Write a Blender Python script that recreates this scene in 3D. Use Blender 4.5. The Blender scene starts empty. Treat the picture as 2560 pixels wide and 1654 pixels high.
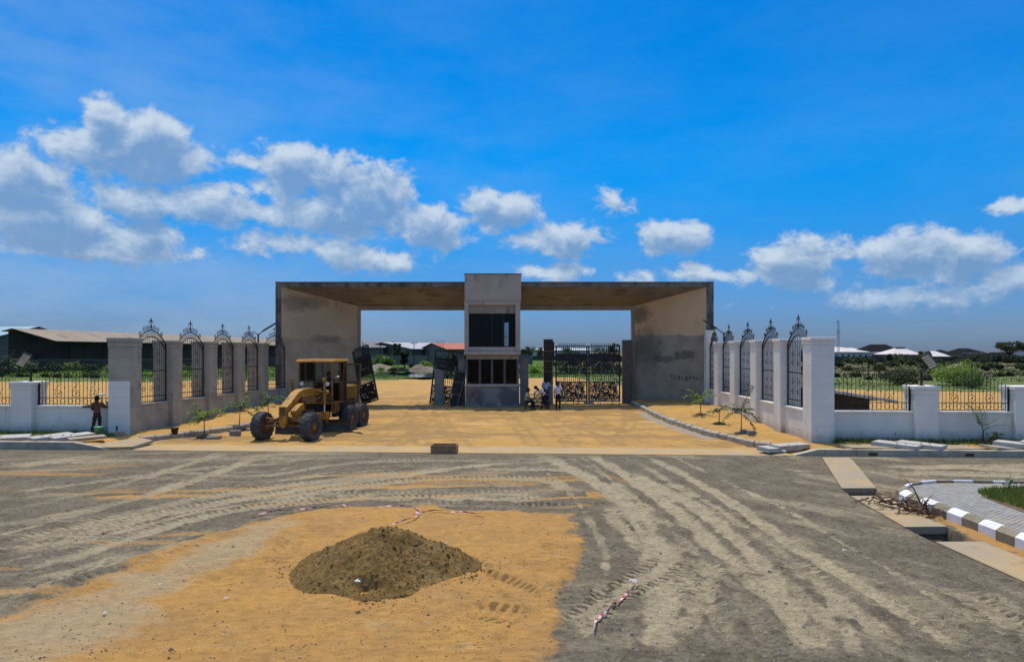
import bpy, bmesh, math, random
import numpy as np
from mathutils import Vector, Matrix, Euler
random.seed(7)
SC = bpy.context.scene
COL = SC.collection
R = math.radians
# ------------------------------------------------------------------ camera
F, H, HY, CX = 1707.0, 3.8, 878.0, 1280.0      # photo scale: 2560 px wide, eye height 3.8 m
cam_d = bpy.data.cameras.new('camera')
cam = bpy.data.objects.new('camera', cam_d); COL.objects.link(cam)
cam.location = (0, 0, H); cam.rotation_euler = (R(90), 0, 0)
cam_d.sensor_width = 36.0; cam_d.lens = 24.0; cam_d.shift_y = 51.0/2560.0
cam_d.clip_start = 0.1; cam_d.clip_end = 6000.0
SC.camera = cam
# ------------------------------------------------------------------ light and exposure
SUN_V = Vector((-0.10, 0.31, 1.0)).normalized()       # towards the sun: high, a little behind the gateway
EL = math.asin(SUN_V.z); AZ = math.atan2(SUN_V.x, SUN_V.y)
sun_d = bpy.data.lights.new('sun', 'SUN'); sun_d.energy = 2.9; sun_d.angle = R(0.53); sun_d.color = (1.0, 0.91, 0.76)
sun = bpy.data.objects.new('sun', sun_d); COL.objects.link(sun)
sun.location = (0, 0, 60); sun.rotation_euler = (-SUN_V).to_track_quat('-Z', 'Y').to_euler()
SC.view_settings.view_transform = 'Standard'; SC.view_settings.look = 'None'
SC.view_settings.exposure = 0.35; SC.view_settings.gamma = 1.0
try: SC.view_settings.use_curve_mapping = False
except Exception: pass
SC.cycles.max_bounces = 6; SC.cycles.transparent_max_bounces = 12
SC.cycles.use_adaptive_sampling = True; SC.cycles.adaptive_threshold = 0.02
try: SC.cycles.use_denoising = True
except Exception: pass

def px(x, y, d):                                       # photo pixel at a depth -> world
    return Vector(((x-CX)/F*d, d, H+(HY-y)/F*d))
def gp(x, y, z=0.0):                                   # photo pixel on a level plane -> world
    return px(x, y, F*(H-z)/(y-HY))

# ------------------------------------------------------------------ world: Nishita sky with cumulus
UPPER_SKY_GAIN = 2.35
SKY_LO, SKY_HI = (.285, .435, .905), (.012, .945, 1.375)
def build_world():
    w = bpy.data.worlds.new('World'); SC.world = w; w.use_nodes = True
    nt = w.node_tree; nt.nodes.clear(); N = nt.nodes; L = nt.links
    def nd(t, **k):
        n = N.new(t)
        for a, b in k.items(): setattr(n, a, b)
        return n
    def math_(op, a, b=None, c=None, clamp=False):
        n = nd('ShaderNodeMath', operation=op); n.use_clamp = clamp
        for i, v in enumerate((a, b, c)):
            if v is None: continue
            if isinstance(v, (int, float)): n.inputs[i].default_value = v
            else: L.new(v, n.inputs[i])
        return n.outputs[0]
    def vmath(op, a, b=None, c=None, out=0):
        n = nd('ShaderNodeVectorMath', operation=op)
        for i, v in enumerate((a, b, c)):
            if v is None: continue
            if isinstance(v, tuple): n.inputs[i].default_value = v
            else: L.new(v, n.inputs[i])
        return n.outputs[out]
    def maprange(v, a, b, c, d, smooth=True):
        n = nd('ShaderNodeMapRange'); n.interpolation_type = 'SMOOTHSTEP' if smooth else 'LINEAR'
        L.new(v, n.inputs[0])
        for i, q in enumerate((a, b, c, d)): n.inputs[i+1].default_value = q
        return n.outputs[0]
    def mix(f, a, b):
        n = nd('ShaderNodeMix', data_type='RGBA')
        for s, v in ((0, f), (6, a), (7, b)):
            if isinstance(v, (int, float)): n.inputs[s].default_value = v
            elif isinstance(v, tuple): n.inputs[s].default_value = (*v, 1)
            else: L.new(v, n.inputs[s])
        return n.outputs[2]
    sky = nd('ShaderNodeTexSky', sky_type='NISHITA'); sky.sun_disc = False
    sky.sun_elevation = EL; sky.sun_rotation = AZ
    sky.air_density = 1.0; sky.dust_density = 0.6; sky.ozone_density = 2.5
    tc = nd('ShaderNodeTexCoord'); g = vmath('NORMALIZE', tc.outputs['Generated'])
    sep = nd('ShaderNodeSeparateXYZ'); L.new(g, sep.inputs[0])
    az = math_('ARCTAN2', sep.outputs[0], sep.outputs[1]); el = math_('ARCSINE', sep.outputs[2])
    comb = nd('ShaderNodeCombineXYZ'); L.new(az, comb.inputs[0]); L.new(el, comb.inputs[1])
    P0 = comb.outputs[0]
    def ae(x, y):
        a = math.atan((x-CX)/F); return a, math.atan((HY-y)/F*math.cos(a))
    def bg_of(col):
        q = nd('ShaderNodeBackground'); q.inputs[1].default_value = S; L.new(col, q.inputs[0]); return q.outputs[0]
    def scaled(v, k=1.0):
        q = nd('ShaderNodeVectorMath', operation='SCALE'); q.inputs['Scale'].default_value = k/S/1.41
        if isinstance(v, tuple): q.inputs[0].default_value = v
        else: L.new(v, q.inputs[0])
        return q.outputs[0]
    S = 0.085
    # deep tropical blue from the physical sky
    hs = nd('ShaderNodeHueSaturation'); hs.inputs['Saturation'].default_value = 1.35; hs.inputs['Value'].default_value = 1.0; hs.inputs['Hue'].default_value = 0.5
    L.new(sky.outputs[0], hs.inputs['Color'])
    tint = nd('ShaderNodeMix', data_type='RGBA', blend_type='MULTIPLY'); tint.inputs[0].default_value = 1.0
    L.new(hs.outputs[0], tint.inputs[6])
    L.new(mix(maprange(el, .0, .30, 0, 1), SKY_LO, SKY_HI), tint.inputs[7])
    vz = nd('ShaderNodeTexNoise'); vz.inputs['Scale'].default_value = 2.6; vz.inputs['Detail'].default_value = 5; vz.inputs['Roughness'].default_value = .62
    L.new(vmath('MULTIPLY', P0, (1.0, 3.0, 1.0)), vz.inputs['Vector'])
    vleft = maprange(az, -.75, .25, 1, .2)
    veil = math_('MULTIPLY', math_('MULTIPLY', maprange(vz.outputs[0], .34, .72, 0, .58), vleft), maprange(el, .12, .55, 1, .3))
    nat = nd('ShaderNodeVectorMath', operation='SCALE'); nat.inputs['Scale'].default_value = UPPER_SKY_GAIN; L.new(sky.outputs[0], nat.inputs[0])  # untinted sky above the frame, brightened to lift the shaded walls
    blue = mix(maprange(el, .46, .75, 0, 1), tint.outputs[2], nat.outputs[0])
    base = mix(veil, blue, scaled((.40, .55, .76)))
    clear = bg_of(base)
    blobs = []
    def bl(ox, x, y, rx, ry, k=1.0):
        X, Y = ox+x/1.703, 130+y/1.703
        a, e = ae(X, Y)
        blobs.append((a, e, rx/1.703/F, ry/1.703/F, k))
    for t in ((560,430,350,130,1.0),(440,300,100,120,.9),(650,360,170,110,.9),
              (80,560,230,140,1.0),(150,690,420,110,.95),(540,640,190,90,.85),(900,650,180,120,.9),
              (620,790,170,80,.85),(400,840,460,70,.75),(1230,520,170,140,.95),(1400,530,170,120,.9),(1570,590,230,140,1.0),
              (1480,690,420,120,.9),(1070,470,150,50,.62),(1830,740,220,120,.9),(1600,890,260,70,.75),(1230,820,330,70,.55)): bl(0, *t)
    for t in ((160,670,220,110,1.0),(430,800,300,85,.78),(900,790,200,90,.85),
              (380,940,200,50,.62),(960,950,330,60,.5),(1420,880,210,125,1.0),(1920,870,210,115,1.0),
              (2130,890,210,105,.95),(2350,950,170,80,.8),(640,620,90,70,.38),(2300,660,130,32,.55),(1450,990,160,45,.55),(1900,1040,500,60,.30)): bl(1160, *t)
    def fnoise(P, sc, det, rough, dist=0.0):
        m = nd('ShaderNodeTexNoise'); m.inputs['Scale'].default_value = sc; m.inputs['Detail'].default_value = det
        m.inputs['Roughness'].default_value = rough; m.inputs['Distortion'].default_value = dist
        L.new(vmath('MULTIPLY', P, (1.0, 1.3, 1.0)), m.inputs['Vector']); return m.outputs[0]
    def placed(P):
        acc = None
        for (a, e, rx, ry, k) in blobs:
            v = vmath('MULTIPLY_ADD', P, (1/rx, 1/ry, 0), (-a/rx, -e/ry, 0))
            f = math_('MULTIPLY_ADD', vmath('LENGTH', v, out=1), -k, k)
            acc = f if acc is None else math_('SMOOTH_MAX', acc, f, 0.10)
        return acc
    def generic(P):
        n = fnoise(P, 4.0, 2, .5); sp = nd('ShaderNodeSeparateXYZ'); L.new(P, sp.inputs[0])
        return math_('ADD', math_('MULTIPLY', maprange(n, .45, .75, -.5, 1.0), 1.0), maprange(sp.outputs[1], .22, .36, 0, -1.2))
    def clouds(fieldf):
        n0 = math_('ADD', math_('MULTIPLY_ADD', fnoise(P0, 18, 10, .62, .3), 1.65, -.825), math_('MULTIPLY_ADD', fnoise(P0, 55, 4, .6), .36, -.18))
        P1 = vmath('ADD', P0, (-.005, .020, 0))
        n1 = math_('MULTIPLY_ADD', fnoise(P1, 18, 6, .62, .3), 1.65, -.825)
        d0 = math_('ADD', fieldf(P0), n0); d1 = math_('ADD', fieldf(P1), n1)
        fade = maprange(math_('ABSOLUTE', math_('SUBTRACT', math_('ABSOLUTE', az), .74)), .0, .05, 0, 1)
        alpha0 = math_('MULTIPLY', maprange(d0, .03, .36, 0, .93), math_('MULTIPLY', maprange(el, .01, .12, .35, 1.0), fade))
        shade = math_('SUBTRACT', maprange(d1, -.15, .80, 0, 1), math_('MULTIPLY', math_('SUBTRACT', n0, n1), .38), clamp=True)
        alpha = math_('MULTIPLY', alpha0, math_('SUBTRACT', 1.0, math_('MULTIPLY', shade, .30)))
        lit = mix(maprange(d0, .05, .5, 0, 1), (.44, .58, .77), (.67, .78, .91))
        ccol = mix(shade, lit, (.25, .365, .53))
        return mix(alpha, base, scaled(ccol))
    mside = nd('ShaderNodeMixShader'); L.new(math_('GREATER_THAN', math_('ABSOLUTE', az), .74), mside.inputs[0])
    L.new(bg_of(clouds(placed)), mside.inputs[1]); L.new(bg_of(clouds(generic)), mside.inputs[2])
    mel = nd('ShaderNodeMixShader'); L.new(math_('GREATER_THAN', math_('ABSOLUTE', math_('SUBTRACT', el, .20)), .205), mel.inputs[0])
    L.new(mside.outputs[0], mel.inputs[1]); L.new(clear, mel.inputs[2])
    out = nd('ShaderNodeOutputWorld'); L.new(mel.outputs[0], out.inputs[0])
    w.cycles.sampling_method = 'MANUAL'; w.cycles.sample_map_resolution = 512
build_world()

# ------------------------------------------------------------------ materials
MATS = {}
def pmat(name, c1, c2=None, sc=2.0, det=6, rough=.85, bump=.25, bsc=25.0, metal=0.0, spec=.35, stains=(), lo=.35, hi=.65, coord='pos', bdist=.02, layers=None):
    """procedural surface: two tones by noise, optional stains (color, (sx,sy,sz), lo, hi, amount) and custom layers(nt, color)->color"""
    m = bpy.data.materials.new(name); m.use_nodes = True
    nt = m.node_tree; N = nt.nodes; L = nt.links
    b = N['Principled BSDF']; b.inputs['Roughness'].default_value = rough; b.inputs['Metallic'].default_value = metal
    b.inputs['Specular IOR Level'].default_value = spec
    if coord == 'pos':
        P = N.new('ShaderNodeNewGeometry').outputs['Position']
    else:
        P = N.new('ShaderNodeTexCoord').outputs['Object']
    def noise(scale, detail=6, rgh=.55, vec=None):
        n = N.new('ShaderNodeTexNoise'); n.inputs['Detail'].default_value = detail; n.inputs['Roughness'].default_value = rgh
        if isinstance(scale, tuple):
            v = N.new('ShaderNodeVectorMath'); v.operation = 'MULTIPLY'; v.inputs[1].default_value = scale; L.new(vec or P, v.inputs[0])
            L.new(v.outputs[0], n.inputs['Vector']); n.inputs['Scale'].default_value = 1.0
        else:
            n.inputs['Scale'].default_value = scale; L.new(vec or P, n.inputs['Vector'])
        return n.outputs[0]
    def rng(v, a, c, d=0.0, e=1.0):
        r = N.new('ShaderNodeMapRange'); r.interpolation_type = 'SMOOTHSTEP'; L.new(v, r.inputs[0])
        for i, q in enumerate((a, c, d, e)): r.inputs[i+1].default_value = q
        return r.outputs[0]
    def mix(f, a, c):
        n = N.new('ShaderNodeMix'); n.data_type = 'RGBA'
        for s, v in ((0, f), (6, a), (7, c)):
            if isinstance(v, (int, float)): n.inputs[s].default_value = v
            elif isinstance(v, tuple): n.inputs[s].default_value = (*v[:3], 1)
            else: L.new(v, n.inputs[s])
        return n.outputs[2]
    def mth(op, a, c=None, clamp=False):
        n = N.new('ShaderNodeMath'); n.operation = op; n.use_clamp = clamp
        for i, v in enumerate((a, c)):
            if v is None: continue
            if isinstance(v, (int, float)): n.inputs[i].default_value = v
            else: L.new(v, n.inputs[i])
        return n.outputs[0]
    c2 = c2 or tuple(x*.75 for x in c1)
    col = mix(rng(noise(sc, det), lo, hi), c1, c2)
    for (sc_c, ssc, a, c, amt) in stains:
        col = mix(rng(noise(ssc, 7, .6), a, c, 0, amt), col, sc_c)
    if layers:
        col = layers(dict(N=N, L=L, P=P, noise=noise, rng=rng, mix=mix, mth=mth, b=b), col)
    L.new(col, b.inputs['Base Color'])
    if bump:
        bp = N.new('ShaderNodeBump'); bp.inputs['Strength'].default_value = bump; bp.inputs['Distance'].default_value = bdist
        L.new(noise(bsc, 8, .65), bp.inputs['Height']); L.new(bp.outputs[0], b.inputs['Normal'])
    MATS[name] = m
    return m
def gmat(name, tint, t=.35, rough=.05):                # glass: part see-through, part reflecting
    m = bpy.data.materials.new(name); m.use_nodes = True
    nt = m.node_tree; nt.nodes.clear(); N = nt.nodes; L = nt.links
    tr = N.new('ShaderNodeBsdfTransparent'); tr.inputs[0].default_value = (*tint, 1)
    gl = N.new('ShaderNodeBsdfGlossy'); gl.inputs['Roughness'].default_value = rough; gl.inputs[0].default_value = (.6, .6, .6, 1)
    fr = N.new('ShaderNodeFresnel'); fr.inputs[0].default_value = 1.33
    mx = N.new('ShaderNodeMixShader'); L.new(fr.outputs[0], mx.inputs[0]); L.new(tr.outputs[0], mx.inputs[1]); L.new(gl.outputs[0], mx.inputs[2])
    o = N.new('ShaderNodeOutputMaterial'); L.new(mx.outputs[0], o.inputs[0])
    MATS[name] = m
    return m
def leafmat(name, c1, c2, trans=.3):
    m = bpy.data.materials.new(name); m.use_nodes = True
    nt = m.node_tree; N = nt.nodes; L = nt.links; b = N['Principled BSDF']
    P = N.new('ShaderNodeNewGeometry').outputs['Position']
    n = N.new('ShaderNodeTexNoise'); n.inputs['Scale'].default_value = 3.0; n.inputs['Detail'].default_value = 5; L.new(P, n.inputs['Vector'])
    r = N.new('ShaderNodeMapRange'); r.inputs[1].default_value = .3; r.inputs[2].default_value = .7; L.new(n.outputs[0], r.inputs[0])
    x = N.new('ShaderNodeMix'); x.data_type = 'RGBA'; x.inputs[6].default_value = (*c1, 1); x.inputs[7].default_value = (*c2, 1); L.new(r.outputs[0], x.inputs[0])
    L.new(x.outputs[2], b.inputs['Base Color']); b.inputs['Roughness'].default_value = .6; b.inputs['Specular IOR Level'].default_value = .25
    t = N.new('ShaderNodeBsdfTranslucent'); L.new(x.outputs[2], t.inputs[0])
    mx = N.new('ShaderNodeMixShader'); mx.inputs[0].default_value = trans
    L.new(b.outputs[0], mx.inputs[1]); L.new(t.outputs[0], mx.inputs[2]); L.new(mx.outputs[0], N['Material Output'].inputs[0])
    MATS[name] = m
    return m

pmat('raw_concrete', (.44,.395,.295), (.35,.315,.24), sc=1.1, stains=[((.15,.135,.11),(2.2,2.2,.55),.55,.74,.75),((.46,.35,.22),(.9,.9,.6),.55,.75,.5),((.20,.18,.145),(.5,.5,1.1),.56,.68,.6)], bump=.35, bsc=40)
def _splash_back(k, col):                              # rain splash and dust at the foot of the painted walls
    N, L = k['N'], k['L']; s = N.new('ShaderNodeSeparateXYZ'); L.new(k['P'], s.inputs[0])
    h = k['mth']('ADD', s.outputs[2], k['mth']('MULTIPLY', k['mth']('SUBTRACT', k['noise'](2.2, 7, .65), .5), .7))
    col = k['mix'](k['rng'](h, .12, .70, .75, 0), col, (.40,.31,.20))
    fine = k['rng'](k['noise']((9,9,2.0), 6, .7), .60, .74, 0, .35)
    return k['mix'](fine, col, (.52,.47,.38))
pmat('white_paint', (.82,.79,.69), (.75,.72,.63), sc=.9, rough=.7, stains=[((.50,.46,.38),(3.,3.,.8),.56,.76,.55),((.42,.36,.27),(1.5,1.5,.35),.60,.78,.6)], bump=.25, bsc=40, layers=_splash_back)
def _p1(k, col):                                       # fresh paint covers only the road-side face up to the painter's reach
    N, L = k['N'], k['L']; s = N.new('ShaderNodeSeparateXYZ'); L.new(k['P'], s.inputs[0])
    nz = k['noise'](5.0, 3)
    zt = k['rng'](k['mth']('ADD', s.outputs[2], k['mth']('MULTIPLY', nz, .06)), 2.52, 2.535, 1, 0)
    nn = N.new('ShaderNodeNewGeometry'); q = N.new('ShaderNodeSeparateXYZ'); L.new(nn.outputs['True Normal'], q.inputs[0])
    f = k['mth']('MULTIPLY', zt, k['rng'](q.outputs[1], -.6, -.5, 1, 0))
    return k['mix'](f, col, (.78,.76,.66))
pmat('half_painted', (.44,.395,.295), (.35,.315,.24), sc=1.1, stains=[((.15,.135,.11),(2.2,2.2,.55),.55,.74,.75),((.46,.35,.22),(.9,.9,.6),.55,.75,.5),((.20,.18,.145),(.5,.5,1.1),.56,.68,.6)], bump=.35, bsc=40, layers=_p1)
pmat('dark_concrete', (.16,.155,.145), (.11,.108,.10), sc=2.5, bump=.4, bsc=30)
pmat('kerb_concrete', (.44,.385,.28), (.33,.29,.215), sc=2.0, stains=[((.13,.12,.10),(3,3,1.2),.55,.75,.7)], bump=.5, bsc=45)
pmat('slab_concrete', (.36,.32,.25), (.29,.255,.20), sc=2.0, stains=[((.45,.32,.16),(1.3,1.3,1.3),.5,.72,.6)], bump=.4, bsc=35)
pmat('dusty_strip', (.45,.30,.125), (.38,.27,.135), sc=.9, rough=.95, bump=.5, bsc=22, stains=[((.34,.29,.21),(.7,1.6,.7),.5,.66,.7),((.22,.17,.10),(3,5,3),.58,.72,.6)])
pmat('slab_white', (.44,.425,.385), (.37,.355,.315), sc=3.0, stains=[((.40,.36,.30),(4,4,4),.6,.8,.5)], bump=.3, bsc=45)
pmat('sandy_concrete', (.37,.275,.155), (.30,.25,.17), sc=1.2, stains=[((.43,.28,.11),(.8,.8,.8),.45,.68,.75),((.20,.165,.11),(1.6,1.6,1.6),.54,.70,.7),((.15,.13,.10),(6,6,6),.62,.78,.7)], bump=.4, bsc=30)
pmat('kerb_white', (.76,.76,.75), (.68,.67,.65), sc=4, rough=.6, stains=[((.42,.37,.30),(6,6,6),.64,.8,.6)], bump=.15, bsc=50)
pmat('kerb_ochre', (.26,.22,.145), (.20,.17,.11), sc=4, rough=.8, stains=[((.12,.10,.07),(6,6,6),.6,.8,.6)], bump=.25, bsc=50)
pmat('iron', (.012,.012,.014), (.02,.018,.017), sc=6, rough=.5, bump=.05, spec=.4)
pmat('rust', (.40,.22,.11), (.28,.15,.075), sc=6, rough=.85, bump=.3, bsc=60, stains=[((.06,.03,.02),(5,5,2),.55,.75,.7)])
pmat('yellow_paint', (.50,.235,.020), (.36,.165,.020), sc=3.0, rough=.55, bump=.12, bsc=60, coord='obj', stains=[((.16,.075,.025),(3.5,3.5,2.0),.48,.70,.9),((.05,.035,.02),(9,9,9),.62,.76,.8),((.50,.40,.24),(1.6,1.6,3.),.60,.8,.5)])
pmat('yellow_dull', (.34,.16,.025), (.22,.11,.03), sc=3.0, rough=.75, bump=.2, bsc=50, coord='obj', stains=[((.05,.035,.025),(4,4,3),.48,.68,.85)])
pmat('rusty_frame', (.17,.085,.035), (.09,.05,.03), sc=7, rough=.8, bump=.15, coord='obj')
pmat('grease', (.018,.016,.014), (.04,.032,.024), sc=6, rough=.7, bump=.3, bsc=40, coord='obj')
pmat('blade_steel', (.075,.07,.065), (.045,.042,.04), sc=4, rough=.55, metal=.3, bump=.2, coord='obj', stains=[((.18,.13,.08),(2,2,5),.55,.75,.6)])
pmat('tyre', (.055,.056,.06), (.085,.082,.078), sc=5, rough=.9, bump=.25, bsc=40, coord='obj', stains=[((.17,.14,.10),(4,4,4),.58,.8,.55)])
pmat('wood', (.33,.24,.14), (.24,.17,.10), sc=5, rough=.85, bump=.3, bsc=40)
pmat('grey_wood', (.36,.32,.26), (.25,.22,.18), sc=5, rough=.9, bump=.3, bsc=40)
pmat('dark_board_and_shade', (.03,.027,.022), (.05,.042,.032), sc=4, rough=.8, bump=.2)  # dark timber; on the booth's inner walls its tone stands for shade
pmat('brown_board', (.075,.052,.034), (.05,.036,.026), sc=4, rough=.85, bump=.25)
pmat('bark', (.10,.075,.05), (.06,.045,.03), sc=12, rough=.95, bump=.6, bsc=60)
pmat('twig', (.13,.075,.045), (.075,.045,.03), sc=14, rough=.9, bump=.3)
pmat('skin', (.075,.042,.028), (.06,.033,.022), sc=8, rough=.55, bump=.05, coord='obj')
pmat('hair', (.008,.007,.006), (.012,.010,.008), sc=30, rough=.95, bump=.4, bsc=120)
pmat('shoe', (.018,.016,.015), (.03,.026,.022), sc=8, rough=.6, bump=.1)
for nm, c in (('cloth_white', (.66,.66,.70)), ('cloth_white_b', (.62,.63,.72)), ('cloth_lilac', (.52,.47,.58)), ('cloth_lime', (.52,.56,.30)), ('cloth_rust', (.15,.065,.04)),
              ('cloth_navy', (.018,.02,.035)), ('cloth_black', (.014,.014,.016)), ('cloth_maroon', (.06,.035,.035)), ('cloth_dark', (.03,.03,.03))):
    pmat(nm, c, tuple(v*.82 for v in c), sc=7, rough=.95, bump=.35, bsc=22, coord='obj', bdist=.03)
pmat('green_plastic', (.12,.42,.22), (.10,.36,.19), sc=4, rough=.4, bump=.03)
pmat('black_plastic', (.02,.02,.022), (.03,.03,.03), sc=5, rough=.5, bump=.05)
pmat('white_plastic', (.75,.75,.74), (.7,.7,.68), sc=5, rough=.45, bump=.03)
pmat('solar_cell', (.02,.028,.05), (.03,.035,.06), sc=9, rough=.25, bump=0, spec=.5)
pmat('led_face', (.52,.50,.42), (.40,.38,.32), sc=9, rough=.4, bump=.05)
pmat('tape_red', (.50,.05,.07), (.40,.04,.05), sc=9, rough=.5, bump=.1)
pmat('tape_white', (.55,.48,.45), (.46,.40,.36), sc=9, rough=.5, bump=.1)
pmat('litter', (.62,.62,.60), (.5,.5,.5), sc=9, rough=.7, bump=.2)
pmat('pile_sand', (.225,.136,.038), (.155,.092,.026), sc=2.2, det=8, rough=.95, bump=.9, bsc=26, bdist=.05, stains=[((.31,.20,.075),(1.1,1.1,1.6),.52,.72,.7),((.09,.058,.028),(9,9,9),.6,.74,.7)])
pmat('soil', (.19,.12,.065), (.13,.085,.05), sc=2.0, rough=.95, bump=.8, bsc=12, bdist=.08)
pmat('far_soil', (.24,.19,.14), (.17,.135,.10), sc=.6, rough=.95, bump=.8, bsc=3, bdist=.3)
pmat('roof_brown', (.27,.205,.135), (.225,.172,.115), sc=.25, rough=.7, bump=.1, stains=[((.22,.17,.12),(.08,1.2,.5),.52,.75,.5)])
pmat('roof_sky', (.30,.44,.47), (.26,.39,.43), sc=.3, rough=.5, bump=.05)
pmat('roof_grey', (.42,.40,.41), (.35,.34,.36), sc=.3, rough=.6, bump=.05, stains=[((.30,.25,.22),(.3,.3,.3),.5,.7,.5)])
pmat('roof_dim', (.16,.15,.145), (.13,.125,.12), sc=.3, rough=.7, bump=.05)
pmat('roof_red', (.42,.12,.06), (.34,.10,.055), sc=.4, rough=.7, bump=.1)
pmat('roof_pale', (.62,.56,.52), (.55,.50,.47), sc=.4, rough=.6, bump=.05)
pmat('roof_black', (.012,.012,.015), (.018,.018,.02), sc=.4, rough=1.0, bump=0, spec=.05)
pmat('blue_trim', (.03,.08,.24), (.03,.07,.2), sc=1, rough=.5, bump=0)
pmat('far_white', (.55,.58,.60), (.48,.51,.54), sc=.5, rough=.8, bump=0)
pmat('far_dark', (.042,.034,.027), (.06,.048,.036), sc=.3, rough=1.0, bump=0, spec=.05)
pmat('far_wall', (.07,.063,.056), (.05,.046,.042), sc=.4, rough=.95, bump=.1, stains=[((.035,.035,.03),(.5,.5,1),.5,.7,.7)])
pmat('far_grey', (.17,.16,.145), (.13,.122,.112), sc=.3, rough=.9, bump=.05)
pmat('far_pane', (.03,.035,.045), (.04,.045,.05), sc=1, rough=.2, bump=0)
pmat('mast_paint', (.5,.42,.4), (.4,.36,.36), sc=.5, rough=.6, bump=0)
pmat('metal_sheet', (.46,.48,.50), (.38,.40,.42), sc=2, rough=.45, metal=.3, bump=.1, stains=[((.22,.17,.13),(2,2,2),.58,.75,.6)])
gmat('tinted_glass', (.58,.60,.62)); gmat('cab_glass', (.80,.83,.82), rough=.08)
leafmat('leaf_bright', (.16,.26,.03), (.22,.30,.045)); leafmat('leaf_mid', (.10,.17,.035), (.14,.20,.045))
leafmat('leaf_dark', (.020,.034,.014), (.034,.05,.018)); leafmat('leaf_olive', (.07,.085,.028), (.045,.06,.022)); leafmat('leaf_dusty', (.19,.23,.11), (.13,.17,.075))
leafmat('grass_green', (.13,.20,.025), (.18,.25,.04)); leafmat('grass_dry', (.17,.17,.05), (.12,.13,.04)); leafmat('grass_field', (.085,.155,.024), (.055,.10,.02))

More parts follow.
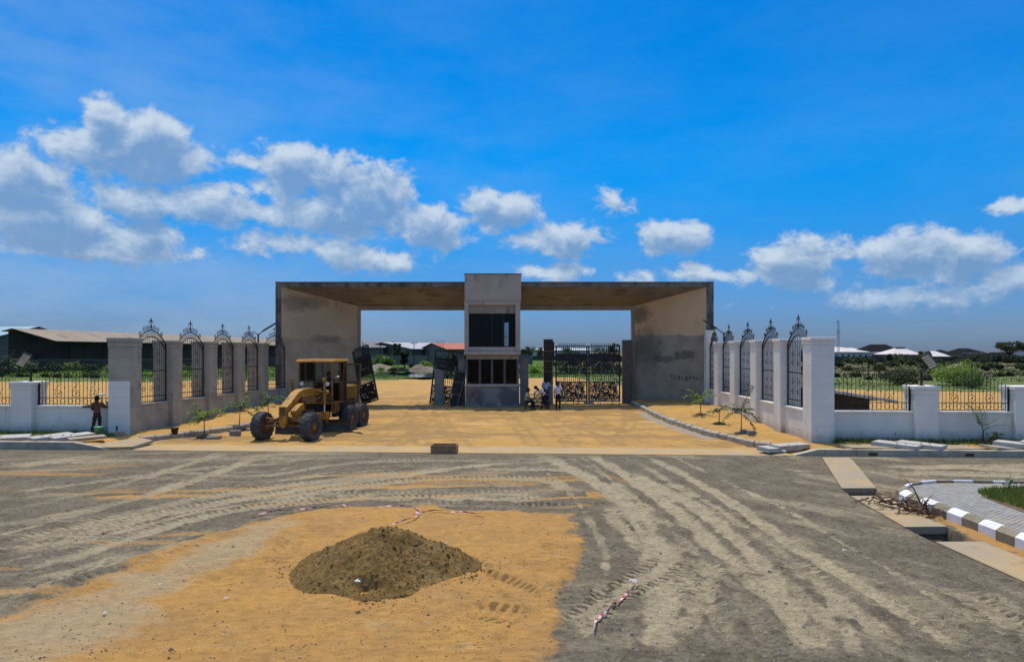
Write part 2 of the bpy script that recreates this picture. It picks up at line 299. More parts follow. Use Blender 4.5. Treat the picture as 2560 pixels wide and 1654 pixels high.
# ------------------------------------------------------------------ mesh helpers
class MB:
    def __init__(s): s.v = []; s.f = []; s.m = []; s.mi = 0; s.T = None
    def add(s, vs, fs):
        o = len(s.v)
        if s.T is not None: vs = [s.T @ Vector(p) for p in vs]
        s.v += [tuple(p) for p in vs]; s.f += [tuple(i+o for i in f) for f in fs]; s.m += [s.mi]*len(fs)
        return s
    def box(s, x0, x1, y0, y1, z0, z1, c=0.0):
        if x0 > x1: x0, x1 = x1, x0
        if y0 > y1: y0, y1 = y1, y0
        if z0 > z1: z0, z1 = z1, z0
        if c <= 0:
            return s.add([(x0,y0,z0),(x1,y0,z0),(x1,y1,z0),(x0,y1,z0),(x0,y0,z1),(x1,y0,z1),(x1,y1,z1),(x0,y1,z1)],
                  [(0,3,2,1),(4,5,6,7),(0,1,5,4),(1,2,6,5),(2,3,7,6),(3,0,4,7)])
        c = min(c, (x1-x0)*.45, (y1-y0)*.45, (z1-z0)*.45)
        a = [(x0+c,y0+c),(x1-c,y0+c),(x1-c,y1-c),(x0+c,y1-c)]; b = [(x0,y0),(x1,y0),(x1,y1),(x0,y1)]
        o8 = [(x0+c,y0),(x1-c,y0),(x1,y0+c),(x1,y1-c),(x1-c,y1),(x0+c,y1),(x0,y1-c),(x0,y0+c)]
        vs = [(*p, z0) for p in a] + [(*p, z0+c) for p in o8] + [(*p, z1-c) for p in o8] + [(*p, z1) for p in a]
        fs = [(3,2,1,0), (20,21,22,23)]
        for i in range(8): fs.append((4+i, 4+(i+1)%8, 12+(i+1)%8, 12+i))
        for i in range(4):
            e0, e1 = 2*i, 2*i+1
            fs.append((i, (i+1)%4, 4+e1, 4+e0)); fs.append(((i+1)%4, 4+(e1+1)%8, 4+e1))
            fs.append((20+(i+1)%4, 20+i, 12+e0, 12+e1)); fs.append((20+(i+1)%4, 12+e1, 12+(e1+1)%8))
        return s.add(vs, fs)
    def hexa(s, b, t):                                  # bottom 4, top 4 points
        return s.add(list(b)+list(t), [(3,2,1,0),(4,5,6,7),(0,1,5,4),(1,2,6,5),(2,3,7,6),(3,0,4,7)])
    def tube(s, pts, r, n=6, cap=True):
        pts = [Vector(p) for p in pts]; rs = r if isinstance(r, (list, tuple)) else [r]*len(pts)
        vs = []; up = None
        for i, p in enumerate(pts):
            d = (pts[min(i+1, len(pts)-1)] - pts[max(i-1, 0)])
            d = d.normalized() if d.length > 1e-9 else Vector((0,0,1))
            if up is None:
                up = Vector((0,1,0)) if abs(d.y) < .9 else Vector((1,0,0))
            u = (up - d*up.dot(d))
            u = u.normalized() if u.length > 1e-6 else d.orthogonal().normalized()
            up = u; w = d.cross(u)
            for k in range(n):
                a = 2*math.pi*(k+.5)/n
                vs.append(p + (u*math.cos(a) + w*math.sin(a))*rs[i])
        fs = []
        for i in range(len(pts)-1):
            for k in range(n):
                fs.append((i*n+k, i*n+(k+1)%n, (i+1)*n+(k+1)%n, (i+1)*n+k))
        if cap: fs.append(tuple(range(n-1, -1, -1))); fs.append(tuple((len(pts)-1)*n+k for k in range(n)))
        return s.add(vs, fs)
    def lathe(s, prof, n=24, axis='z', c=(0,0,0), closed=False):   # prof: (radius, height)
        vs = []
        for (r, h) in prof:
            for k in range(n):
                a = 2*math.pi*k/n; p = (r*math.cos(a), r*math.sin(a), h)
                if axis == 'x': p = (h, r*math.cos(a), r*math.sin(a))
                elif axis == 'y': p = (r*math.sin(a), h, r*math.cos(a))
                vs.append((p[0]+c[0], p[1]+c[1], p[2]+c[2]))
        m = len(prof); fs = []
        for i in range(m if closed else m-1):
            j = (i+1) % m
            for k in range(n): fs.append((i*n+k, i*n+(k+1)%n, j*n+(k+1)%n, j*n+k))
        if not closed:
            if prof[0][0] > 1e-6: fs.append(tuple(range(n-1, -1, -1)))
            if prof[-1][0] > 1e-6: fs.append(tuple((m-1)*n+k for k in range(n)))
        return s.add(vs, fs)
    def prism(s, poly, h0, h1, axis='z'):               # polygon extruded along an axis
        n = len(poly)
        def P(p, h): return {'z': (p[0],p[1],h), 'y': (p[0],h,p[1]), 'x': (h,p[0],p[1])}[axis]
        vs = [P(p, h0) for p in poly] + [P(p, h1) for p in poly]
        fs = [tuple(range(n-1,-1,-1)), tuple(range(n, 2*n))] + [(i,(i+1)%n,n+(i+1)%n,n+i) for i in range(n)]
        return s.add(vs, fs)
    def mesh(s, name, mats, smooth=False, recalc=True):
        me = bpy.data.meshes.new(name); me.from_pydata(s.v, [], s.f)
        for m in (mats if isinstance(mats, (list, tuple)) else [mats]): me.materials.append(MATS[m])
        if any(s.m): me.polygons.foreach_set('material_index', s.m)
        if recalc:
            b = bmesh.new(); b.from_mesh(me); bmesh.ops.recalc_face_normals(b, faces=b.faces); b.to_mesh(me); b.free()
        if smooth: me.polygons.foreach_set('use_smooth', [True]*len(me.polygons))
        me.update(); return me
    def build(s, name, mats, parent=None, smooth=False, loc=None, rot=None, recalc=True):
        return obj(name, s.mesh(name, mats, smooth, recalc), parent, loc, rot)
def obj(name, me, parent=None, loc=None, rot=None, scale=None):
    o = bpy.data.objects.new(name, me); COL.objects.link(o)
    if parent: o.parent = parent
    if loc is not None: o.location = loc
    if rot is not None: o.rotation_euler = rot
    if scale is not None: o.scale = scale
    return o
def tag(o, label=None, cat=None, group=None, kind=None):
    if label: o['label'] = label
    if cat: o['category'] = cat
    if group: o['group'] = group
    if kind: o['kind'] = kind
    elif cat: o['kind'] = 'thing'
    return o
def thing(name, label, cat, loc=(0,0,0), rz=0.0, group=None):
    o = bpy.data.objects.new(name, None); COL.objects.link(o); o.empty_display_size = .2
    o.location = loc; o.rotation_euler = (0,0,rz)
    o['kind'] = 'thing'
    return tag(o, label, cat, group)
def copy_tree(o, parent=None):
    c = o.copy(); COL.objects.link(c); c.parent = parent
    for ch in [q for q in bpy.data.objects if q.parent == o]: copy_tree(ch, c)
    return c
def spiral(cx, cz, r0, r1, a0, turns, n=14, y=0.0):
    return [(cx+(r0+(r1-r0)*t)*math.cos(a0+turns*2*math.pi*t), y, cz+(r0+(r1-r0)*t)*math.sin(a0+turns*2*math.pi*t)) for t in [i/(n-1) for i in range(n)]]
def catmull(pts, step):
    P = [np.array(p, float) for p in pts]; out = []
    for i in range(len(P)-1):
        p0, p1, p2, p3 = P[max(i-1,0)], P[i], P[i+1], P[min(i+2, len(P)-1)]
        n = max(2, int(np.linalg.norm(p2-p1)/step))
        for k in range(n):
            t = k/n
            out.append(.5*((2*p1)+(-p0+p2)*t+(2*p0-5*p1+4*p2-p3)*t*t+(-p0+3*p1-3*p2+p3)*t**3))
    out.append(P[-1]); return np.array(out)
# numpy value noise
_rs = np.random.RandomState(11)
_LAT = _rs.rand(256, 256)
def vnoise(x, y):
    xi = np.floor(x).astype(int); yi = np.floor(y).astype(int); fx = x-xi; fy = y-yi
    fx = fx*fx*(3-2*fx); fy = fy*fy*(3-2*fy)
    a = _LAT[xi & 255, yi & 255]; b = _LAT[(xi+1) & 255, yi & 255]; c = _LAT[xi & 255, (yi+1) & 255]; d = _LAT[(xi+1) & 255, (yi+1) & 255]
    return (a*(1-fx)+b*fx)*(1-fy)+(c*(1-fx)+d*fx)*fy
def fbm(x, y, oct=4, s=1.0):
    x = np.asarray(x, float)*s; y = np.asarray(y, float)*s; x, y = x*.91-y*.42, x*.42+y*.91; t = 0; amp = .5; 
    for i in range(oct): t = t+amp*vnoise(x+i*17.3, y+i*9.1); x, y = (x*.82-y*.57)*2.03, (x*.57+y*.82)*2.03; amp *= .5
    return t/(1-.5**oct)
def sstep(v, a, b): t = np.clip((v-a)/(b-a), 0, 1); return t*t*(3-2*t)
# ================================================================== GROUND
def edge(x): return 25.43 - .056*np.asarray(x, float)           # far edge of the gravel road
KLP = [(-15.55,28.5),(-14.2,30.5),(-12.75,33.3),(-11.7,37.5),(-11.15,42.0),(-10.95,46.0)]   # kerb lines of the driveway
KRP = [(10.15,26.75),(9.6,27.4),(9.2,29.0),(8.75,30.6),(8.3,33.4),(7.95,37.0),(7.95,42.5),(8.1,46.2)]
def polyx(P, y): a = np.array(P); return np.interp(y, a[:,1], a[:,0])
def WLx(y): return np.interp(y, [30.8, 42.9, 44.3], [-16.7, -15.3, -14.75])
def WRx(y): return np.interp(y, [27.0, 44.2], [11.85, 12.35])
def gz(x, y):
    x = np.asarray(x, float); y = np.asarray(y, float)
    e = edge(x); ramp = .25*sstep(y, e+1.5, e+17)
    kl, kr = polyx(KLP, y), polyx(KRP, y)
    z = ramp + .05*(fbm(x, y, 3, .55)-.5)*sstep(y, e+1.3, e+2.2) + .035*(fbm(x, y, 3, 2.3)-.5)*sstep(y, e+1.3, e+1.8)
    # planting beds heaped between kerb and wing wall
    bl = sstep(kl-x, .12, .5)*sstep(y, 28.3, 29.2); br = sstep(x-kr, .12, .5)*sstep(y, 27.0, 27.8)
    bed = np.maximum(bl, br)*(y < 48)
    z = z + bed*(.14 + .22*(fbm(x, y, 4, 1.1)-.4) + .10*sstep(y, 32, 44))
    # verges beside the road in front of the walls
    vl = sstep(-16.0-x, 0, .8); vr = sstep(x-11.2, 0, .5)
    v = np.maximum(vl, vr)*sstep(y, e+.1, e+.3)*(1-sstep(y, 30.5, 34))
    z = z*(1-v) + v*(.19 + .03*(fbm(x, y, 3, 2.)-.5))
    # behind the walls
    bk = np.maximum(sstep(WLx(y)-1.2-x, 0, 1)*sstep(y, 31.5, 33.5), sstep(x-WRx(y)-1.2, 0, 1)*sstep(y, 29, 31))
    z = z*(1-bk) + bk*(.28+.25*(fbm(x, y, 3, .35)-.5))
    far = sstep(y, 49, 56)
    z = z*(1-far)+far*(.28+.45*(fbm(x, y, 4, .13)-.5)*sstep(y, 50, 75))
    return z
def gzs(x, y): return float(gz(np.array([x]), np.array([y]))[0])

def grid_mesh(name, X, Y, Z, attrs, mat):
    n, m = X.shape
    me = bpy.data.meshes.new(name); me.vertices.add(n*m)
    me.vertices.foreach_set('co', np.stack([X, Y, Z], -1).reshape(-1).astype(np.float32))
    i = np.arange((n-1)*(m-1)); r = i//(m-1); c = i % (m-1); a = r*m+c
    q = np.stack([a, a+1, a+m+1, a+m], -1).astype(np.int32)
    me.loops.add(q.size); me.polygons.add(len(q))
    me.loops.foreach_set('vertex_index', q.reshape(-1)); me.polygons.foreach_set('loop_start', np.arange(len(q), dtype=np.int32)*4)
    me.update(calc_edges=True)
    me.polygons.foreach_set('use_smooth', np.ones(len(q), bool))
    for k, v in attrs.items():
        at = me.attributes.new(k, 'FLOAT', 'POINT'); at.data.foreach_set('value', v.reshape(-1).astype(np.float32))
    me.materials.append(MATS[mat]); me.validate(); return me

# ---- road surface: sand / gravel / tyre tracks as ground cover masks; dark also holds painted clod shade
RX0, RY0, RES, RW, RH = -25.0, 6.0, .03, 1667, 800
def raster():
    xs = RX0+np.arange(RW)*RES; ys = RY0+np.arange(RH)*RES
    pale = np.zeros((RH, RW), np.float32); dark = np.zeros_like(pale); hgt = np.zeros_like(pale)
    A = lambda P: [gp(1280+x/1.8625, 1120+y/1.8625).xy for x, y in P]
    B = lambda P: [gp(x/1.703, 1100+y/1.703).xy for x, y in P]
    T = []   # points, half width, paleness, tread, rut depth
    def t(P, w=.26, p=.8, tr=1.0, dep=.02): T.append((P, w, p, tr, dep))
    t(A([(140,25),(250,85),(400,165),(500,235),(560,290),(640,400),(690,500),(705,640),(700,750),(690,857),(690,1000)]), .30, .95, .8)
    t(A([(355,25),(480,95),(600,170),(720,260),(850,370),(970,480),(1080,570),(1200,680),(1310,790),(1380,860),(1480,1000)]), .26, 1., .35, .03)
    t(A([(540,100),(700,190),(850,270),(960,350),(1060,440),(1150,530),(1230,640),(1300,760),(1340,860),(1380,1000)]), .26, 1., .3, .03)
    t(A([(620,35),(760,100),(900,180),(1020,250),(1150,340),(1290,440),(1430,520),(1600,620),(1750,720),(1900,810),(2000,870),(2200,1000)]), .22, .95, .2, .025)
    t(A([(1200,470),(1330,550),(1460,650),(1600,760),(1720,850),(1850,960)]), .27, .7, 1.2)
    t(A([(1160,560),(1290,640),(1400,740),(1500,860),(1560,960)]), .22, .6, 1.4)
    t(A([(440,250),(480,330),(560,420),(650,510)]), .2, .8, 1.3)
    t(A([(520,290),(590,370),(650,450)]), .16, .5, 1.5)
    t(A([(160,880),(330,790),(450,700),(560,630),(680,560),(760,470),(780,400)]), .24, .7, 1.5)
    t(A([(440,560),(420,640),(400,720),(330,800)]), .15, .5, 1.5)
    t(A([(900,480),(920,560),(910,660),(860,760),(780,850),(720,930)]), .22, .85, 1.1)
    t(A([(770,520),(840,620),(930,740),(1010,850),(1060,940)]), .2, .7, 1.4)
    t(A([(590,1000),(580,850),(550,770)]), .2, .6, 1.4)
    t(A([(1120,640),(1130,760),(1150,860),(1160,960)]), .2, .6, 1.5)
    t(A([(1700,600),(1800,680),(1950,780),(2080,870),(2250,990)]), .25, .6, 1.4)
    t(A([(1600,640),(1760,740),(1900,860),(2000,960)]), .15, .5, 1.4)
    t(A([(1950,600),(2100,680),(2250,770),(2384,850),(2550,960)]), .28, .6, 1.3)
    t(A([(-250,95),(150,98),(280,104),(420,112)]), .3, .7, 1.0); t(A([(-250,130),(150,150),(260,190),(400,185)]), .25, .7, 1.)
    t(A([(-600,255),(-200,262),(200,268),(350,272)]), .3, .35, 1.6, .05); t(A([(1150,90),(1400,108),(1490,115)]), .3, .7, .4)
    t(A([(1640,78),(1900,88),(2500,75)]), .45, .8, .3); t(A([(1640,115),(2000,118),(2500,132)]), .45, .7, .3); t(A([(2050,85),(2200,95),(2500,100)]), .6, .9, .1)
    t(B([(-60,520),(250,430),(500,360),(800,290),(1100,240),(1400,190),(1700,150),(2000,110),(2384,80)]), .34, .8, 1.1)
    t(B([(-60,465),(300,380),(600,300),(900,240),(1200,195),(1500,160),(1800,130)]), .34, .8, 1.1)
    t(B([(-60,590),(200,520),(400,465),(600,400),(850,330),(1050,290),(1400,255),(1800,240),(2384,262)]), .32, .75, 1.3)
    t(B([(-60,315),(250,250),(500,190),(700,130),(900,70),(970,45)]), .3, .6, .9); t(B([(-60,375),(300,310),(600,240),(850,160),(1050,90),(1150,50)]), .32, .65, 1.)
    t(B([(-60,660),(150,590),(350,540),(500,500),(700,440)]), .28, .6, 1.5)
    t(B([(-60,765),(150,690),(350,610),(600,540),(800,480),(1000,420)]), .34, .25, 1.6, .05)
    t(B([(-60,830),(300,720),(600,640),(850,530),(1000,450),(1150,380),(1300,320)]), .6, .8, .5, .02)
    t(B([(700,130),(1100,150),(1500,95),(2000,85),(2384,95)]), .3, .55, .8); t(B([(1200,215),(1500,230),(1900,225),(2384,215)]), .3, .45, 1.2)
    t(B([(1000,270),(1300,225),(1700,175),(2100,160),(2384,170)]), .3, .65, 1.2); t(B([(-60,232),(300,190),(600,150),(900,115),(1300,90)]), .3, .5, .8)
    t(B([(1050,300),(1350,262),(1600,222),(1800,190)]), .22, .5, 1.4); t(B([(-60,130),(250,85),(500,60)]), .7, .7, .1)
    t(B([(1350,720),(1500,690),(1650,740),(1500,790)]), .2, .0, 1.5, .03); t(B([(1900,560),(2100,600),(2250,680),(2384,700)]), .26, .0, 1.6, .04)
    t(B([(1750,800),(2000,740),(2200,760),(2384,790)]), .26, .0, 1.6, .04); t(B([(1950,480),(2050,560),(2020,640)]), .2, .0, 1.4, .03)
    for i in (0,1,2,3,4,10,16,22,23,24,25,26,30,31,32,33):            # the other wheels of the same vehicles: thin, unbroken
        c = catmull(T[i][0], .6); d = np.gradient(c, axis=0); nn = np.stack([-d[:,1], d[:,0]], -1)/(np.hypot(d[:,0], d[:,1])[:,None]+1e-9)
        for off in ((-.62,.95) if i % 2 else (.58,-1.05)):
            T.append(([tuple(q) for q in (c+nn*(off+.12*np.sin(np.arange(len(c))*.35+i))[:,None])], random.uniform(.07,.13), random.uniform(.45,.8), random.uniform(.2,.9), .012))
    for (P, w, p, tr, dep) in T:
        c = catmull(P, .05); d = np.gradient(c, axis=0); L_ = np.hypot(d[:,0], d[:,1])+1e-9; tx, ty = d[:,0]/L_, d[:,1]/L_
        s = np.concatenate([[0], np.cumsum(np.hypot(*np.diff(c, axis=0).T))]); W = w*1.9
        ph = random.random()*5; 
        lat = np.full((RH, RW), 9., np.float32) if False else None
        # work in chunks of the path
        x0 = int((c[:,0].min()-W-RX0)/RES); x1 = int((c[:,0].max()+W-RX0)/RES)+2; y0 = int((c[:,1].min()-W-RY0)/RES); y1 = int((c[:,1].max()+W-RY0)/RES)+2
        x0, y0 = max(x0, 0), max(y0, 0); x1, y1 = min(x1, RW), min(y1, RH)
        if x1 <= x0 or y1 <= y0: continue
        la = np.full((y1-y0, x1-x0), 9., np.float32); sa = np.zeros_like(la)
        k = int(W/RES)+1
        for i in range(0, len(c)):
            ix = int((c[i,0]-RX0)/RES)-x0; iy = int((c[i,1]-RY0)/RES)-y0
            a0, a1, b0, b1 = max(iy-k,0), min(iy+k+1, la.shape[0]), max(ix-k,0), min(ix+k+1, la.shape[1])
            if a1 <= a0 or b1 <= b0: continue
            gx = xs[x0+b0:x0+b1][None,:]-c[i,0]; gy = ys[y0+a0:y0+a1][:,None]-c[i,1]
            al = gx*tx[i]+gy*ty[i]; lt = -gx*ty[i]+gy*tx[i]; dist = np.hypot(gx, gy)
            sub = la[a0:a1, b0:b1]; ss = sa[a0:a1, b0:b1]
            mk = dist < np.abs(sub)
            sub[mk] = (np.sign(lt)*dist)[mk]; ss[mk] = (s[i]+al)[mk]
        al_ = np.abs(la); gxx, gyy = np.meshgrid(xs[x0:x1], ys[y0:y1])
        wob = fbm(gxx, gyy, 3, 1.7)-.5; fine = fbm(gxx, gyy, 2, 7.)-.5
        core = 1-sstep(al_+wob*.24+fine*.14, w*.40, w*1.18)
        side = sstep(al_, w*.35, w*.6)*(1-sstep(al_+wob*.2, w*1.05, w*1.6))
        bar = .5+.5*np.sin(2*np.pi*(sa/.165+ph+al_*1.6)+fine*3.5)
        bar = sstep(bar, .35, .75); patchy = sstep(fbm(gxx+31, gyy, 3, .45), .36, .6)
        ends = sstep(sa, 0, 1.2)*(1-sstep(sa, s[-1]-1.0, s[-1]))
        var = .35+1.1*fbm(gxx+9, gyy+40, 4, .6)
        pl = np.clip((core*var + side*bar*patchy*.75*min(tr, 1.))*p, 0, 1)*ends
        pv = pale[y0:y1, x0:x1]; np.maximum(pv, pl, out=pv)
        dv = dark[y0:y1, x0:x1]; np.maximum(dv, side*(1-bar)*patchy*np.clip(tr-.6, 0, 1)*ends, out=dv)
        hv = hgt[y0:y1, x0:x1]
        hv += ((-dep*core + dep*.7*np.exp(-((al_-w*1.25)/(w*.3))**2)*(.5+wob*2) + .013*tr*side*(bar-.4)*patchy + .006*tr*core*(bar-.5))*ends).astype(np.float32)
    # orange sand laid in the middle of the yard
    poly = [gp(*p).xy for p in ((640,1302),(760,1283),(860,1272),(1000,1268),(1130,1270),(1260,1278),(1330,1284),(1434,1286),(1438,1330),(1432,1400),(1428,1470),(1418,1530),(1402,1580),(1388,1700))] + [Vector((0.4,4.0)), Vector((-9,4.0))] + [gp(*p).xy for p in ((-160,1600),(0,1528),(150,1470),(300,1412),(420,1370),(520,1335))]
    gx, gy = np.meshgrid(xs, ys); inside = np.zeros(gx.shape, bool); dd = np.full(gx.shape, 99., np.float32)
    n = len(poly)
    for i in range(n):
        (ax, ay), (bx, by) = poly[i], poly[(i+1) % n]
        cnd = ((ay > gy) != (by > gy)) & (gx < (bx-ax)*(gy-ay)/((by-ay) if abs(by-ay) > 1e-9 else 1e-9)+ax)
        inside ^= cnd
        ex, ey = bx-ax, by-ay; tt = np.clip(((gx-ax)*ex+(gy-ay)*ey)/(ex*ex+ey*ey), 0, 1)
        np.minimum(dd, np.hypot(gx-ax-tt*ex, gy-ay-tt*ey), out=dd)
    sd = np.where(inside, dd, -dd) + (fbm(gx, gy, 4, .9)-.5)*.9 + (fbm(gx, gy, 3, 4.)-.5)*.25
    sand = sstep(sd+(fbm(gx+3, gy+8, 3, 9.)-.5)*.35, -.30, .34)
    # scraps of the same sand spread by the wheels
    lf = 1-sstep(gx, 0, 4); ua = np.where(lf > .5, gx*.22, (gx*.55-gy)*.3); ub = np.where(lf > .5, (gy-.16*gx)*1.25, (gx*.9+gy*.5)*1.3)
    st = fbm(ua+3, ub+5, 5, 1.0); st2 = fbm(ua+33, ub+15, 4, 2.2)
    base = sstep(st, .42, .72)*.48*(.5+st2); base = np.maximum(base, .45*sstep(st2, .52, .78))
    base *= 1-.55*sstep(fbm(gx+61, gy+2, 3, .22), .45, .62)
    np.maximum(pale, (base*(1-.75*sand)).astype(np.float32), out=pale)
    sc = sstep(fbm(ua+81, ub*1.3+7, 5, 1.1), .57, .75)*.85*sstep(gx+gy*.15, -14, -8)*(1-sstep(gx, 2.0, 5.0))*sstep(gy, 15.5, 16.8)*(1-sstep(gy, 19, 23))
    sand = np.maximum(sand, sc); sand = np.maximum(sand, .6*sstep(fbm(ua+7, ub+77, 4, .8), .64, .78)*(1-sstep(gx, -1, 3)))
    # dusty, driven-over band left of the patch
    dp = [gp(*q).xy for q in ((734,1323),(640,1372),(587,1393),(499,1464),(352,1546),(300,1660),(-300,1660),(-140,1600),(0,1556),(200,1496),(350,1436),(520,1366),(650,1316))]
    ins = np.zeros(gx.shape, bool); dd2 = np.full(gx.shape, 99., np.float32)
    for i in range(len(dp)):
        (ax, ay), (bx, by) = dp[i], dp[(i+1) % len(dp)]
        ins ^= ((ay > gy) != (by > gy)) & (gx < (bx-ax)*(gy-ay)/((by-ay) if abs(by-ay) > 1e-9 else 1e-9)+ax)
        ex, ey = bx-ax, by-ay; tt = np.clip(((gx-ax)*ex+(gy-ay)*ey)/(ex*ex+ey*ey), 0, 1); np.minimum(dd2, np.hypot(gx-ax-tt*ex, gy-ay-tt*ey), out=dd2)
    dust = sstep(np.where(ins, dd2, -dd2)+(fbm(gx*.6, gy*1.4, 4, 1.1)-.5)*1.6+(fbm(gx, gy, 3, 5.)-.5)*.5, -.7, .9)
    np.maximum(pale, (dust*(.65+.5*fbm(gx*.5, gy*1.6, 3, 1.3))).astype(np.float32), out=pale); sand = sand*(1-.35*dust)
    # sand under the island kerb, right
    r = sstep(gx-9.30+(fbm(gx, gy, 3, 2.)-.5)*.5, 0, .2)*(1-sstep(gy, 16.5, 17.5))
    sand = np.maximum(sand, r)
    hgt += (.05*sstep(sd, -.2, .3) + sand*.03*(fbm(gx, gy, 4, 1.4)-.5)*2).astype(np.float32)
    # drifts and humps on the yard
    cl = (fbm(gx, gy, 3, 3.6)-.5); cl2 = fbm(gx+50, gy, 3, 11.)-.5
    hgt += (.018*cl + .016*cl2*(1-.75*pale)).astype(np.float32)
    pat = sstep(fbm(gx+19, gy+5, 3, .5), .40, .62)
    ckl = np.clip((fbm(gx*.55+13, gy*1.3+71, 4, 4.2)-.56)*9, 0, 1)*sand*(.25+.75*pat)      # clods and scuffs on the sand; their shade is painted into dark
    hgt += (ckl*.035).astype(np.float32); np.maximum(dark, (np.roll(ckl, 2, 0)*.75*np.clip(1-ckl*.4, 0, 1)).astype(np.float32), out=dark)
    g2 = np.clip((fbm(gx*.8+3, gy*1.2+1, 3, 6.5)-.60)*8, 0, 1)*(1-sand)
    hgt += (g2*.022).astype(np.float32); np.maximum(dark, (np.roll(g2, 1, 0)*.6).astype(np.float32), out=dark)  # gravel bumps; an offset dark copy paints in their shade
    return pale, dark, sand.astype(np.float32), hgt
PALE, DARK, SAND, HGT = raster()
def samp(A, x, y):
    fx = np.clip((x-RX0)/RES, 0, RW-1.01); fy = np.clip((y-RY0)/RES, 0, RH-1.01)
    ix = fx.astype(int); iy = fy.astype(int); u = fx-ix; v = fy-iy
    return (A[iy,ix]*(1-u)+A[iy,ix+1]*u)*(1-v)+(A[iy+1,ix]*(1-u)+A[iy+1,ix+1]*u)*v

# open drain pits: the drain line along the island
DRL = [(8.4,7.0),(8.4,13.9),(8.45,14.7),(8.85,17.9),(9.1,18.85),(11.05,24.35)]
DRR = [(9.35,7.0),(9.35,13.9),(9.38,14.7),(9.75,17.9),(10.1,18.95),(12.0,24.15)]
def pit(x, y):
    dl = np.interp(y, [p[1] for p in DRL], [p[0] for p in DRL]); dr = np.interp(y, [p[1] for p in DRR], [p[0] for p in DRR])
    a = sstep(x-dl, .02, .06)*sstep(dr-x, .02, .06)
    return a*(y < 24.25)
GAPS = ((13.55, 14.7, .75), (17.85, 18.85, .26))

def gravel_layers(k, col):
    N, L = k['N'], k['L']; noise, rng, mix, mth = k['noise'], k['rng'], k['mix'], k['mth']
    def at(nm):
        a = N.new('ShaderNodeAttribute'); a.attribute_name = nm; return a.outputs['Fac']
    nf = noise(9.0, 6, .7); nh = noise(38.0, 4, .7)
    def brk(v, amt): return mth('ADD', v, mth('MULTIPLY', mth('SUBTRACT', nf, .5), amt))
    # stones: voronoi chips
    vo = N.new('ShaderNodeTexVoronoi'); vo.inputs['Scale'].default_value = 26.0; L.new(k['P'], vo.inputs['Vector'])
    sp = N.new('ShaderNodeSeparateColor'); L.new(vo.outputs['Color'], sp.inputs[0])
    chip = mth('MULTIPLY', rng(sp.outputs[0], .62, .9), rng(vo.outputs['Distance'], .28, .12))
    col = mix(mth('MULTIPLY', chip, .55), col, (.30,.28,.25))
    col = mix(mth('MULTIPLY', rng(sp.outputs[1], .7, .95), .5), col, (.06,.052,.042))
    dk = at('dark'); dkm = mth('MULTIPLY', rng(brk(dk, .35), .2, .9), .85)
    pl = at('pale'); pcol = mix(rng(noise(2.2, 5), .35, .65), (.36,.298,.178), (.30,.248,.155))
    pcol = mix(mth('MULTIPLY', chip, .25), pcol, (.40,.36,.28))
    col = mix(rng(brk(pl, .65), .10, .80), col, pcol)
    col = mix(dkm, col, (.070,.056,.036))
    sd = at('sand'); scol = mix(rng(noise(.9, 6, .6), .35, .68), (.455,.245,.066), (.385,.215,.070))
    scol = mix(rng(noise(3.5, 6, .65), .52, .74, 0, .55), scol, (.27,.165,.06))
    scol = mix(rng(noise((1.2,2.6,1.2), 6, .65), .54, .72, 0, .6), scol, (.44,.30,.13))
    scol = mix(mth('MULTIPLY', rng(nh, .60, .78), .5), scol, (.20,.118,.045))
    scol = mix(mth('MULTIPLY', rng(pl, .20, .75), .88), scol, (.385,.282,.150))
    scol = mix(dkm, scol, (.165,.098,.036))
    sf = rng(brk(sd, .7), .18, .82)
    spk = N.new('ShaderNodeMix'); spk.data_type = 'RGBA'; spk.blend_type = 'MULTIPLY'; spk.inputs[0].default_value = 1.0
    def vary(c, n, lo_, hi_, a=.3, b_=.7):
        q = N.new('ShaderNodeVectorMath'); q.operation = 'SCALE'; L.new(c, q.inputs[0]); L.new(rng(n, a, b_, lo_, hi_), q.inputs['Scale']); return q.outputs[0]
    col = vary(vary(col, noise(70.0, 3, .7), .68, 1.30), noise((7.0,11.0,7.0), 5, .7), .74, 1.26)
    scol = vary(vary(scol, noise(60.0, 3, .7), .84, 1.14), noise((5.0,9.0,5.0), 5, .7), .84, 1.14)
    dots = rng(noise(21.0, 2, .5), .70, .76, 0, .65); scol = mix(dots, scol, (.11,.07,.03))
    col = mix(sf, col, scol)
    return col
pmat('road_ground', (.175,.144,.092), (.128,.104,.066), sc=1.3, det=7, rough=.95, bump=1.0, bsc=34, bdist=.035, spec=.2, layers=gravel_layers,
     stains=[((.185,.153,.102),(.5,.9,.5),.5,.66,.75),((.085,.07,.05),(2.6,2.6,2.6),.56,.7,.6)])
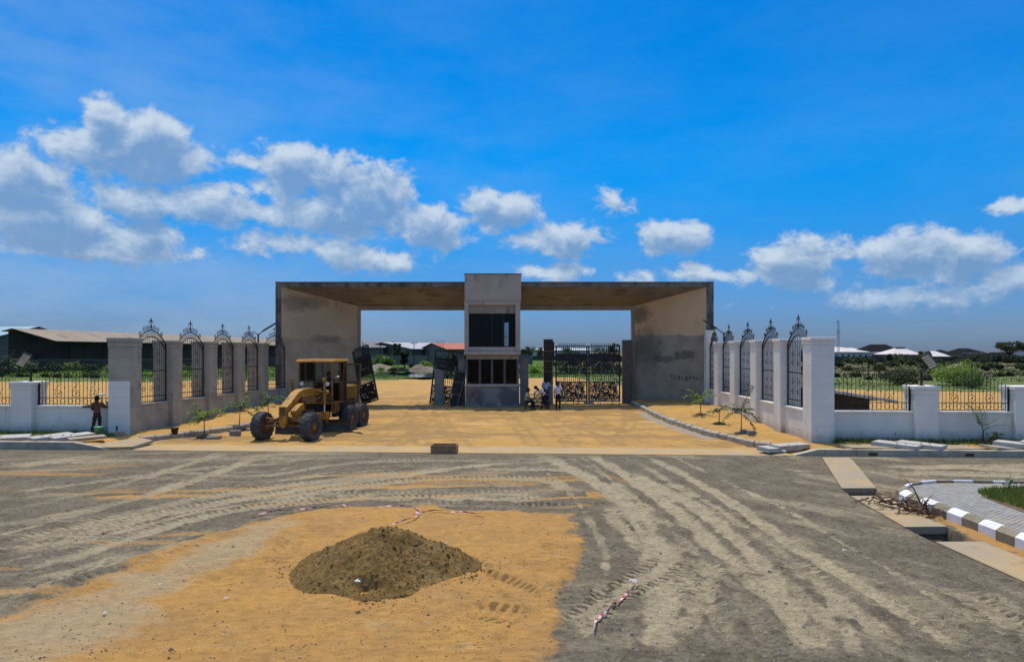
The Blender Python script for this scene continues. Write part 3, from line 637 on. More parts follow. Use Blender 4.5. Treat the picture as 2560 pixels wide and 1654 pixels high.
def build_road():
    d = [5.6]
    while d[-1] < 27.2: d.append(d[-1]+.017*(d[-1]/8)**1.55)
    d = np.array(d)[:,None]; u = np.linspace(-1.02, 1.02, 1000)[None,:]
    Y = np.repeat(d, u.shape[1], 1); X = u*d
    e = edge(X); Y = np.where(Y > e, e+.002*(Y-e), Y)                     # last rows gather on the road edge
    z = samp(HGT, X, Y); fade = 1-sstep(Y, e-.8, e-.05)
    p = pit(X, Y); dep = np.zeros_like(X)
    for a, b, dp in GAPS: dep = np.maximum(dep, dp*((Y > a) & (Y < b)))
    cover = p*(dep == 0)
    Z = z*fade - .02*cover - .03*(1-fade)*0
    Z = Z*(1-p) + p*np.where(dep > 0, -dep, -.10)
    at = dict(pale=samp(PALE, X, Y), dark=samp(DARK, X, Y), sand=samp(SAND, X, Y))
    bord = np.minimum(sstep(1.02-np.abs(u)+0*X, 0, .05), sstep(d-5.6+0*X, 0, .8)); Z = Z*bord-.030*(1-bord)*(1-p)
    for q in at: at[q] = at[q]*bord
    at['pale'] = at['pale']*(1-p*(dep > 0)); at['sand'] = at['sand']*(1-p*(dep > 0))
    # keep the ground under the island low
    isl = sstep(X-10.05, 0, .1)*(Y < 18.5)*sstep(X-10.05, 0, .1)
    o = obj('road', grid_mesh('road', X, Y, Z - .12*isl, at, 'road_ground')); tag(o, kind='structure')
    o['label'] = 'grey gravel road with pale tyre tracks and laid orange sand'
build_road()

def sand_layers(k, col):
    N, L = k['N'], k['L']; noise, rng, mix, mth = k['noise'], k['rng'], k['mix'], k['mth']
    a = N.new('ShaderNodeAttribute'); a.attribute_name = 'grassy'; g = a.outputs['Fac']
    b = N.new('ShaderNodeAttribute'); b.attribute_name = 'soil'; s = b.outputs['Fac']
    nf = noise(4.0, 6, .65)
    col = mix(mth('MULTIPLY', rng(mth('ADD', s, mth('MULTIPLY', mth('SUBTRACT', nf, .5), 1.1)), .2, 1.15), .75), col, (.27,.165,.065))
    c = N.new('ShaderNodeAttribute'); c.attribute_name = 'grit'; gr = c.outputs['Fac']
    col = mix(rng(mth('ADD', gr, mth('MULTIPLY', mth('SUBTRACT', nf, .5), .6)), .35, .75), col, (.27,.25,.21))
    gc = mix(rng(noise(2.0, 6), .35, .65), (.085,.13,.022), (.14,.15,.05))
    return mix(rng(mth('ADD', g, mth('MULTIPLY', mth('SUBTRACT', nf, .5), .8)), .4, .65), col, gc)
pmat('sand_ground', (.475,.272,.075), (.40,.235,.072), sc=.5, det=8, rough=.95, bump=.8, bsc=14, bdist=.05, spec=.2, layers=sand_layers,
     stains=[((.30,.20,.09),(.5,1.3,.5),.52,.66,.7),((.50,.35,.15),(.35,.9,.35),.55,.7,.6),((.14,.09,.05),(2.2,3.4,2.),.64,.75,.6)])
def build_apron():
    ys = [24.0]
    while ys[-1] < 92: ys.append(ys[-1]+.10*(ys[-1]/28)**1.6)
    v = np.array(ys)[:,None]; u = np.linspace(-1.06, 1.06, 760)[None,:]
    Y = np.repeat(v, 760, 1); X = u*v
    e = edge(X); keep = Y
    Y = np.maximum(Y, e-.004*(e-Y)); Z = gz(X, Y)
    Z = np.where(Y <= e+.02, Z-.001, Z)
    n = fbm(X, Y, 3, .6); kl, kr = polyx(KLP, Y), polyx(KRP, Y)
    # tyre ruts and scuffs across the driveway
    inn = (X > kl)*(X < kr)*sstep(Y, e+1.3, e+2.5)*(1-sstep(Y, 60, 70))
    rr = fbm(X*.45, Y*1.1, 4, .9); Z = Z + inn*.12*(rr-.5)*(.4+fbm(X, Y, 2, .3)) + inn*.085*(fbm(X*.8, Y*1.2, 3, 1.9)-.5)
    rut = np.zeros_like(X)
    for (xa, ya, xb, yb, bend) in ((-6.5,26,-6.8,62,1.2),(-4.9,26,-5.2,62,1.2),(-3.2,26,-7.4,60,-1.0),(-1.6,26,-5.9,60,-1.0),(1.0,26,-6.2,58,1.5),(2.6,26,-4.8,58,1.5),(4.6,26.5,2.6,44,-.8),(6.3,26.5,4.2,44,-.8),(3.4,26,6.8,41,.6),(7.6,27,-2.0,41,.9),(-9.0,27,-3.0,42,.5),(8.6,27,1.5,40,-.4)):
        tt = (Y-ya)/(yb-ya); pxx = xa+(xb-xa)*tt+bend*np.sin(np.pi*np.clip(tt,0,1))+.25*(fbm(Y*0+xa, Y, 3, .5)-.5); dx = np.abs(X-pxx)/(1+.25*abs(xb-xa)/(yb-ya))
        on = sstep(tt, -.02, .04)*(1-sstep(tt, .9, 1.0))*(.4+.9*fbm(X+xa, Y, 3, .5))
        Z = Z + inn*on*(-.030*np.exp(-(dx/.2)**2)+.022*np.exp(-((dx-.38)/.13)**2)*(.5+fbm(X, Y, 2, 3.)))
        rut = np.maximum(rut, on*(np.exp(-((dx-.27)/.13)**2)+.5*np.exp(-(dx/.2)**2)*(np.sin(Y*22+xa)>.2)))
    verge = np.maximum(sstep(-16.6-X, 0, .8)*(1-sstep(Y, 31, 32)), sstep(X-12.4, 0, .8)*(1-sstep(Y, 29, 30)))
    grassy = verge*np.where(X > 0, sstep(Y, 25.9, 27.0), sstep(Y, 28.2, 29.2))*(.45+.6*fbm(X, Y, 3, 1.2))
    lim = np.interp(X, [-40, -17, -10, 8, 13, 30, 60], [82, 82, 88, 90, 70, 62, 62])+10*(fbm(X, Y, 4, .12)-.5)
    grassy = np.maximum(grassy, sstep(Y, lim-3, lim+1.5))
    soil = inn*(sstep(fbm(X*.45, Y*1.6, 5, .6), .44, .66)*.9 + sstep(fbm(X*.5+31, Y*1.8+.2*X, 4, 1.8), .50, .70)*.8 + .5*sstep(fbm(X, Y*1.5, 3, 5.), .58, .72))
    soil = np.clip(soil+inn*rut*.8*(.4+fbm(X+5, Y, 3, 2.)), 0, 1.2)
    grit = sstep(.55-np.abs(X-kr+.45), 0, .5)*(Y < 40)*sstep(Y, 28, 30)*.8 + sstep(.5-np.abs(X-kl-.5), 0, .5)*(Y < 36)*.6
    tag(obj('sand_ground', grid_mesh('sand_ground', X, Y, Z, dict(grassy=grassy, soil=soil, grit=grit), 'sand_ground')), 'orange sand of the driveway and plot', kind='structure')
build_apron()

def field_layers(k, col):
    N, L = k['N'], k['L']; noise, rng, mix, mth = k['noise'], k['rng'], k['mix'], k['mth']
    s = N.new('ShaderNodeSeparateXYZ'); L.new(k['P'], s.inputs[0])
    rt = rng(s.outputs[0], 5, 40)                                    # drier scrub towards the east side of the plot
    dry = mix(rng(noise((.05,.12,.05), 7, .65), .42, .6), (.115,.115,.042), (.24,.19,.115))
    dry = mix(rng(noise((.09,.2,.09), 6, .65), .5, .62), dry, (.05,.065,.024))
    grn = mix(rng(noise((.06,.18,.06), 6, .6), .4, .62), (.105,.175,.026), (.055,.095,.02))
    grn = mix(rng(noise((.05,.16,.05), 6, .6), .60, .72), grn, (.25,.19,.11))
    return mix(rt, grn, dry)
pmat('field_ground', (.1,.15,.03), sc=.2, rough=.95, bump=1.0, bsc=.8, bdist=.6, spec=.1, layers=field_layers)
def build_field():
    ys = [85.0]
    while ys[-1] < 420: ys.append(ys[-1]*1.012)
    ys += [480, 600, 900, 1500, 3000, 5500]
    v = np.array(ys)[:,None]; u = np.linspace(-1.6, 1.6, 300)[None,:]; Y = np.repeat(v, 300, 1); X = u*v
    Z = .05+1.1*(fbm(X, Y, 4, .06)-.5)*sstep(Y, 88, 130)*(1-sstep(Y, 330, 420))
    tag(obj('field', grid_mesh('field', X, Y, Z, {}, 'field_ground')), 'green and olive open field behind the walls', kind='structure')
    m = MB(); m.add([(-5000,-600,-1.3),(5000,-600,-1.3),(5000,5500,-1.3),(-5000,5500,-1.3)], [(0,1,2,3)])
    tag(m.build('terrain', 'field_ground'), 'flat land under everything', kind='structure')
    # left and right of the fan the road goes on
    for s in (-1, 1):
        m = MB(); n = 30
        vs = []; fs = []
        for i in range(n+1):
            y = 4+(26.9-4)*i/n; a = s*(1.02*max(y, 5.6)-.05); y2 = min(y, float(edge(a)))
            vs += [(a, y2, -.035), (s*60, y2 if i < n else float(edge(s*60)), -.035)]
        for i in range(n): fs.append((2*i, 2*i+1, 2*i+3, 2*i+2))
        m.add(vs, fs); tag(m.build('road', 'road_ground'), 'gravel road running on outside the picture', kind='structure')
    m = MB(); m.add([(-300,-400,-.04),(300,-400,-.04),(300,5.75,-.04),(-300,5.75,-.04)], [(0,1,2,3)])
    tag(m.build('road', 'road_ground'), 'gravel yard below the viewpoint', kind='structure')
build_field()
# puddles in the field behind the open gate
pmat('puddle_water', (.03,.035,.035), (.04,.045,.04), sc=.5, rough=.06, bump=.02, bsc=3, spec=.6)
def puddle(pts, z, label):
    m = MB(); c = catmull(pts+[pts[0]], .8); n = len(c)
    m.add([(p[0]+.5*(random.random()-.5), p[1]+.4*(random.random()-.5), z) for p in c], [tuple(range(n))])
    tag(m.build('water', 'puddle_water'), label, kind='structure')
W_ = lambda P, z: [tuple(gp(x, y, z).xy) for x, y in P]
puddle(W_([(938,925),(980,923.5),(1035,925),(1041,927),(1000,929.5),(945,929)], .62), .62, 'long shallow pool in the grass beyond the open gate')
puddle(W_([(936,935),(960,934),(1000,936),(1040,934),(1090,933),(1094,938),(1060,942),(1020,940.5),(970,938),(938,937)], .58), .58, 'nearer flooded patch at the edge of the sand')
# ================================================================== KERBS, SLABS, ISLAND
def roadside_kerb(x0, x1, top, label, inlets, ramp_at):
    t = thing('roadside_kerb', label, 'kerb', ((x0+x1)/2, float(edge((x0+x1)/2)), 0))
    cx, cy = t.location.x, t.location.y
    xs = [x0]; step = 3.6 if x1 > x0 else -3.6
    while abs(xs[-1]-x0) < abs(x1-x0)-.1: xs.append(xs[-1]+step)
    xs[-1] = x1
    for a, b in zip(xs[:-1], xs[1:]):
        a_, b_ = min(a, b)+.006, max(a, b)-.006; m = MB()
        f = lambda x: float(edge(x))
        la, lb = a_-cx, b_-cx
        zt = top
        cuts = [c for c in inlets if a_ < c < b_]
        segs = []; p = a_
        for c in cuts: segs.append((p, c-.17, 0)); segs.append((c-.17, c+.17, 1)); p = c+.17
        segs.append((p, b_, 0))
        for (u, v, hole) in segs:
            z0 = -.12
            m.hexa([(u-cx,f(u)-cy,z0),(v-cx,f(v)-cy,z0),(v-cx,f(v)-cy+.32,z0),(u-cx,f(u)-cy+.32,z0)],
                   [(u-cx,f(u)-cy+.012,.02 if hole else zt),(v-cx,f(v)-cy+.012,.02 if hole else zt),(v-cx,f(v)-cy+.32,.02 if hole else zt),(u-cx,f(u)-cy+.32,.02 if hole else zt)])
            if hole:
                m.hexa([(u-cx,f(u)-cy+.008,.135),(v-cx,f(v)-cy+.008,.135),(v-cx,f(v)-cy+.32,.135),(u-cx,f(u)-cy+.32,.135)],
                       [(u-cx,f(u)-cy+.012,zt),(v-cx,f(v)-cy+.012,zt),(v-cx,f(v)-cy+.32,zt),(u-cx,f(u)-cy+.32,zt)])
                m.mi = 1; m.box(u-cx, v-cx, f(u)-cy+.22, f(u)-cy+.30, .02, .135); m.mi = 0
        m.build('kerb_block', ['kerb_concrete', 'dark_concrete'], t)
    xe = x1; s = 1 if x1 > x0 else -1; m = MB(); L_ = ramp_at*s
    m.add([(xe-cx,float(edge(xe))-cy+.012,top),(xe-cx,float(edge(xe))-cy+.32,top),(xe-cx,float(edge(xe))-cy,-.12),(xe-cx,float(edge(xe))-cy+.32,-.12),
           (xe+L_-cx,float(edge(xe+L_))-cy+.01,.02),(xe+L_-cx,float(edge(xe+L_))-cy+.32,.02),(xe+L_-cx,float(edge(xe+L_))-cy,-.12),(xe+L_-cx,float(edge(xe+L_))-cy+.32,-.12)],
          [(0,1,5,4),(0,4,6,2),(1,3,7,5),(0,2,3,1),(4,5,7,6),(2,6,7,3)])
    m.build('ramp_block', 'kerb_concrete', t)
roadside_kerb(-44, -17.0, .29, 'long grey concrete kerb below the half painted wall, road side', [], 1.5)
roadside_kerb(44, 11.15, .235, 'long grey concrete kerb with drain inlets below the white wall', [gp(2171,1137).x, gp(2422,1142).x], .85)
# concrete threshold strip between the road and the driveway
def strip():
    m = MB(); n = 60; vs = []; fs = []
    for i in range(n+1):
        x = -15.2+(10.2+15.2)*i/n; y = float(edge(x)); w = 1.35+.12*math.sin(i*1.7)
        vs += [(x, y-.03, -.15), (x, y-.03, .012), (x, y+.25, .03), (x, y+w, .045), (x, y+w, -.1)]
    for i in range(n):
        for k in range(4): fs.append((i*5+k, i*5+k+1, i*5+k+6, i*5+k+5))
    m.add(vs, fs); o = m.build('threshold_slab', 'dusty_strip')
    tag(o, 'pale concrete threshold strip between gravel road and sandy driveway', 'concrete strip')
strip()
# driveway kerb stones
def kerb_line(pts, n, label, h=.25, cut0=0):
    c = catmull(pts, .05); s = np.concatenate([[0], np.cumsum(np.hypot(*np.diff(c, axis=0).T))])
    L_ = s[-1]; n = int(L_/.62); mid = c[len(c)//2]
    t = thing('driveway_kerb', label, 'kerb', (float(mid[0]), float(mid[1]), 0))
    prof = [(-.085,-.2),(.085,-.2),(.085,h),(-.02,h),(-.085,h-.06)]
    me = MB().prism(prof, -.29, .29, axis='y'); me = me.mesh('kerb_stone', 'kerb_concrete')
    me2 = MB().prism(prof, -.29, .29, axis='y').mesh('kerb_stone_dark', 'dark_concrete')
    flip = -1 if pts[0][0] < 0 else 1
    for i in range(n):
        a = (i+.5)*L_/n; p = [float(np.interp(a, s, c[:,k])) for k in (0,1)]
        q = [float(np.interp(min(a+.2, L_), s, c[:,k])-np.interp(max(a-.2, 0), s, c[:,k])) for k in (0,1)]
        ang = math.atan2(q[1], q[0])-math.pi/2 + (math.pi if flip < 0 else 0)
        z = .25*float(sstep(np.array(p[1]), float(edge(p[0]))+1.5, float(edge(p[0]))+17))
        o = obj('kerb_stone', me, t, (p[0]-t.location.x, p[1]-t.location.y, z+random.uniform(-.012,.012)), (random.uniform(-.015,.015), random.uniform(-.02,.02), ang+random.uniform(-.02,.02)), (1, (L_/n-.03)/.58, 1))
        if i+1 < n:                                       # mortar joint, darker and set back
            a2 = (i+1)*L_/n; p2 = [float(np.interp(a2, s, c[:,k])) for k in (0,1)]
            obj('mortar_joint', me2, t, (p2[0]-t.location.x, p2[1]-t.location.y, z-.02), (0,0,ang), (.86, .10, 1))
kerb_line(KLP, 30, 'curving line of grey kerb stones running up to the yellow grader')
kerb_line(KRP, 30, 'curving line of grey kerb stones edging the bed by the white wall')
# loose slabs
_slab = {}
def slab(name, label, mat, pts, th, z, tilt=(0,0), group=None):
    c = sum((Vector(p) for p in pts), Vector((0,0)))/4
    m = MB(); m.hexa([(p[0]-c.x, p[1]-c.y, 0) for p in pts], [((p[0]-c.x)*.985, (p[1]-c.y)*.985, th) for p in pts])
    o = m.build(name, mat); o.location = (c.x, c.y, z); o.rotation_euler = (tilt[0], tilt[1], 0)
    return tag(o, label, 'concrete slab', group)
def rect(cx, cy, w, l, a):
    ca, sa = math.cos(a), math.sin(a)
    return [(cx+u*ca-v*sa, cy+u*sa+v*ca) for u, v in ((-w/2,-l/2),(w/2,-l/2),(w/2,l/2),(-w/2,l/2))]
SG = 'loose drain cover slabs along the verge'
slab('cover_slab', 'pale slab lying at the far left picture edge', 'slab_white', rect(-20.7,27.7,1.9,1.0,.5), .11, .24, (.03,.02), SG)
slab('cover_slab', 'white cover slab with lifting hooks, outer of the pair left of the painter', 'slab_white', rect(-18.55,27.5,.72,1.5,-.62), .13, .30, (.05,0), SG)
slab('cover_slab', 'white cover slab with lifting hooks, inner of the pair near the painter', 'slab_white', rect(-17.8,27.6,.72,1.5,-.62), .13, .30, (.05,0), SG)
slab('cover_slab', 'narrow grey slab propped beside the painter\'s white slab pair', 'slab_concrete', rect(-17.0,27.3,.42,1.3,-.75), .1, .29, (.06,.04), SG)
slab('ramp_slab', 'sandy sloping concrete slab at the corner below the big half painted pillar', 'sandy_concrete', [(-17.0,26.42),(-14.6,26.30),(-14.5,27.6),(-15.6,28.5)], .10, .06, (.06,-.035))
slab('cover_slab', 'pale slab leaning by the base of the white corner pillar', 'slab_white', rect(10.05,25.7,.55,1.9,-1.0), .15, .08, (.05,.07), SG)
slab('cover_slab', 'second pale slab leaning beside the white corner pillar base', 'slab_white', rect(10.55,25.95,.45,1.9,-1.0), .15, .13, (.05,.07), SG)
slab('cover_slab', 'dull tan slab set flat behind the kerb right of the white corner pillar', 'sandy_concrete', rect(13.2,25.45,1.7,1.0,.1), .09, .19, (0,.03), SG)
slab('cover_slab', 'white cover slab, left one of the pair in front of the sheet roofed hut', 'slab_white', rect(14.35,25.45,.8,1.55,.75), .14, .25, (.02,.02), SG)
slab('cover_slab', 'white cover slab, right one of the pair in front of the sheet roofed hut', 'slab_white', rect(15.2,25.4,.8,1.55,.75), .14, .25, (.02,.02), SG)
slab('cover_slab', 'long tan slab set flat between the two white slab pairs', 'sandy_concrete', rect(16.4,25.25,1.3,1.0,.1), .08, .19, (0,.0), SG)
slab('cover_slab', 'tan slab tipped below the young palm', 'slab_concrete', rect(18.0,25.1,1.2,.8,.2), .1, .20, (0,.10), SG)
slab('cover_slab', 'white cover slab, left one of the pair below the young palm', 'slab_white', rect(18.9,25.35,.85,1.6,.75), .14, .26, (.02,.03), SG)
slab('cover_slab', 'white cover slab, right one of the pair below the young palm', 'slab_white', rect(19.85,25.3,.85,1.6,.75), .14, .26, (.02,.03), SG)
slab('cover_slab', 'tan slab at the right picture edge behind the kerb', 'sandy_concrete', rect(21.2,25.2,1.5,1.0,.1), .09, .20, (0,0), SG)
for o in [q for q in bpy.data.objects if q.name.startswith('cover_slab') and q.data.materials[0].name == 'slab_white']:
    m = MB()
    for u in (-.16, .16): m.tube([(u,-.35,.12),(u,-.33,.19),(u,-.25,.19),(u,-.23,.12)], .009, 5)
    m.build('lifting_hook', 'rust', o)
# drain cover strip
def drain_slab(y0, y1, label, name='drain_cover', bend=0):
    n = max(2, int((y1-y0)/.6)); P = []
    cx, cy = 9.4, (y0+y1)/2
    m = MB(); vs = []; fs = []
    for i in range(n+1):
        y = y0+(y1-y0)*i/n
        a = np.interp(y, [p[1] for p in DRL], [p[0] for p in DRL])+.01; b = np.interp(y, [p[1] for p in DRR], [p[0] for p in DRR])-.01
        for (x, z) in ((a,-.13),(a,.028),(b,.034),(b,-.13)): vs.append((x-cx, y-cy, z))
    for i in range(n):
        for k in range(4): fs.append((i*4+k, i*4+(k+1)%4, i*4+4+(k+1)%4, i*4+4+k))
    fs += [(3,2,1,0), tuple(n*4+k for k in range(4))]
    m.add(vs, fs); o = m.build(name, 'sandy_concrete'); o.location = (cx, cy, 0)
    return tag(o, label, 'drain cover')
drain_slab(7.2, 13.55, 'sand dusted concrete drain cover nearest the viewer, beside the striped kerb')
drain_slab(14.7, 17.85, 'concrete drain cover carrying the heap of dry branches')
drain_slab(18.85, 24.3, 'sand dusted drain cover crossing the gravel towards the white corner pillar')
# walls of the open pits
def pits():
    t = thing('drain_channel', 'open concrete drain channel showing between the drain covers', 'drain', (9, 15, 0))
    for a, b, dp in GAPS:
        for S in (DRL, DRR):
            s = -1 if S is DRL else 1; m = MB()
            xa, xb = [float(np.interp(y, [p[1] for p in S], [p[0] for p in S])) for y in (a-.3, b+.3)]
            m.hexa([(xa-9,a-15.3,-dp-.1),(xa+s*.1-9,a-15.3,-dp-.1),(xb+s*.1-9,b-14.7,-dp-.1),(xb-9,b-14.7,-dp-.1)],
                   [(xa-9,a-15.3,-.01),(xa+s*.1-9,a-15.3,-.01),(xb+s*.1-9,b-14.7,-.01),(xb-9,b-14.7,-.01)])
            m.build('channel_wall', 'dark_concrete', t)
pits()
# striped island: kerb stones, paving blocks, grass
def island():
    pts = [(9.78,y) for y in (6.0,8.0,10.0,12.0,14.0)] + [(9.78,15.4)]
    c0 = (11.9, 16.75); 
    for a in (180, 165, 150, 135, 120, 105, 95): pts.append((c0[0]+2.12*math.cos(R(a)), c0[1]+1.0*0+2.0*math.sin(R(a))))
    pts += [(13.0,18.68),(15.0,18.56),(18.0,18.38),(22.0,18.15),(26.0,17.9)]
    c = catmull(pts, .04); s = np.concatenate([[0], np.cumsum(np.hypot(*np.diff(c, axis=0).T))]); L_ = s[-1]; n = int(L_/.52)
    t = thing('island_kerb', 'kerb of white and ochre painted stones round the paved island', 'kerb', (11.5,14,0))
    prof = [(-.10,-.1),(.10,-.1),(.10,.28),(.02,.28),(-.10,.19)]
    mw = MB().prism(prof, -.25, .25, axis='y').mesh('kerb_stone_white', 'kerb_white'); mo = MB().prism(prof, -.25, .25, axis='y').mesh('kerb_stone_ochre', 'kerb_ochre')
    for i in range(n):
        a = (i+.5)*L_/n; p = [float(np.interp(a, s, c[:,k])) for k in (0,1)]
        q = [float(np.interp(min(a+.15, L_), s, c[:,k])-np.interp(max(a-.15, 0), s, c[:,k])) for k in (0,1)]
        o = obj('kerb_stone', mw if i % 2 else mo, t, (p[0]+.10-11.5, p[1]-14, random.uniform(-.008,.008)), (0, random.uniform(-.01,.01), math.atan2(q[1], q[0])-math.pi/2+random.uniform(-.012,.012)), (1, (L_/n-.008)/.5, 1))
    # paving field
    inner = [(x+.2, y) for x, y in c if True]
    m = MB(); poly = [(float(x)+.18, float(y)-.05) for x, y in c[::8]] + [(26.0, 6.0)]
    m.add([(x-11.5, y-14, .21) for x, y in poly], [tuple(range(len(poly)))])
    pv = m.build('island', 'sandy_concrete'); pv.location = (11.5, 14, 0); tag(pv, 'sand joints and bed under the island paving', kind='structure')
    # grass plot outline
    gpoly = [gp(x, y, .25).xy for x, y in ((2445,1226),(2475,1220),(2520,1217),(2640,1213))] + [Vector((19,15.9)), Vector((19,11.5)), Vector((13.5,12.2))] + [gp(x, y, .25).xy for x, y in ((2640,1300),(2560,1277),(2500,1255),(2460,1240))]
    def ing(x, y):
        r = False; nn = len(gpoly)
        for i in range(nn):
            (ax, ay), (bx, by) = gpoly[i], gpoly[(i+1) % nn]
            if (ay > y) != (by > y) and x < (bx-ax)*(y-ay)/(by-ay)+ax: r = not r
        return r
    def inis(x, y):
        if x < 10.0 or y > 18.4: return False
        if x < 11.9 and y > 16.75: return ((x-11.9)/1.88)**2+((y-16.75)/1.78)**2 < 1
        return True
    big = MB(); near = []; bw, bl = .2, .1
    a = R(38); ca, sa = math.cos(a), math.sin(a)
    cells = []
    for i in range(-90, 140):
        for j in range(-60, 200):
            u = (i+(.5 if j % 2 else 0))*bw; v = j*bl
            x = 10.0+u*ca-v*sa; y = 13.0+u*sa+v*ca
            if 9.9 < x < 20 and 7 < y < 18.6 and abs(x) < .84*y+.3 and inis(x, y) and not ing(x, y): cells.append((x, y))
    cells.sort(key=lambda p: p[0]**2+p[1]**2)
    pb = [MB().box(-bw/2+.003, bw/2-.003, -bl/2+.003, bl/2-.003, -.03, .008, .006).mesh('paving_block', k) for k in ('slab_pave', 'slab_pave_b')]
    par = thing('island_paving', 'grey block paving of the island inside the striped kerb', 'paving', (11.5,14,.22))
    vis = [p for p in cells if (p[0]/p[1]) < .76]
    for k, (x, y) in enumerate(vis[:300]):
        obj('paving_block', pb[random.random() < .4], par, (x-11.5, y-14, random.uniform(0,.006)), (random.uniform(-.02,.02), random.uniform(-.02,.02), a))
    ids = set(vis[:300])
    for (x, y) in cells:
        if (x, y) in ids: continue
        h = random.uniform(0,.006); big.mi = int(random.random() < .4)
        big.T = Matrix.Translation((x-11.5, y-14, h)) @ Matrix.Rotation(a, 4, 'Z'); big.box(-bw/2+.003, bw/2-.003, -bl/2+.003, bl/2-.003, -.03, .008)
    big.T = None; o = big.build('paving_blocks', ['slab_pave', 'slab_pave_b'], par, recalc=False); o['kind'] = 'stuff'
    m = MB(); m.add([(p[0]-14, p[1]-15, 0) for p in gpoly], [tuple(range(len(gpoly)))])
    soil = m.build('lawn_soil', 'soil'); soil.location = (14, 15, .222); tag(soil, 'soil bed of the island lawn', kind='structure')
    g = MB(); k = 0
    while k < 22000:
        x = random.uniform(11.6, 17); y = random.uniform(11.6, 18.2)
        if not ing(x, y): continue
        k += 1; h = random.uniform(.05,.16); w = random.uniform(.008,.016); an = random.random()*6.28; lx, ly = random.gauss(0,.03), random.gauss(0,.03)
        dx, dy = math.cos(an)*w, math.sin(an)*w; g.mi = int(random.random() < .3)
        g.add([(x-dx-14,y-dy-15,0),(x+dx-14,y+dy-15,0),(x+lx-14,y+ly-15,h)], [(0,1,2)])
    o = g.build('lawn_grass', ['grass_green', 'grass_dry'], recalc=False); o.location = (14, 15, .222); tag(o, 'bright short grass of the island lawn', 'grass', kind='stuff')
pmat('slab_pave', (.30,.285,.25), (.265,.25,.22), sc=1.5, rough=.9, bump=.3, bsc=60, stains=[((.44,.33,.18),(.9,.9,.9),.56,.7,.6)])
pmat('slab_pave_b', (.27,.255,.225), (.24,.225,.20), sc=1.5, rough=.9, bump=.3, bsc=60, stains=[((.44,.33,.18),(.9,.9,.9),.56,.7,.6)])
island()

# ================================================================== PILLARS, LOW WALLS, FENCE PANELS
def pillar_meshes(w, d, n, ch, mat, cap=.30, flare=.055):
    crs = MB().box(-w/2, w/2, -d/2, d/2, .004, ch-.004, .007).mesh('course', mat)
    core = MB().box(-w/2+.010, w/2-.010, -d/2+.010, d/2-.010, 0, n*ch+.01).mesh('core', mat)
    m = MB(); a, b = w/2, d/2; f = flare; z0 = 0
    m.box(-a-.4*f, a+.4*f, -b-.4*f, b+.4*f, .008, cap*.55, .015); m.box(-a-f, a+f, -b-f, b+f, cap*.55+.002, cap, .015)
    return crs, core, m.mesh('cap', mat)
_pm = {}
def pillar(x, y, z0, top, w, d, mat, label, rz=0, group=None, cap=.30, name='wall_pillar'):
    n = max(3, round((top-z0-cap)/.42)); ch = (top-z0-cap)/n; key = (round(w,3), round(d,3), n, round(ch,3), mat, cap)
    if key not in _pm: _pm[key] = pillar_meshes(w, d, n, ch, mat, cap)
    crs, core, cp = _pm[key]
    t = thing(name, label, 'pillar', (x, y, z0), rz, group)
    obj('core', core, t)
    for i in range(n): obj('course', crs, t, (0,0,i*ch))
    obj('cap', cp, t, (0,0,n*ch)); return t
def low_wall(a, b, zb, top, th, mat, label, part_raw=None, group=None):
    a, b = Vector(a), Vector(b); L_ = (b-a).length; ang = math.atan2((b-a).y, (b-a).x); mid = (a+b)/2
    t = thing('low_wall', label, 'wall', (mid.x, mid.y, 0), ang, group)
    MB().box(-L_/2, L_/2, -th/2, th/2, zb, top-.095).build('wall_panel', mat, t)
    cuts = [(-L_/2, L_/2, mat)] if not part_raw else [(-L_/2, part_raw, mat), (part_raw+.004, L_/2, 'dark_concrete')]
    for u, v, mm in cuts: MB().box(u, v, -th/2-.05, th/2+.05, top-.093, top, .012).build('coping', mm, t)
    m = MB(); q = random.uniform(-.3,.3)*L_; m.lathe([(.03,-.004),(.03,.004)], 8, 'y', (q, -th/2-.004, (zb+top)/2-.1)); m.build('weep_hole', 'dark_concrete', t)
    return t
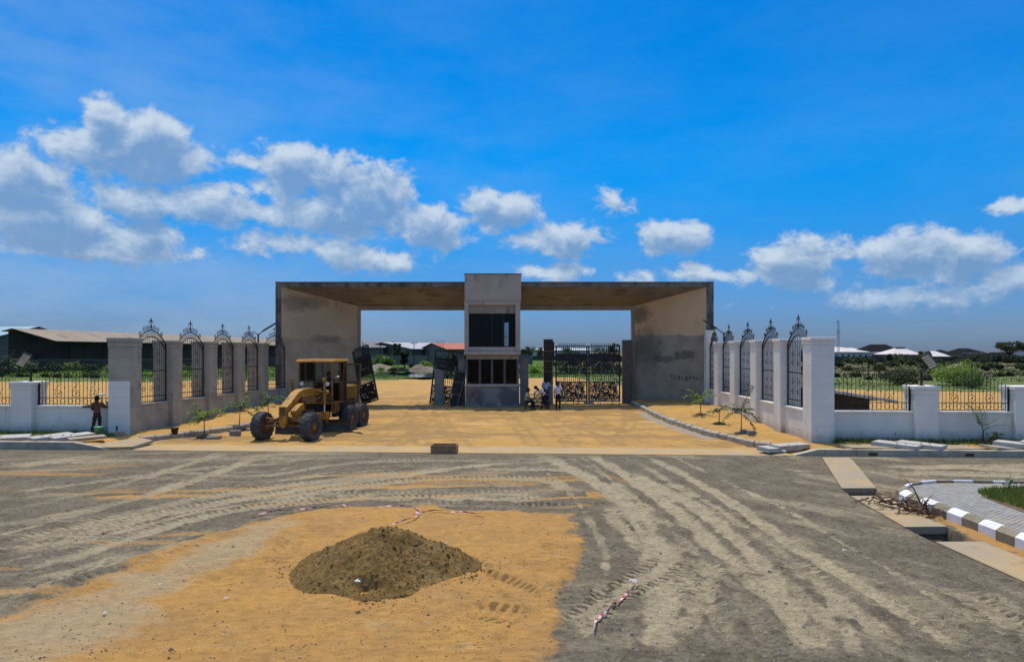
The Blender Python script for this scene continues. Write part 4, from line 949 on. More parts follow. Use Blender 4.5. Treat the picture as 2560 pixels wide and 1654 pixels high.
# ---- wrought iron panels
BT = .016
def arch_z(u, w, z0, rise): return z0+rise*math.cos(math.pi/2*min(1, abs(u)/(w/2)))**.8
def tall_panel(label, group):
    w = 2.3
    t = thing('tall_fence_panel', label, 'fence', (0,0,0), 0, group)
    for s in (-1, 1): MB().box(s*(w/2-.03)-.03, s*(w/2-.03)+.03, -.025, .025, 0, 2.68).build('post', 'iron', t)
    for z, h in ((.03,.03),(.28,.025),(1.45,.03)): MB().box(-w/2, w/2, -.02, .02, z-h/2*1, z+h).build('rail', 'iron', t)
    for z0 in (2.66, 2.36):
        MB().tube([(u, 0, arch_z(u, w, z0, .70)) for u in np.linspace(-w/2, w/2, 22)], .026, 6).build('arch_rail', 'iron', t)
    n = 13
    for i in range(1, n):
        u = -w/2+w*i/n; z = arch_z(u, w, 2.36, .70)
        MB().box(u-BT/2, u+BT/2, -BT/2, BT/2, .03, z).build('bar', 'iron', t)
    for i in range(1, 26):
        u = -w/2+w*i/26; MB().box(u-.007, u+.007, -.007, .007, arch_z(u, w, 2.36, .70), arch_z(u, w, 2.66, .70)).build('short_bar', 'iron', t)
    for u in (-.55, .0, .55):                                # leaf scrolls in the field
        for zc, s in ((.62,1),(1.05,-1),(1.85,1),(2.25,-1)):
            MB().tube(spiral(u, zc, .15, .03, 0 if s > 0 else math.pi, s*1.25, 14), .012, 5).build('scroll', 'iron', t)
    zc = arch_z(0, w, 2.66, .70)
    for s in (-1, 1):
        for u, r in ((.22,.13),(.48,.14),(.78,.12)):
            zz = arch_z(u, w, 2.66, .70)+r+.02; a0 = -math.pi/2
            MB().tube(spiral(s*(u), zz, r, .03, a0, s*1.35, 16), .015, 5).build('scroll', 'iron', t)
        MB().tube([(s*.12,0,zc+.02),(s*.07,0,zc+.12),(s*.02,0,zc+.25)], .015, 5).build('scroll', 'iron', t)
    f = MB(); f.tube([(0,0,zc),(0,0,zc+.38),(0,0,zc+.41),(0,0,zc+.48),(0,0,zc+.60)], [.018,.016,.042,.032,.003], 6); fo = f.build('finial', 'iron', t)
    for s in (-1, 1): MB().tube(spiral(s*.09, zc+.39, .09, .03, -math.pi*.5 if s > 0 else -math.pi*.5, s*.8, 12), .013, 5).build('finial_scroll', 'iron', fo)
    return t
def low_panel(label, group):
    w = 3.1
    t = thing('low_fence_panel', label, 'fence', (0,0,0), 0, group)
    for s in (-1, 1): MB().box(s*(w/2-.03)-.035, s*(w/2-.03)+.035, -.025, .025, 0, .98).build('post', 'iron', t)
    for z, h in ((.02,.03),(.32,.03)): MB().box(-w/2, w/2, -.02, .02, z, z+h).build('rail', 'iron', t)
    n = 20; zt = lambda u: .92+.50*math.cos(math.pi/2*abs(u)/(w/2))
    for i in range(1, n):
        u = -w/2+w*i/n; z = zt(u)
        m = MB(); m.box(u-BT/2, u+BT/2, -BT/2, BT/2, .03, z); m.tube([(u,0,z-.01),(u,0,z+.02),(u,0,z+.10)], [.014,.022,.002], 5)
        b = m.build('bar', 'iron', t)
        if i % 3 == 1: MB().box(u-.016, u+.016, -.016, .016, z*.55, z*.55+.06).build('collar', 'iron', b)
    for i in range(n):
        u = -w/2+w*(i+.5)/n
        if i % 2 == 0: MB().tube(spiral(u, .185, .105, .105, 0, 1.0, 13), .009, 4).build('ring', 'iron', t)
    for u in (-.72, .0, .72):
        MB().tube(spiral(u, .52, .15, .15, 0, 1.0, 16), .010, 4).build('ring', 'iron', t)
        MB().tube([(u-.06,0,.45),(u+.02,0,.52),(u+.07,0,.62)], [.003,.022,.003], 4).build('leaf', 'iron', t)
        MB().tube([(u-.15,0,.66),(u-.02,0,.85),(u+.12,0,1.0)], .009, 4).build('stem', 'iron', t)
        MB().tube(spiral(u, 1.06, .13, .02, 0, 1.2, 14), .010, 4).build('scroll', 'iron', t)
    for s in (-1, 1):
        for u in (.28,.60,.92):
            MB().tube(spiral(s*u, zt(u)+.12, .11, .02, -math.pi/2, s*1.3, 14), .012, 4).build('scroll', 'iron', t)
    m = MB(); m.tube([(0,0,zt(0)),(0,0,zt(0)+.30),(0,0,zt(0)+.36),(0,0,zt(0)+.55)], [.018,.018,.045,.002], 5); m.build('finial', 'iron', t)
    return t
_tp = tall_panel('t', 'g'); _lp = low_panel('t', 'g')
_used = {}
def place_panel(src, a, b, z, label, group, nat):
    a, b = Vector(a), Vector(b); mid = (a+b)/2
    if src.name not in _used: _used[src.name] = 1; o = src
    else: o = copy_tree(src)
    o.location = (mid.x, mid.y, z); o.rotation_euler = (0,0,math.atan2((b-a).y, (b-a).x)); o.scale = ((b-a).length/nat, 1, 1)
    tag(o, label, 'fence', group); return o
ORD = ['first', 'second', 'third', 'fourth', 'fifth']
# right wing, all white
PW = .9
yb = [27.86, 31.24, 34.57, 38.15, 41.5]
for i, y in enumerate(yb):
    x = float(WRx(y-.45))
    lab = 'white painted block pillar at the road corner of the right wing wall' if i == 0 else f'white block pillar, {ORD[i]} from the road in the right wing wall'
    pillar(x+PW/2, y-.43, .0 if i < 2 else .1, 4.36, PW, .86, 'white_paint', lab, math.atan2(-.5, 17.2), 'white pillars of the right wing wall')
ends = [27.0+.0] + yb + [43.9]
for i in range(5):
    y0 = yb[i]; y1 = (yb[i+1]-.86) if i < 4 else 43.55
    x0, x1 = float(WRx(y0))+.30, float(WRx(y1))+.30
    lab = f'white low wall under the {ORD[i]} tall iron panel from the road, right wing'
    low_wall((x1, y1), (x0, y0), -.2, 1.42, .26, 'white_paint', lab, None, 'white low walls of the right wing')
    place_panel(_tp, (x0, y0+.04), (x1, y1-.04), 1.43, f'tall arched iron fence panel, {ORD[i]} from the road in the white right wing', 'arched iron panels of the right wing', 2.3)
pillar(float(WRx(43.8))+.35, 43.78, .1, 5.15, .62, .5, 'white_paint', 'taller slim white pillar joining the right wing wall to the gateway', 0, None, cap=.2)
# left wing, raw concrete
LP = [(-16.7,30.8),(-16.36,33.9),(-16.0,37.1),(-15.65,40.05),(-15.3,42.9)]
for i, (x, y) in enumerate(LP):
    lab = 'raw concrete pillar at the road corner, its front face painted white to mid height' if i == 0 else f'raw concrete block pillar, {ORD[i]} from the road in the left wing wall'
    pillar(x-.48, y-.48, .05 if i < 2 else .15, 4.40 if i == 0 else 4.33, .95, .95, 'half_painted' if i == 0 else 'raw_concrete', lab, math.atan2(-1.4, 12.1)*.0, 'raw pillars of the left wing wall', cap=.42 if i == 0 else .34)
for i in range(5):
    x0, y0 = LP[i]; (x1, y1) = (LP[i+1][0], LP[i+1][1]-.95) if i < 4 else (-14.72, 44.25)
    x0 -= .32; x1 -= .32 if i < 4 else 0
    low_wall((x0, y0), (x1, y1), -.2, 1.42, .26, 'raw_concrete', f'raw concrete low wall under the {ORD[i]} tall iron panel from the road, left wing', None, 'raw low walls of the left wing')
    place_panel(_tp, (x0, y0+.04), (x1, y1-.04), 1.43, f'tall arched iron fence panel, {ORD[i]} from the road in the raw left wing', 'arched iron panels of the left wing', 2.3)
# right front wall
fy = lambda x: 27.75-.056*(x-13)
SPX = [float((2312.5-CX)/F*27.4), float((2570-CX)/F*27.0), 25.0, 29.3, 33.6]
lastx = 12.76
for i, x in enumerate(SPX):
    y = fy(x)
    pillar(x, y+.1, .05, 2.42, .90, .90, 'white_paint', ['short white pillar with the floodlight in the right front wall', 'short white pillar at the right picture edge', 'short white pillar just outside the right picture edge', 'short white pillar further along the right front wall', 'short white pillar last along the right front wall'][i], R(-3.2), 'short white pillars of the right front wall', cap=.34)
    a, b = (lastx, fy(lastx)), (x-.45, fy(x-.45))
    low_wall(a, b, -.2, 1.40, .24, 'white_paint', ['white low wall between the corner pillar and the floodlight pillar', 'white low wall behind the young palm', 'white low wall beyond the right picture edge', 'white low wall fourth along the right front', 'white low wall fifth along the right front'][i], None, 'white low walls of the right front')
    place_panel(_lp, (a[0]+.03, a[1]+.0), (b[0]-.03, b[1]+.0), 1.40, ['low iron fence panel in front of the sheet roofed hut', 'low iron fence panel behind the young palm', 'low iron fence panel beyond the right picture edge', 'low iron fence panel fourth along the right front', 'low iron fence panel fifth along the right front'][i], 'low iron panels of the right front wall', 3.1)
    lastx = x+.45
# left front wall
gy_ = lambda x: 30.35-.056*(x+17.7)
SL = [float((53.5-CX)/F*30.2), -26.1, -30.4, -34.7]
lastx = -17.68
for i, x in enumerate(SL):
    y = gy_(x)
    pillar(x, y+.1, .05, 2.45, .96, .96, 'white_paint', ['short white pillar with the floodlight left of the painter', 'short white pillar just outside the left picture edge', 'short white pillar further along the left front wall', 'short white pillar last along the left front wall'][i], R(-3.2), 'short white pillars of the left front wall', cap=.34)
    a, b = (x+.48, gy_(x+.48)), (lastx, gy_(lastx))
    low_wall(a, b, -.2, 1.40, .24, 'white_paint', ['half painted low wall the painter stands at', 'white low wall at the left picture edge', 'white low wall third along the left front', 'white low wall fourth along the left front'][i], .40 if i == 0 else None, 'low walls of the left front')
    place_panel(_lp, (a[0]+.03, a[1]), (b[0]-.03, b[1]), 1.40, ['low iron fence panel in front of the painter', 'low iron fence panel cut by the left picture edge', 'low iron fence panel third along the left front', 'low iron fence panel fourth along the left front'][i], 'low iron panels of the left front wall', 3.1)
    lastx = x-.48
# ---- solar flood lights on pillars
def floodlight(loc, label, rz, big=True, arm=1.0, flip=1):
    t = thing('solar_floodlight', label, 'lamp', loc, rz, 'solar floodlights on the pillars')
    MB().tube([(0,0,0),(0,0,.56)], .05, 8).build('pole', 'iron', t); MB().box(-.09, .09, -.09, .09, 0, .02).build('base_plate', 'iron', t)
    if big:
        MB().tube([(0,0,.5),(-.10*flip,0,.66),(-.22*flip,0,.80)], .035, 6).build('arm', 'iron', t)
        MB().tube([(0,0,.52),(.16*flip,0,.72)], .02, 6).build('bracket', 'iron', t)
        m = MB(); m.T = Matrix.Translation((-.32*flip, -.02, .98)) @ Matrix.Rotation(R(-52*flip), 4, 'Y') @ Matrix.Rotation(R(-48), 4, 'X'); m.box(-.34, .34, -.17, .17, -.035, .035, .01); h = m.build('lamp_head', 'iron', t)
        m2 = MB(); m2.T = m.T
        for k in range(5): m2.box(-.30+.12*k, -.20+.12*k, -.15, .15, -.045, -.036)
        m2.T = Matrix.Translation((-.32*flip, -.02, .98)) @ Matrix.Rotation(R(-52*flip), 4, 'Y') @ Matrix.Rotation(R(-48), 4, 'X')
        m2.build('led_strip', 'led_face', h)
    else:
        MB().tube([(0,0,.5),(.30*flip,0,.72),(.85*flip,0,1.05)], .03, 6).build('arm', 'iron', t)
        MB().tube([(0,0,.5),(-.32*flip,0,.72)], .025, 6).build('bracket', 'iron', t)
        m = MB(); m.T = Matrix.Translation((.78*flip,0,1.03)) @ Matrix.Rotation(R(-31*flip), 4, 'Y'); m.box(-.55,.42,-.14,.14,-.02,.03,.01); m.build('solar_panel', 'solar_cell', t)
    return t
floodlight((SL[0]+.15, gy_(SL[0]), 2.45), 'tilted solar floodlight on the short pillar left of the painter', 0, True, flip=1)
floodlight((SPX[0]-.05, fy(SPX[0]), 2.42), 'tilted solar floodlight on the short white pillar right of the corner pillar', 0, True, flip=-1)
floodlight((LP[4][0]-.5, 42.5, 4.33), 'forked solar lamp on the raw pillar against the gateway left side', 0, False, flip=1)
floodlight((float(WRx(41))+.5, 41.1, 4.36), 'forked solar lamp on the white pillar against the gateway right side', 0, False, flip=-1)
# ================================================================== GATEWAY
def splash(cx, cz, rx, rz_, col, amt=.8, hard=.25):
    hard = max(hard, .12)
    def f(k, c):
        N, L = k['N'], k['L']; s = N.new('ShaderNodeSeparateXYZ'); L.new(k['P'], s.inputs[0])
        a = k['mth']('MULTIPLY', k['mth']('SUBTRACT', s.outputs[0], cx), 1/rx); b = k['mth']('MULTIPLY', k['mth']('SUBTRACT', s.outputs[2], cz), 1/rz_)
        r = k['mth']('SQRT', k['mth']('ADD', k['mth']('MULTIPLY', a, a), k['mth']('MULTIPLY', b, b)))
        r = k['mth']('ADD', r, k['mth']('MULTIPLY', k['mth']('SUBTRACT', k['noise'](2.4, 8, .72), .5), 2.6))
        return k['mix'](k['rng'](r, 1-hard, 1+hard, amt, 0), c, col)
    return f
def grey_below(z, amp, col):
    def f(k, c):
        N, L = k['N'], k['L']; s = N.new('ShaderNodeSeparateXYZ'); L.new(k['P'], s.inputs[0])
        zz = k['mth']('ADD', s.outputs[2], k['mth']('MULTIPLY', k['mth']('SUBTRACT', k['noise'](1.1, 8, .62), .5), amp))
        g = k['mix'](k['rng'](k['noise'](1.4, 7), .35, .65), col, tuple(v*.8 for v in col))
        return k['mix'](k['rng'](zz, z-.03, z+.03, 1, 0), c, g)
    return f
def chain(*fs):
    def f(k, c):
        for g in fs: c = g(k, c)
        return c
    return f
TAN1, TAN2, GRY = (.66,.46,.245), (.58,.41,.225), (.36,.31,.225)
ST = [((.10,.09,.075),(1.6,1.6,.5),.60,.72,.75),((.14,.12,.095),(6,6,1.2),.64,.76,.6)]
pmat('gate_wall_west', (.54,.415,.245), (.46,.36,.225), sc=.7, bump=.3, bsc=30, stains=ST, layers=chain(grey_below(4.75,1.6,(.455,.365,.24)), splash(-12.6,4.6,1.0,.25,(.12,.105,.08),.5,.5), splash(-14.2,6.9,.7,.5,(.11,.10,.075),.55,.5), splash(-13.2,7.0,.8,.4,(.13,.115,.085),.5,.5)))
pmat('gate_wall_east', TAN1, TAN2, sc=.7, bump=.3, bsc=30, stains=[((.16,.135,.10),(1.6,1.6,.35),.64,.76,.6)], layers=chain(grey_below(4.88,.55,GRY), splash(9.3,4.0,.75,1.35,(.10,.09,.07),.62,.5), splash(11.35,3.55,.55,.32,(.10,.09,.07),.7,.25), splash(8.8,6.3,.55,.6,(.11,.095,.07),.7,.4), splash(10.2,3.3,.7,.22,(.10,.095,.08),.6)))
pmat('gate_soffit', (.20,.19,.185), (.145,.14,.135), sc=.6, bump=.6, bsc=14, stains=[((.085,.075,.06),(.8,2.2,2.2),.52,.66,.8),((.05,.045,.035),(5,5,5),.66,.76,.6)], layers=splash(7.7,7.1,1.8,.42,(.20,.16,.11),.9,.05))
pmat('gate_fascia', (.20,.185,.155), (.15,.14,.12), sc=1.5, bump=.4, bsc=30, stains=[((.055,.052,.048),(2.0,2.0,.9),.45,.62,.8)])
pmat('gate_rim', (.33,.285,.21), (.27,.235,.175), sc=1.2, bump=.3, stains=ST)
pmat('booth_wall', (.46,.41,.32), (.39,.35,.28), sc=.9, bump=.3, bsc=35, stains=[((.13,.115,.095),(2.6,2.6,.8),.60,.74,.65),((.20,.15,.11),(1.2,1.2,.7),.58,.72,.5)])
pmat('booth_base', (.27,.255,.225), (.215,.205,.185), sc=1.0, bump=.3, bsc=35, stains=[((.10,.098,.09),(.9,.9,.6),.50,.62,.8)], layers=splash(-.25,.85,.75,.55,(.10,.098,.092),.8,.15))
pmat('block_mull', (.105,.10,.09), (.08,.077,.07), sc=2, bump=.3)
pmat('red_spray', (.28,.07,.055), (.22,.06,.05), sc=8, rough=.9, bump=.1)
pmat('block_grey', (.27,.255,.215), (.22,.205,.175), sc=2, bump=.5, bsc=35, stains=[((.12,.11,.095),(2,2,2),.58,.72,.6)])
pmat('block_brown', (.15,.115,.085), (.115,.09,.07), sc=3, bump=.5, bsc=35, stains=[((.05,.045,.04),(2,2,2),.55,.7,.7)])
GF, GB = 44.2, 47.0                                      # front and back planes
XL, XR = (689-CX)/F*GF, (1784-CX)/F*GF                   # outer
XLi, XRi = (703-CX)/F*GF, (1766-CX)/F*GF                 # front inner edge
ZT, ZI = H+(HY-704)/F*GF, H+(HY-717)/F*GF                # top, front soffit edge
BLx, BRx, BZ = (900-CX)/F*GB, (1578.5-CX)/F*GB, H+(HY-775)/F*GB
rimL, rimR, rimZ = BLx-.16, BRx+.22, BZ+.28              # end of the splay, before the flat rim
gw = thing('entrance_gateway', 'wide unfinished concrete entrance gateway with splayed side walls and lintel', 'gateway', (-1.2, GF, 0))
def GW(m): m.T = Matrix.Translation((1.2, -GF, 0)); return m
def quadslab(pts, off, name, mat):                        # 4 points of the visible face, pushed back by off
    m = GW(MB()); a = [Vector(p) for p in pts]; b = [p+Vector(off) for p in a]; m.add(a+b, [(0,1,2,3),(7,6,5,4),(0,4,5,1),(1,5,6,2),(2,6,7,3),(3,7,4,0)])
    return m.build(name, mat, gw)
def subdiv(o, n=5):
    b = bmesh.new(); b.from_mesh(o.data); bmesh.ops.subdivide_edges(b, edges=b.edges[:], cuts=n, use_grid_fill=True); b.to_mesh(o.data); b.free()
GB2 = GB-.10
quadslab([(XLi,GF,-.3),(rimL,GB2,-.3),(rimL,GB2,rimZ),(XLi,GF,ZI)], (-.34,.12,0), 'side_wall', 'gate_wall_west')
quadslab([(XRi,GF,-.3),(rimR,GB2,-.3),(rimR,GB2,rimZ),(XRi,GF,ZI)], (.42,.12,0), 'side_wall', 'gate_wall_east')
quadslab([(XLi,GF,ZI),(rimL,GB2,rimZ),(rimR,GB2,rimZ),(XRi,GF,ZI)], (0,.1,.30), 'soffit', 'gate_soffit')
# front frame: fascia and the two edge strips
GW(MB()).box(XL, XR, GF-.03, GF+.5, ZI, ZT-.05, .01).build('fascia', 'gate_fascia', gw)
GW(MB()).box(XL-.03, XR+.03, GF-.06, GF+.6, ZT-.048, ZT, .01).build('drip_edge', 'dark_concrete', gw)
GW(MB()).box(XL, XLi, GF-.03, GF+.4, -.3, ZI-.003).build('edge_strip', 'gate_fascia', gw)
GW(MB()).box(XRi, XR, GF-.03, GF+.4, -.3, ZI-.003).build('edge_strip', 'gate_fascia', gw)
# back frame round the opening
GW(MB()).box(BLx, BRx, GB-.08, GB+.3, BZ, rimZ+.1).build('back_beam', 'gate_rim', gw)
GW(MB()).box(rimL-.1, BLx-.002, GB-.085, GB+.3, -.3, rimZ+.1).build('jamb', 'gate_rim', gw)
GW(MB()).box(BRx+.002, rimR+.1, GB-.085, GB+.3, -.3, rimZ+.1).build('jamb', 'gate_rim', gw)
# roof slab and outer faces closing the splayed box
GW(MB()).box(XL+.05, XR-.05, GF+.5, GB+.28, ZT-.35, ZT-.08).build('roof_slab', 'gate_fascia', gw)
GW(MB()).box(rimL-.1, rimR+.1, GB+.1, GB+.28, rimZ+.1, ZT-.36).build('back_wall', 'gate_fascia', gw)
GW(MB()).lathe([(.07,-.02),(.07,.02)], 12, 'y', px(1744,771,44.9)[:]).build('conduit_hole', 'dark_concrete', gw)
for (a, b, z) in ((1420,1442,704.0),):
    pass
for u in (1772, 1777, 1781):
    p = px(u, 704, GF+.1); GW(MB()).tube([(p.x,p.y,ZT-.02),(p.x+.02,p.y,ZT+.14)], .012, 5).build('rebar', 'rust', gw)
# smudged dark marks on the east wall: five blots in a row, as they stand
def blots():
    A_, B_ = Vector((XRi,GF,0)), Vector((rimR,GB2,0)); D = (B_-A_).normalized(); nrm = Vector((D.y,-D.x,0)); nrm = nrm if nrm.x < 0 else -nrm
    for (u, y, w, h) in ((1679,939,2.2,5),(1687,945,2.,4),(1698,944,3.2,7),(1706,946,2.,6.5),(1716,946,3.2,7),(1725,944,3.,5),(1734,943,1.7,5),(1741,946,2.6,3.5)):
        # ray through the pixel onto the wall plane
        r = px(u, y, 1.0)-Vector((0,0,H)); t_ = (A_-Vector((0,0,0))).dot(nrm)/r.dot(nrm); p = Vector((0,0,H))+r*t_
        m = GW(MB()); n = 10; hz, hw = h/F*45, w/F*45*1.35
        vs = []
        for k in range(n):
            a = 6.283*k/n; rr = random.uniform(.8,1.15); vs.append(p+nrm*.004+D*(math.cos(a)*hw*rr)+Vector((0,0,math.sin(a)*hz*rr)))
        m.add(vs, [tuple(range(n))]); m.build('dark_blot', 'dark_concrete', gw)
blots()
# ================================================================== GATE BOOTH
BF = 43.6; bx0, bx1 = (1161-CX)/F*BF, (1302-CX)/F*BF
def zb(y): return H+(HY-y)/F*BF
bo = thing('gate_booth', 'two storey concrete guard booth in the middle of the gateway with dark windows', 'booth', ((bx0+bx1)/2, BF, 0))
bc = (bx0+bx1)/2
def BO(): m = MB(); m.T = Matrix.Translation((-bc, -BF, 0)); return m
def bpart(name, mat, *b, c=.008, parent=None):
    m = BO(); m.box(*b, c); return m.build(name, mat, parent or bo)
bd = 3.2                                                   # depth
wi = .24
z_top, z_seam, z_h, z_o1, z_o0, z_l1, z_l0 = zb(684.4), zb(751), zb(762), zb(783), zb(866), zb(878), zb(886)
bpart('parapet', 'booth_wall', bx0+.01, bx1+.02, BF, BF+bd, z_seam+.004, z_top-.03)
bpart('parapet_flashing', 'dark_concrete', bx0-.03, bx1+.05, BF-.03, BF+bd+.03, z_top-.028, z_top+.03)
bpart('string_course', 'booth_wall', bx0-.02, bx1-.02, BF-.03, BF+bd, z_seam-.05, z_seam)
# upper storey frame
bpart('upper_pier', 'booth_wall', bx0, bx0+.27, BF-.02, BF+bd, z_l1, z_seam-.052)
bpart('upper_pier', 'booth_wall', bx1-.34, bx1-.03, BF-.02, BF+bd, z_l1, z_seam-.052)
bpart('upper_head', 'booth_wall', bx0+.272, bx1-.342, BF-.018, BF+bd, z_h, z_seam-.053)
bpart('window_head', 'gate_rim', bx0+.272, bx1-.342, BF+.10, BF+.35, z_o1, z_h-.002)
bpart('window_sill', 'booth_wall', bx0+.272, bx1-.342, BF+.06, BF+.35, z_l1+.002, z_o0-.03)
bpart('ledge', 'booth_wall', bx0-.02, bx1-.01, BF-.10, BF+bd, z_l0, z_l1-.002)
bpart('floor_slab', 'dark_board_and_shade', bx0+.15, bx1-.15, BF+.2, BF+bd-.1, z_l0-.02, z_l0+.05)
# upper window: mullions, tinted panes, a slot in the rear wall lets the sky through
wx0, wx1 = bx0+.272, bx1-.342
def lx(pxx): return (pxx-CX)/F*BF
for u in (1229.5, 1258.5): bpart('mullion', 'iron', lx(u)-.03, lx(u)+.03, BF+.14, BF+.19, z_o0-.03, z_o1, c=0)
bpart('window_frame', 'iron', wx0, wx1, BF+.14, BF+.19, z_o0-.03, z_o0+.03, c=0)
edges_ = [wx0, lx(1229.5), lx(1258.5), wx1]
for a, b in zip(edges_[:-1], edges_[1:]): bpart('pane', 'tinted_glass', a+.03, b-.03, BF+.16, BF+.168, z_o0+.03, z_o1, c=0)
# rear wall with slot: seen from the eye through the slot
s0, s1 = (1261-CX)/F*(BF+bd-.1), (1271.5-CX)/F*(BF+bd-.1); zz0, zz1 = H+(HY-865)/F*(BF+bd-.1), H+(HY-806)/F*(BF+bd-.1)
bpart('rear_wall', 'dark_board_and_shade', bx0+.27, s0, BF+bd-.2, BF+bd-.02, z_l1, z_seam-.055, c=0); bpart('rear_wall', 'dark_board_and_shade', s1, bx1-.34, BF+bd-.2, BF+bd-.02, z_l1, z_seam-.055, c=0)  # near-black colour stands in for the shade inside the booth
bpart('rear_head', 'dark_board_and_shade', s0, s1, BF+bd-.2, BF+bd-.02, zz1, z_seam-.055, c=0); bpart('rear_sill', 'dark_board_and_shade', s0, s1, BF+bd-.2, BF+bd-.02, z_l1, zz0, c=0)
bpart('slot_rail', 'iron', s0, s1, BF+bd-.12, BF+bd-.08, H+(HY-841)/F*(BF+bd-.1)-.02, H+(HY-841)/F*(BF+bd-.1)+.02, c=0)
# lower storey: set back slightly
gx0, gx1 = lx(1163), lx(1299)
zs1, zs0, zw0, zw1 = zb(960), zb(965.5), zb(957), zb(898.6)
bpart('lower_wall', 'booth_base', gx0+.02, gx1-.02, BF+.02, BF+bd, -.2, zs0)
bpart('lower_sill', 'booth_wall', gx0-.05, gx1+.03, BF-.06, BF+.4, zs0+.002, zs1)
bpart('lower_head', 'gate_rim', gx0+.05, gx1-.05, BF+.10, BF+.5, zw1+.02, z_l0-.002)
ms = [lx(v) for v in (1167, 1199.5, 1230, 1261.5, 1294)]
bpart('lower_pier', 'dark_concrete', gx0+.05, ms[0]+.04, BF+.08, BF+bd, zs1+.002, zw1+.018); bpart('lower_pier', 'dark_concrete', ms[4]-.06, gx1-.05, BF+.08, BF+bd, zs1+.002, zw1+.018)
for u in ms[1:4]: bpart('mullion', 'block_mull', u-.075, u+.075, BF+.10, BF+.28, zs1+.002, zw1+.016)
for a, b in zip(ms[:-1], ms[1:]):
    w = bpart('window', 'iron', a+.085, b-.085, BF+.16, BF+.20, zs1+.004, zs1+.06, c=0)
    bpart('pane', 'tinted_glass', a+.085, b-.085, BF+.17, BF+.178, zs1+.062, zw1+.01, c=0, parent=w)
bpart('lower_rear_wall', 'dark_board_and_shade', gx0+.1, lx(1252), BF+bd-.2, BF+bd-.02, zs0-.01, z_l0-.02, c=0)  # near-black here too, interior shade put into the colour
bpart('lower_rear_wall', 'dark_board_and_shade', lx(1252)+.003, gx1-.1, BF+bd-.2, BF+bd-.02, zs0-.01, z_l0-.02, c=0)
# red spray marks on the base, scrawled as in the photo
def spray():
    S = [[(1173,971),(1180,974),(1186,973)],[(1184,971.5),(1191,973.5),(1196,973)],[(1175,972),(1181,981),(1187,991)],[(1193,974),(1187,984),(1180,993)],[(1178,979),(1192,979)],[(1186,985),(1188,1006)],[(1180,984),(1177,992)],[(1194,978),(1196,986)],[(1191,996),(1195,1006)],[(1186,996),(1194,995)],[(1167,997),(1170,1001)],[(1168,977),(1171,984)],[(1182,973),(1178,986)],[(1187,974),(1192,990)]]
    for s in S:
        pts = []
        for (u, y) in s: p = px(u, y, BF+.014); pts.append((p.x-bc, .014, p.z))
        m = MB()
        for (p, q) in zip(pts[:-1], pts[1:]):
            d = Vector(q)-Vector(p); nn = Vector((-d.z,0,d.x)).normalized()*random.uniform(.012,.026)
            m.add([Vector(p)-nn, Vector(p)+nn, Vector(q)+nn*.7, Vector(q)-nn*.7], [(0,1,2,3)])
        m.build('red_mark', 'red_spray', bo)
spray()
# ---- block columns beside the booth and gates
def column(x0, x1, d, z0, z1, mat, label, capn=None, bh=.46, cat='column', name='block_column'):
    w = x1-x0; t = thing(name, label, cat, ((x0+x1)/2, d, z0)); n = max(1, round((z1-z0)/bh)); h = (z1-z0)/n
    me = MB().box(-w/2, w/2, -w*.45, w*.45, .006, h-.006, .01).mesh('block', mat)
    core = MB().box(-w/2+.015, w/2-.015, -w*.45+.015, w*.45-.015, 0, z1-z0-.01).build('mortar_core', 'dark_concrete', t)
    for i in range(n): obj('block', me, t, (random.uniform(-.006,.006), 0, i*h))
    return t
D_ = lambda u, d: (u-CX)/F*d
column(D_(1300,45.2), D_(1321,45.2), 45.2, .1, 3.36, 'block_grey', 'grey block column against the right flank of the guard booth')
column(D_(1146,45.2), D_(1163,45.2), 45.2, .1, 3.30, 'block_grey', 'grey block column against the left flank of the guard booth')
column(D_(1087,45.6), D_(1110,45.6), 45.6, .1, 2.55, 'block_grey', 'short free standing grey block column left of the booth')
column(D_(1556.5,46.6), D_(1580,46.6), 46.6, .1, 4.58, 'block_brown', 'brown stained gate post column against the right jamb', bh=.62)
gp_ = column(D_(1359,46.4), D_(1382,46.4), 46.4, .1, 1.72, 'block_grey', 'gate post with concrete foot and tall dark formwork, right of the booth')
dz = 1.74-.1
for k, (a, b) in enumerate(((1.74,2.44),(2.46,3.14),(3.16,3.84),(3.86,4.62))):
    w = (1382.5-1360)/F*46.4
    MB().box(-w/2, w/2, -.3, .3, a-.1, b-.1, .01).build('formwork_board', 'brown_board' if k else 'dark_board_and_shade', gp_)
    MB().box(-w/2-.02, w/2+.02, -.33, .33, a-.14, a-.105).build('clamp', 'rust', gp_)
MB().box(w/2+.01, w/2+.10, -.2, .1, 3.0, 4.35).build('side_board', 'brown_board', gp_)
MB().tube([(.10,-.5,.1),(.22,-.40,1.6),(.28,-.36,3.1)], .022, 6).build('prop', 'grey_wood', gp_)
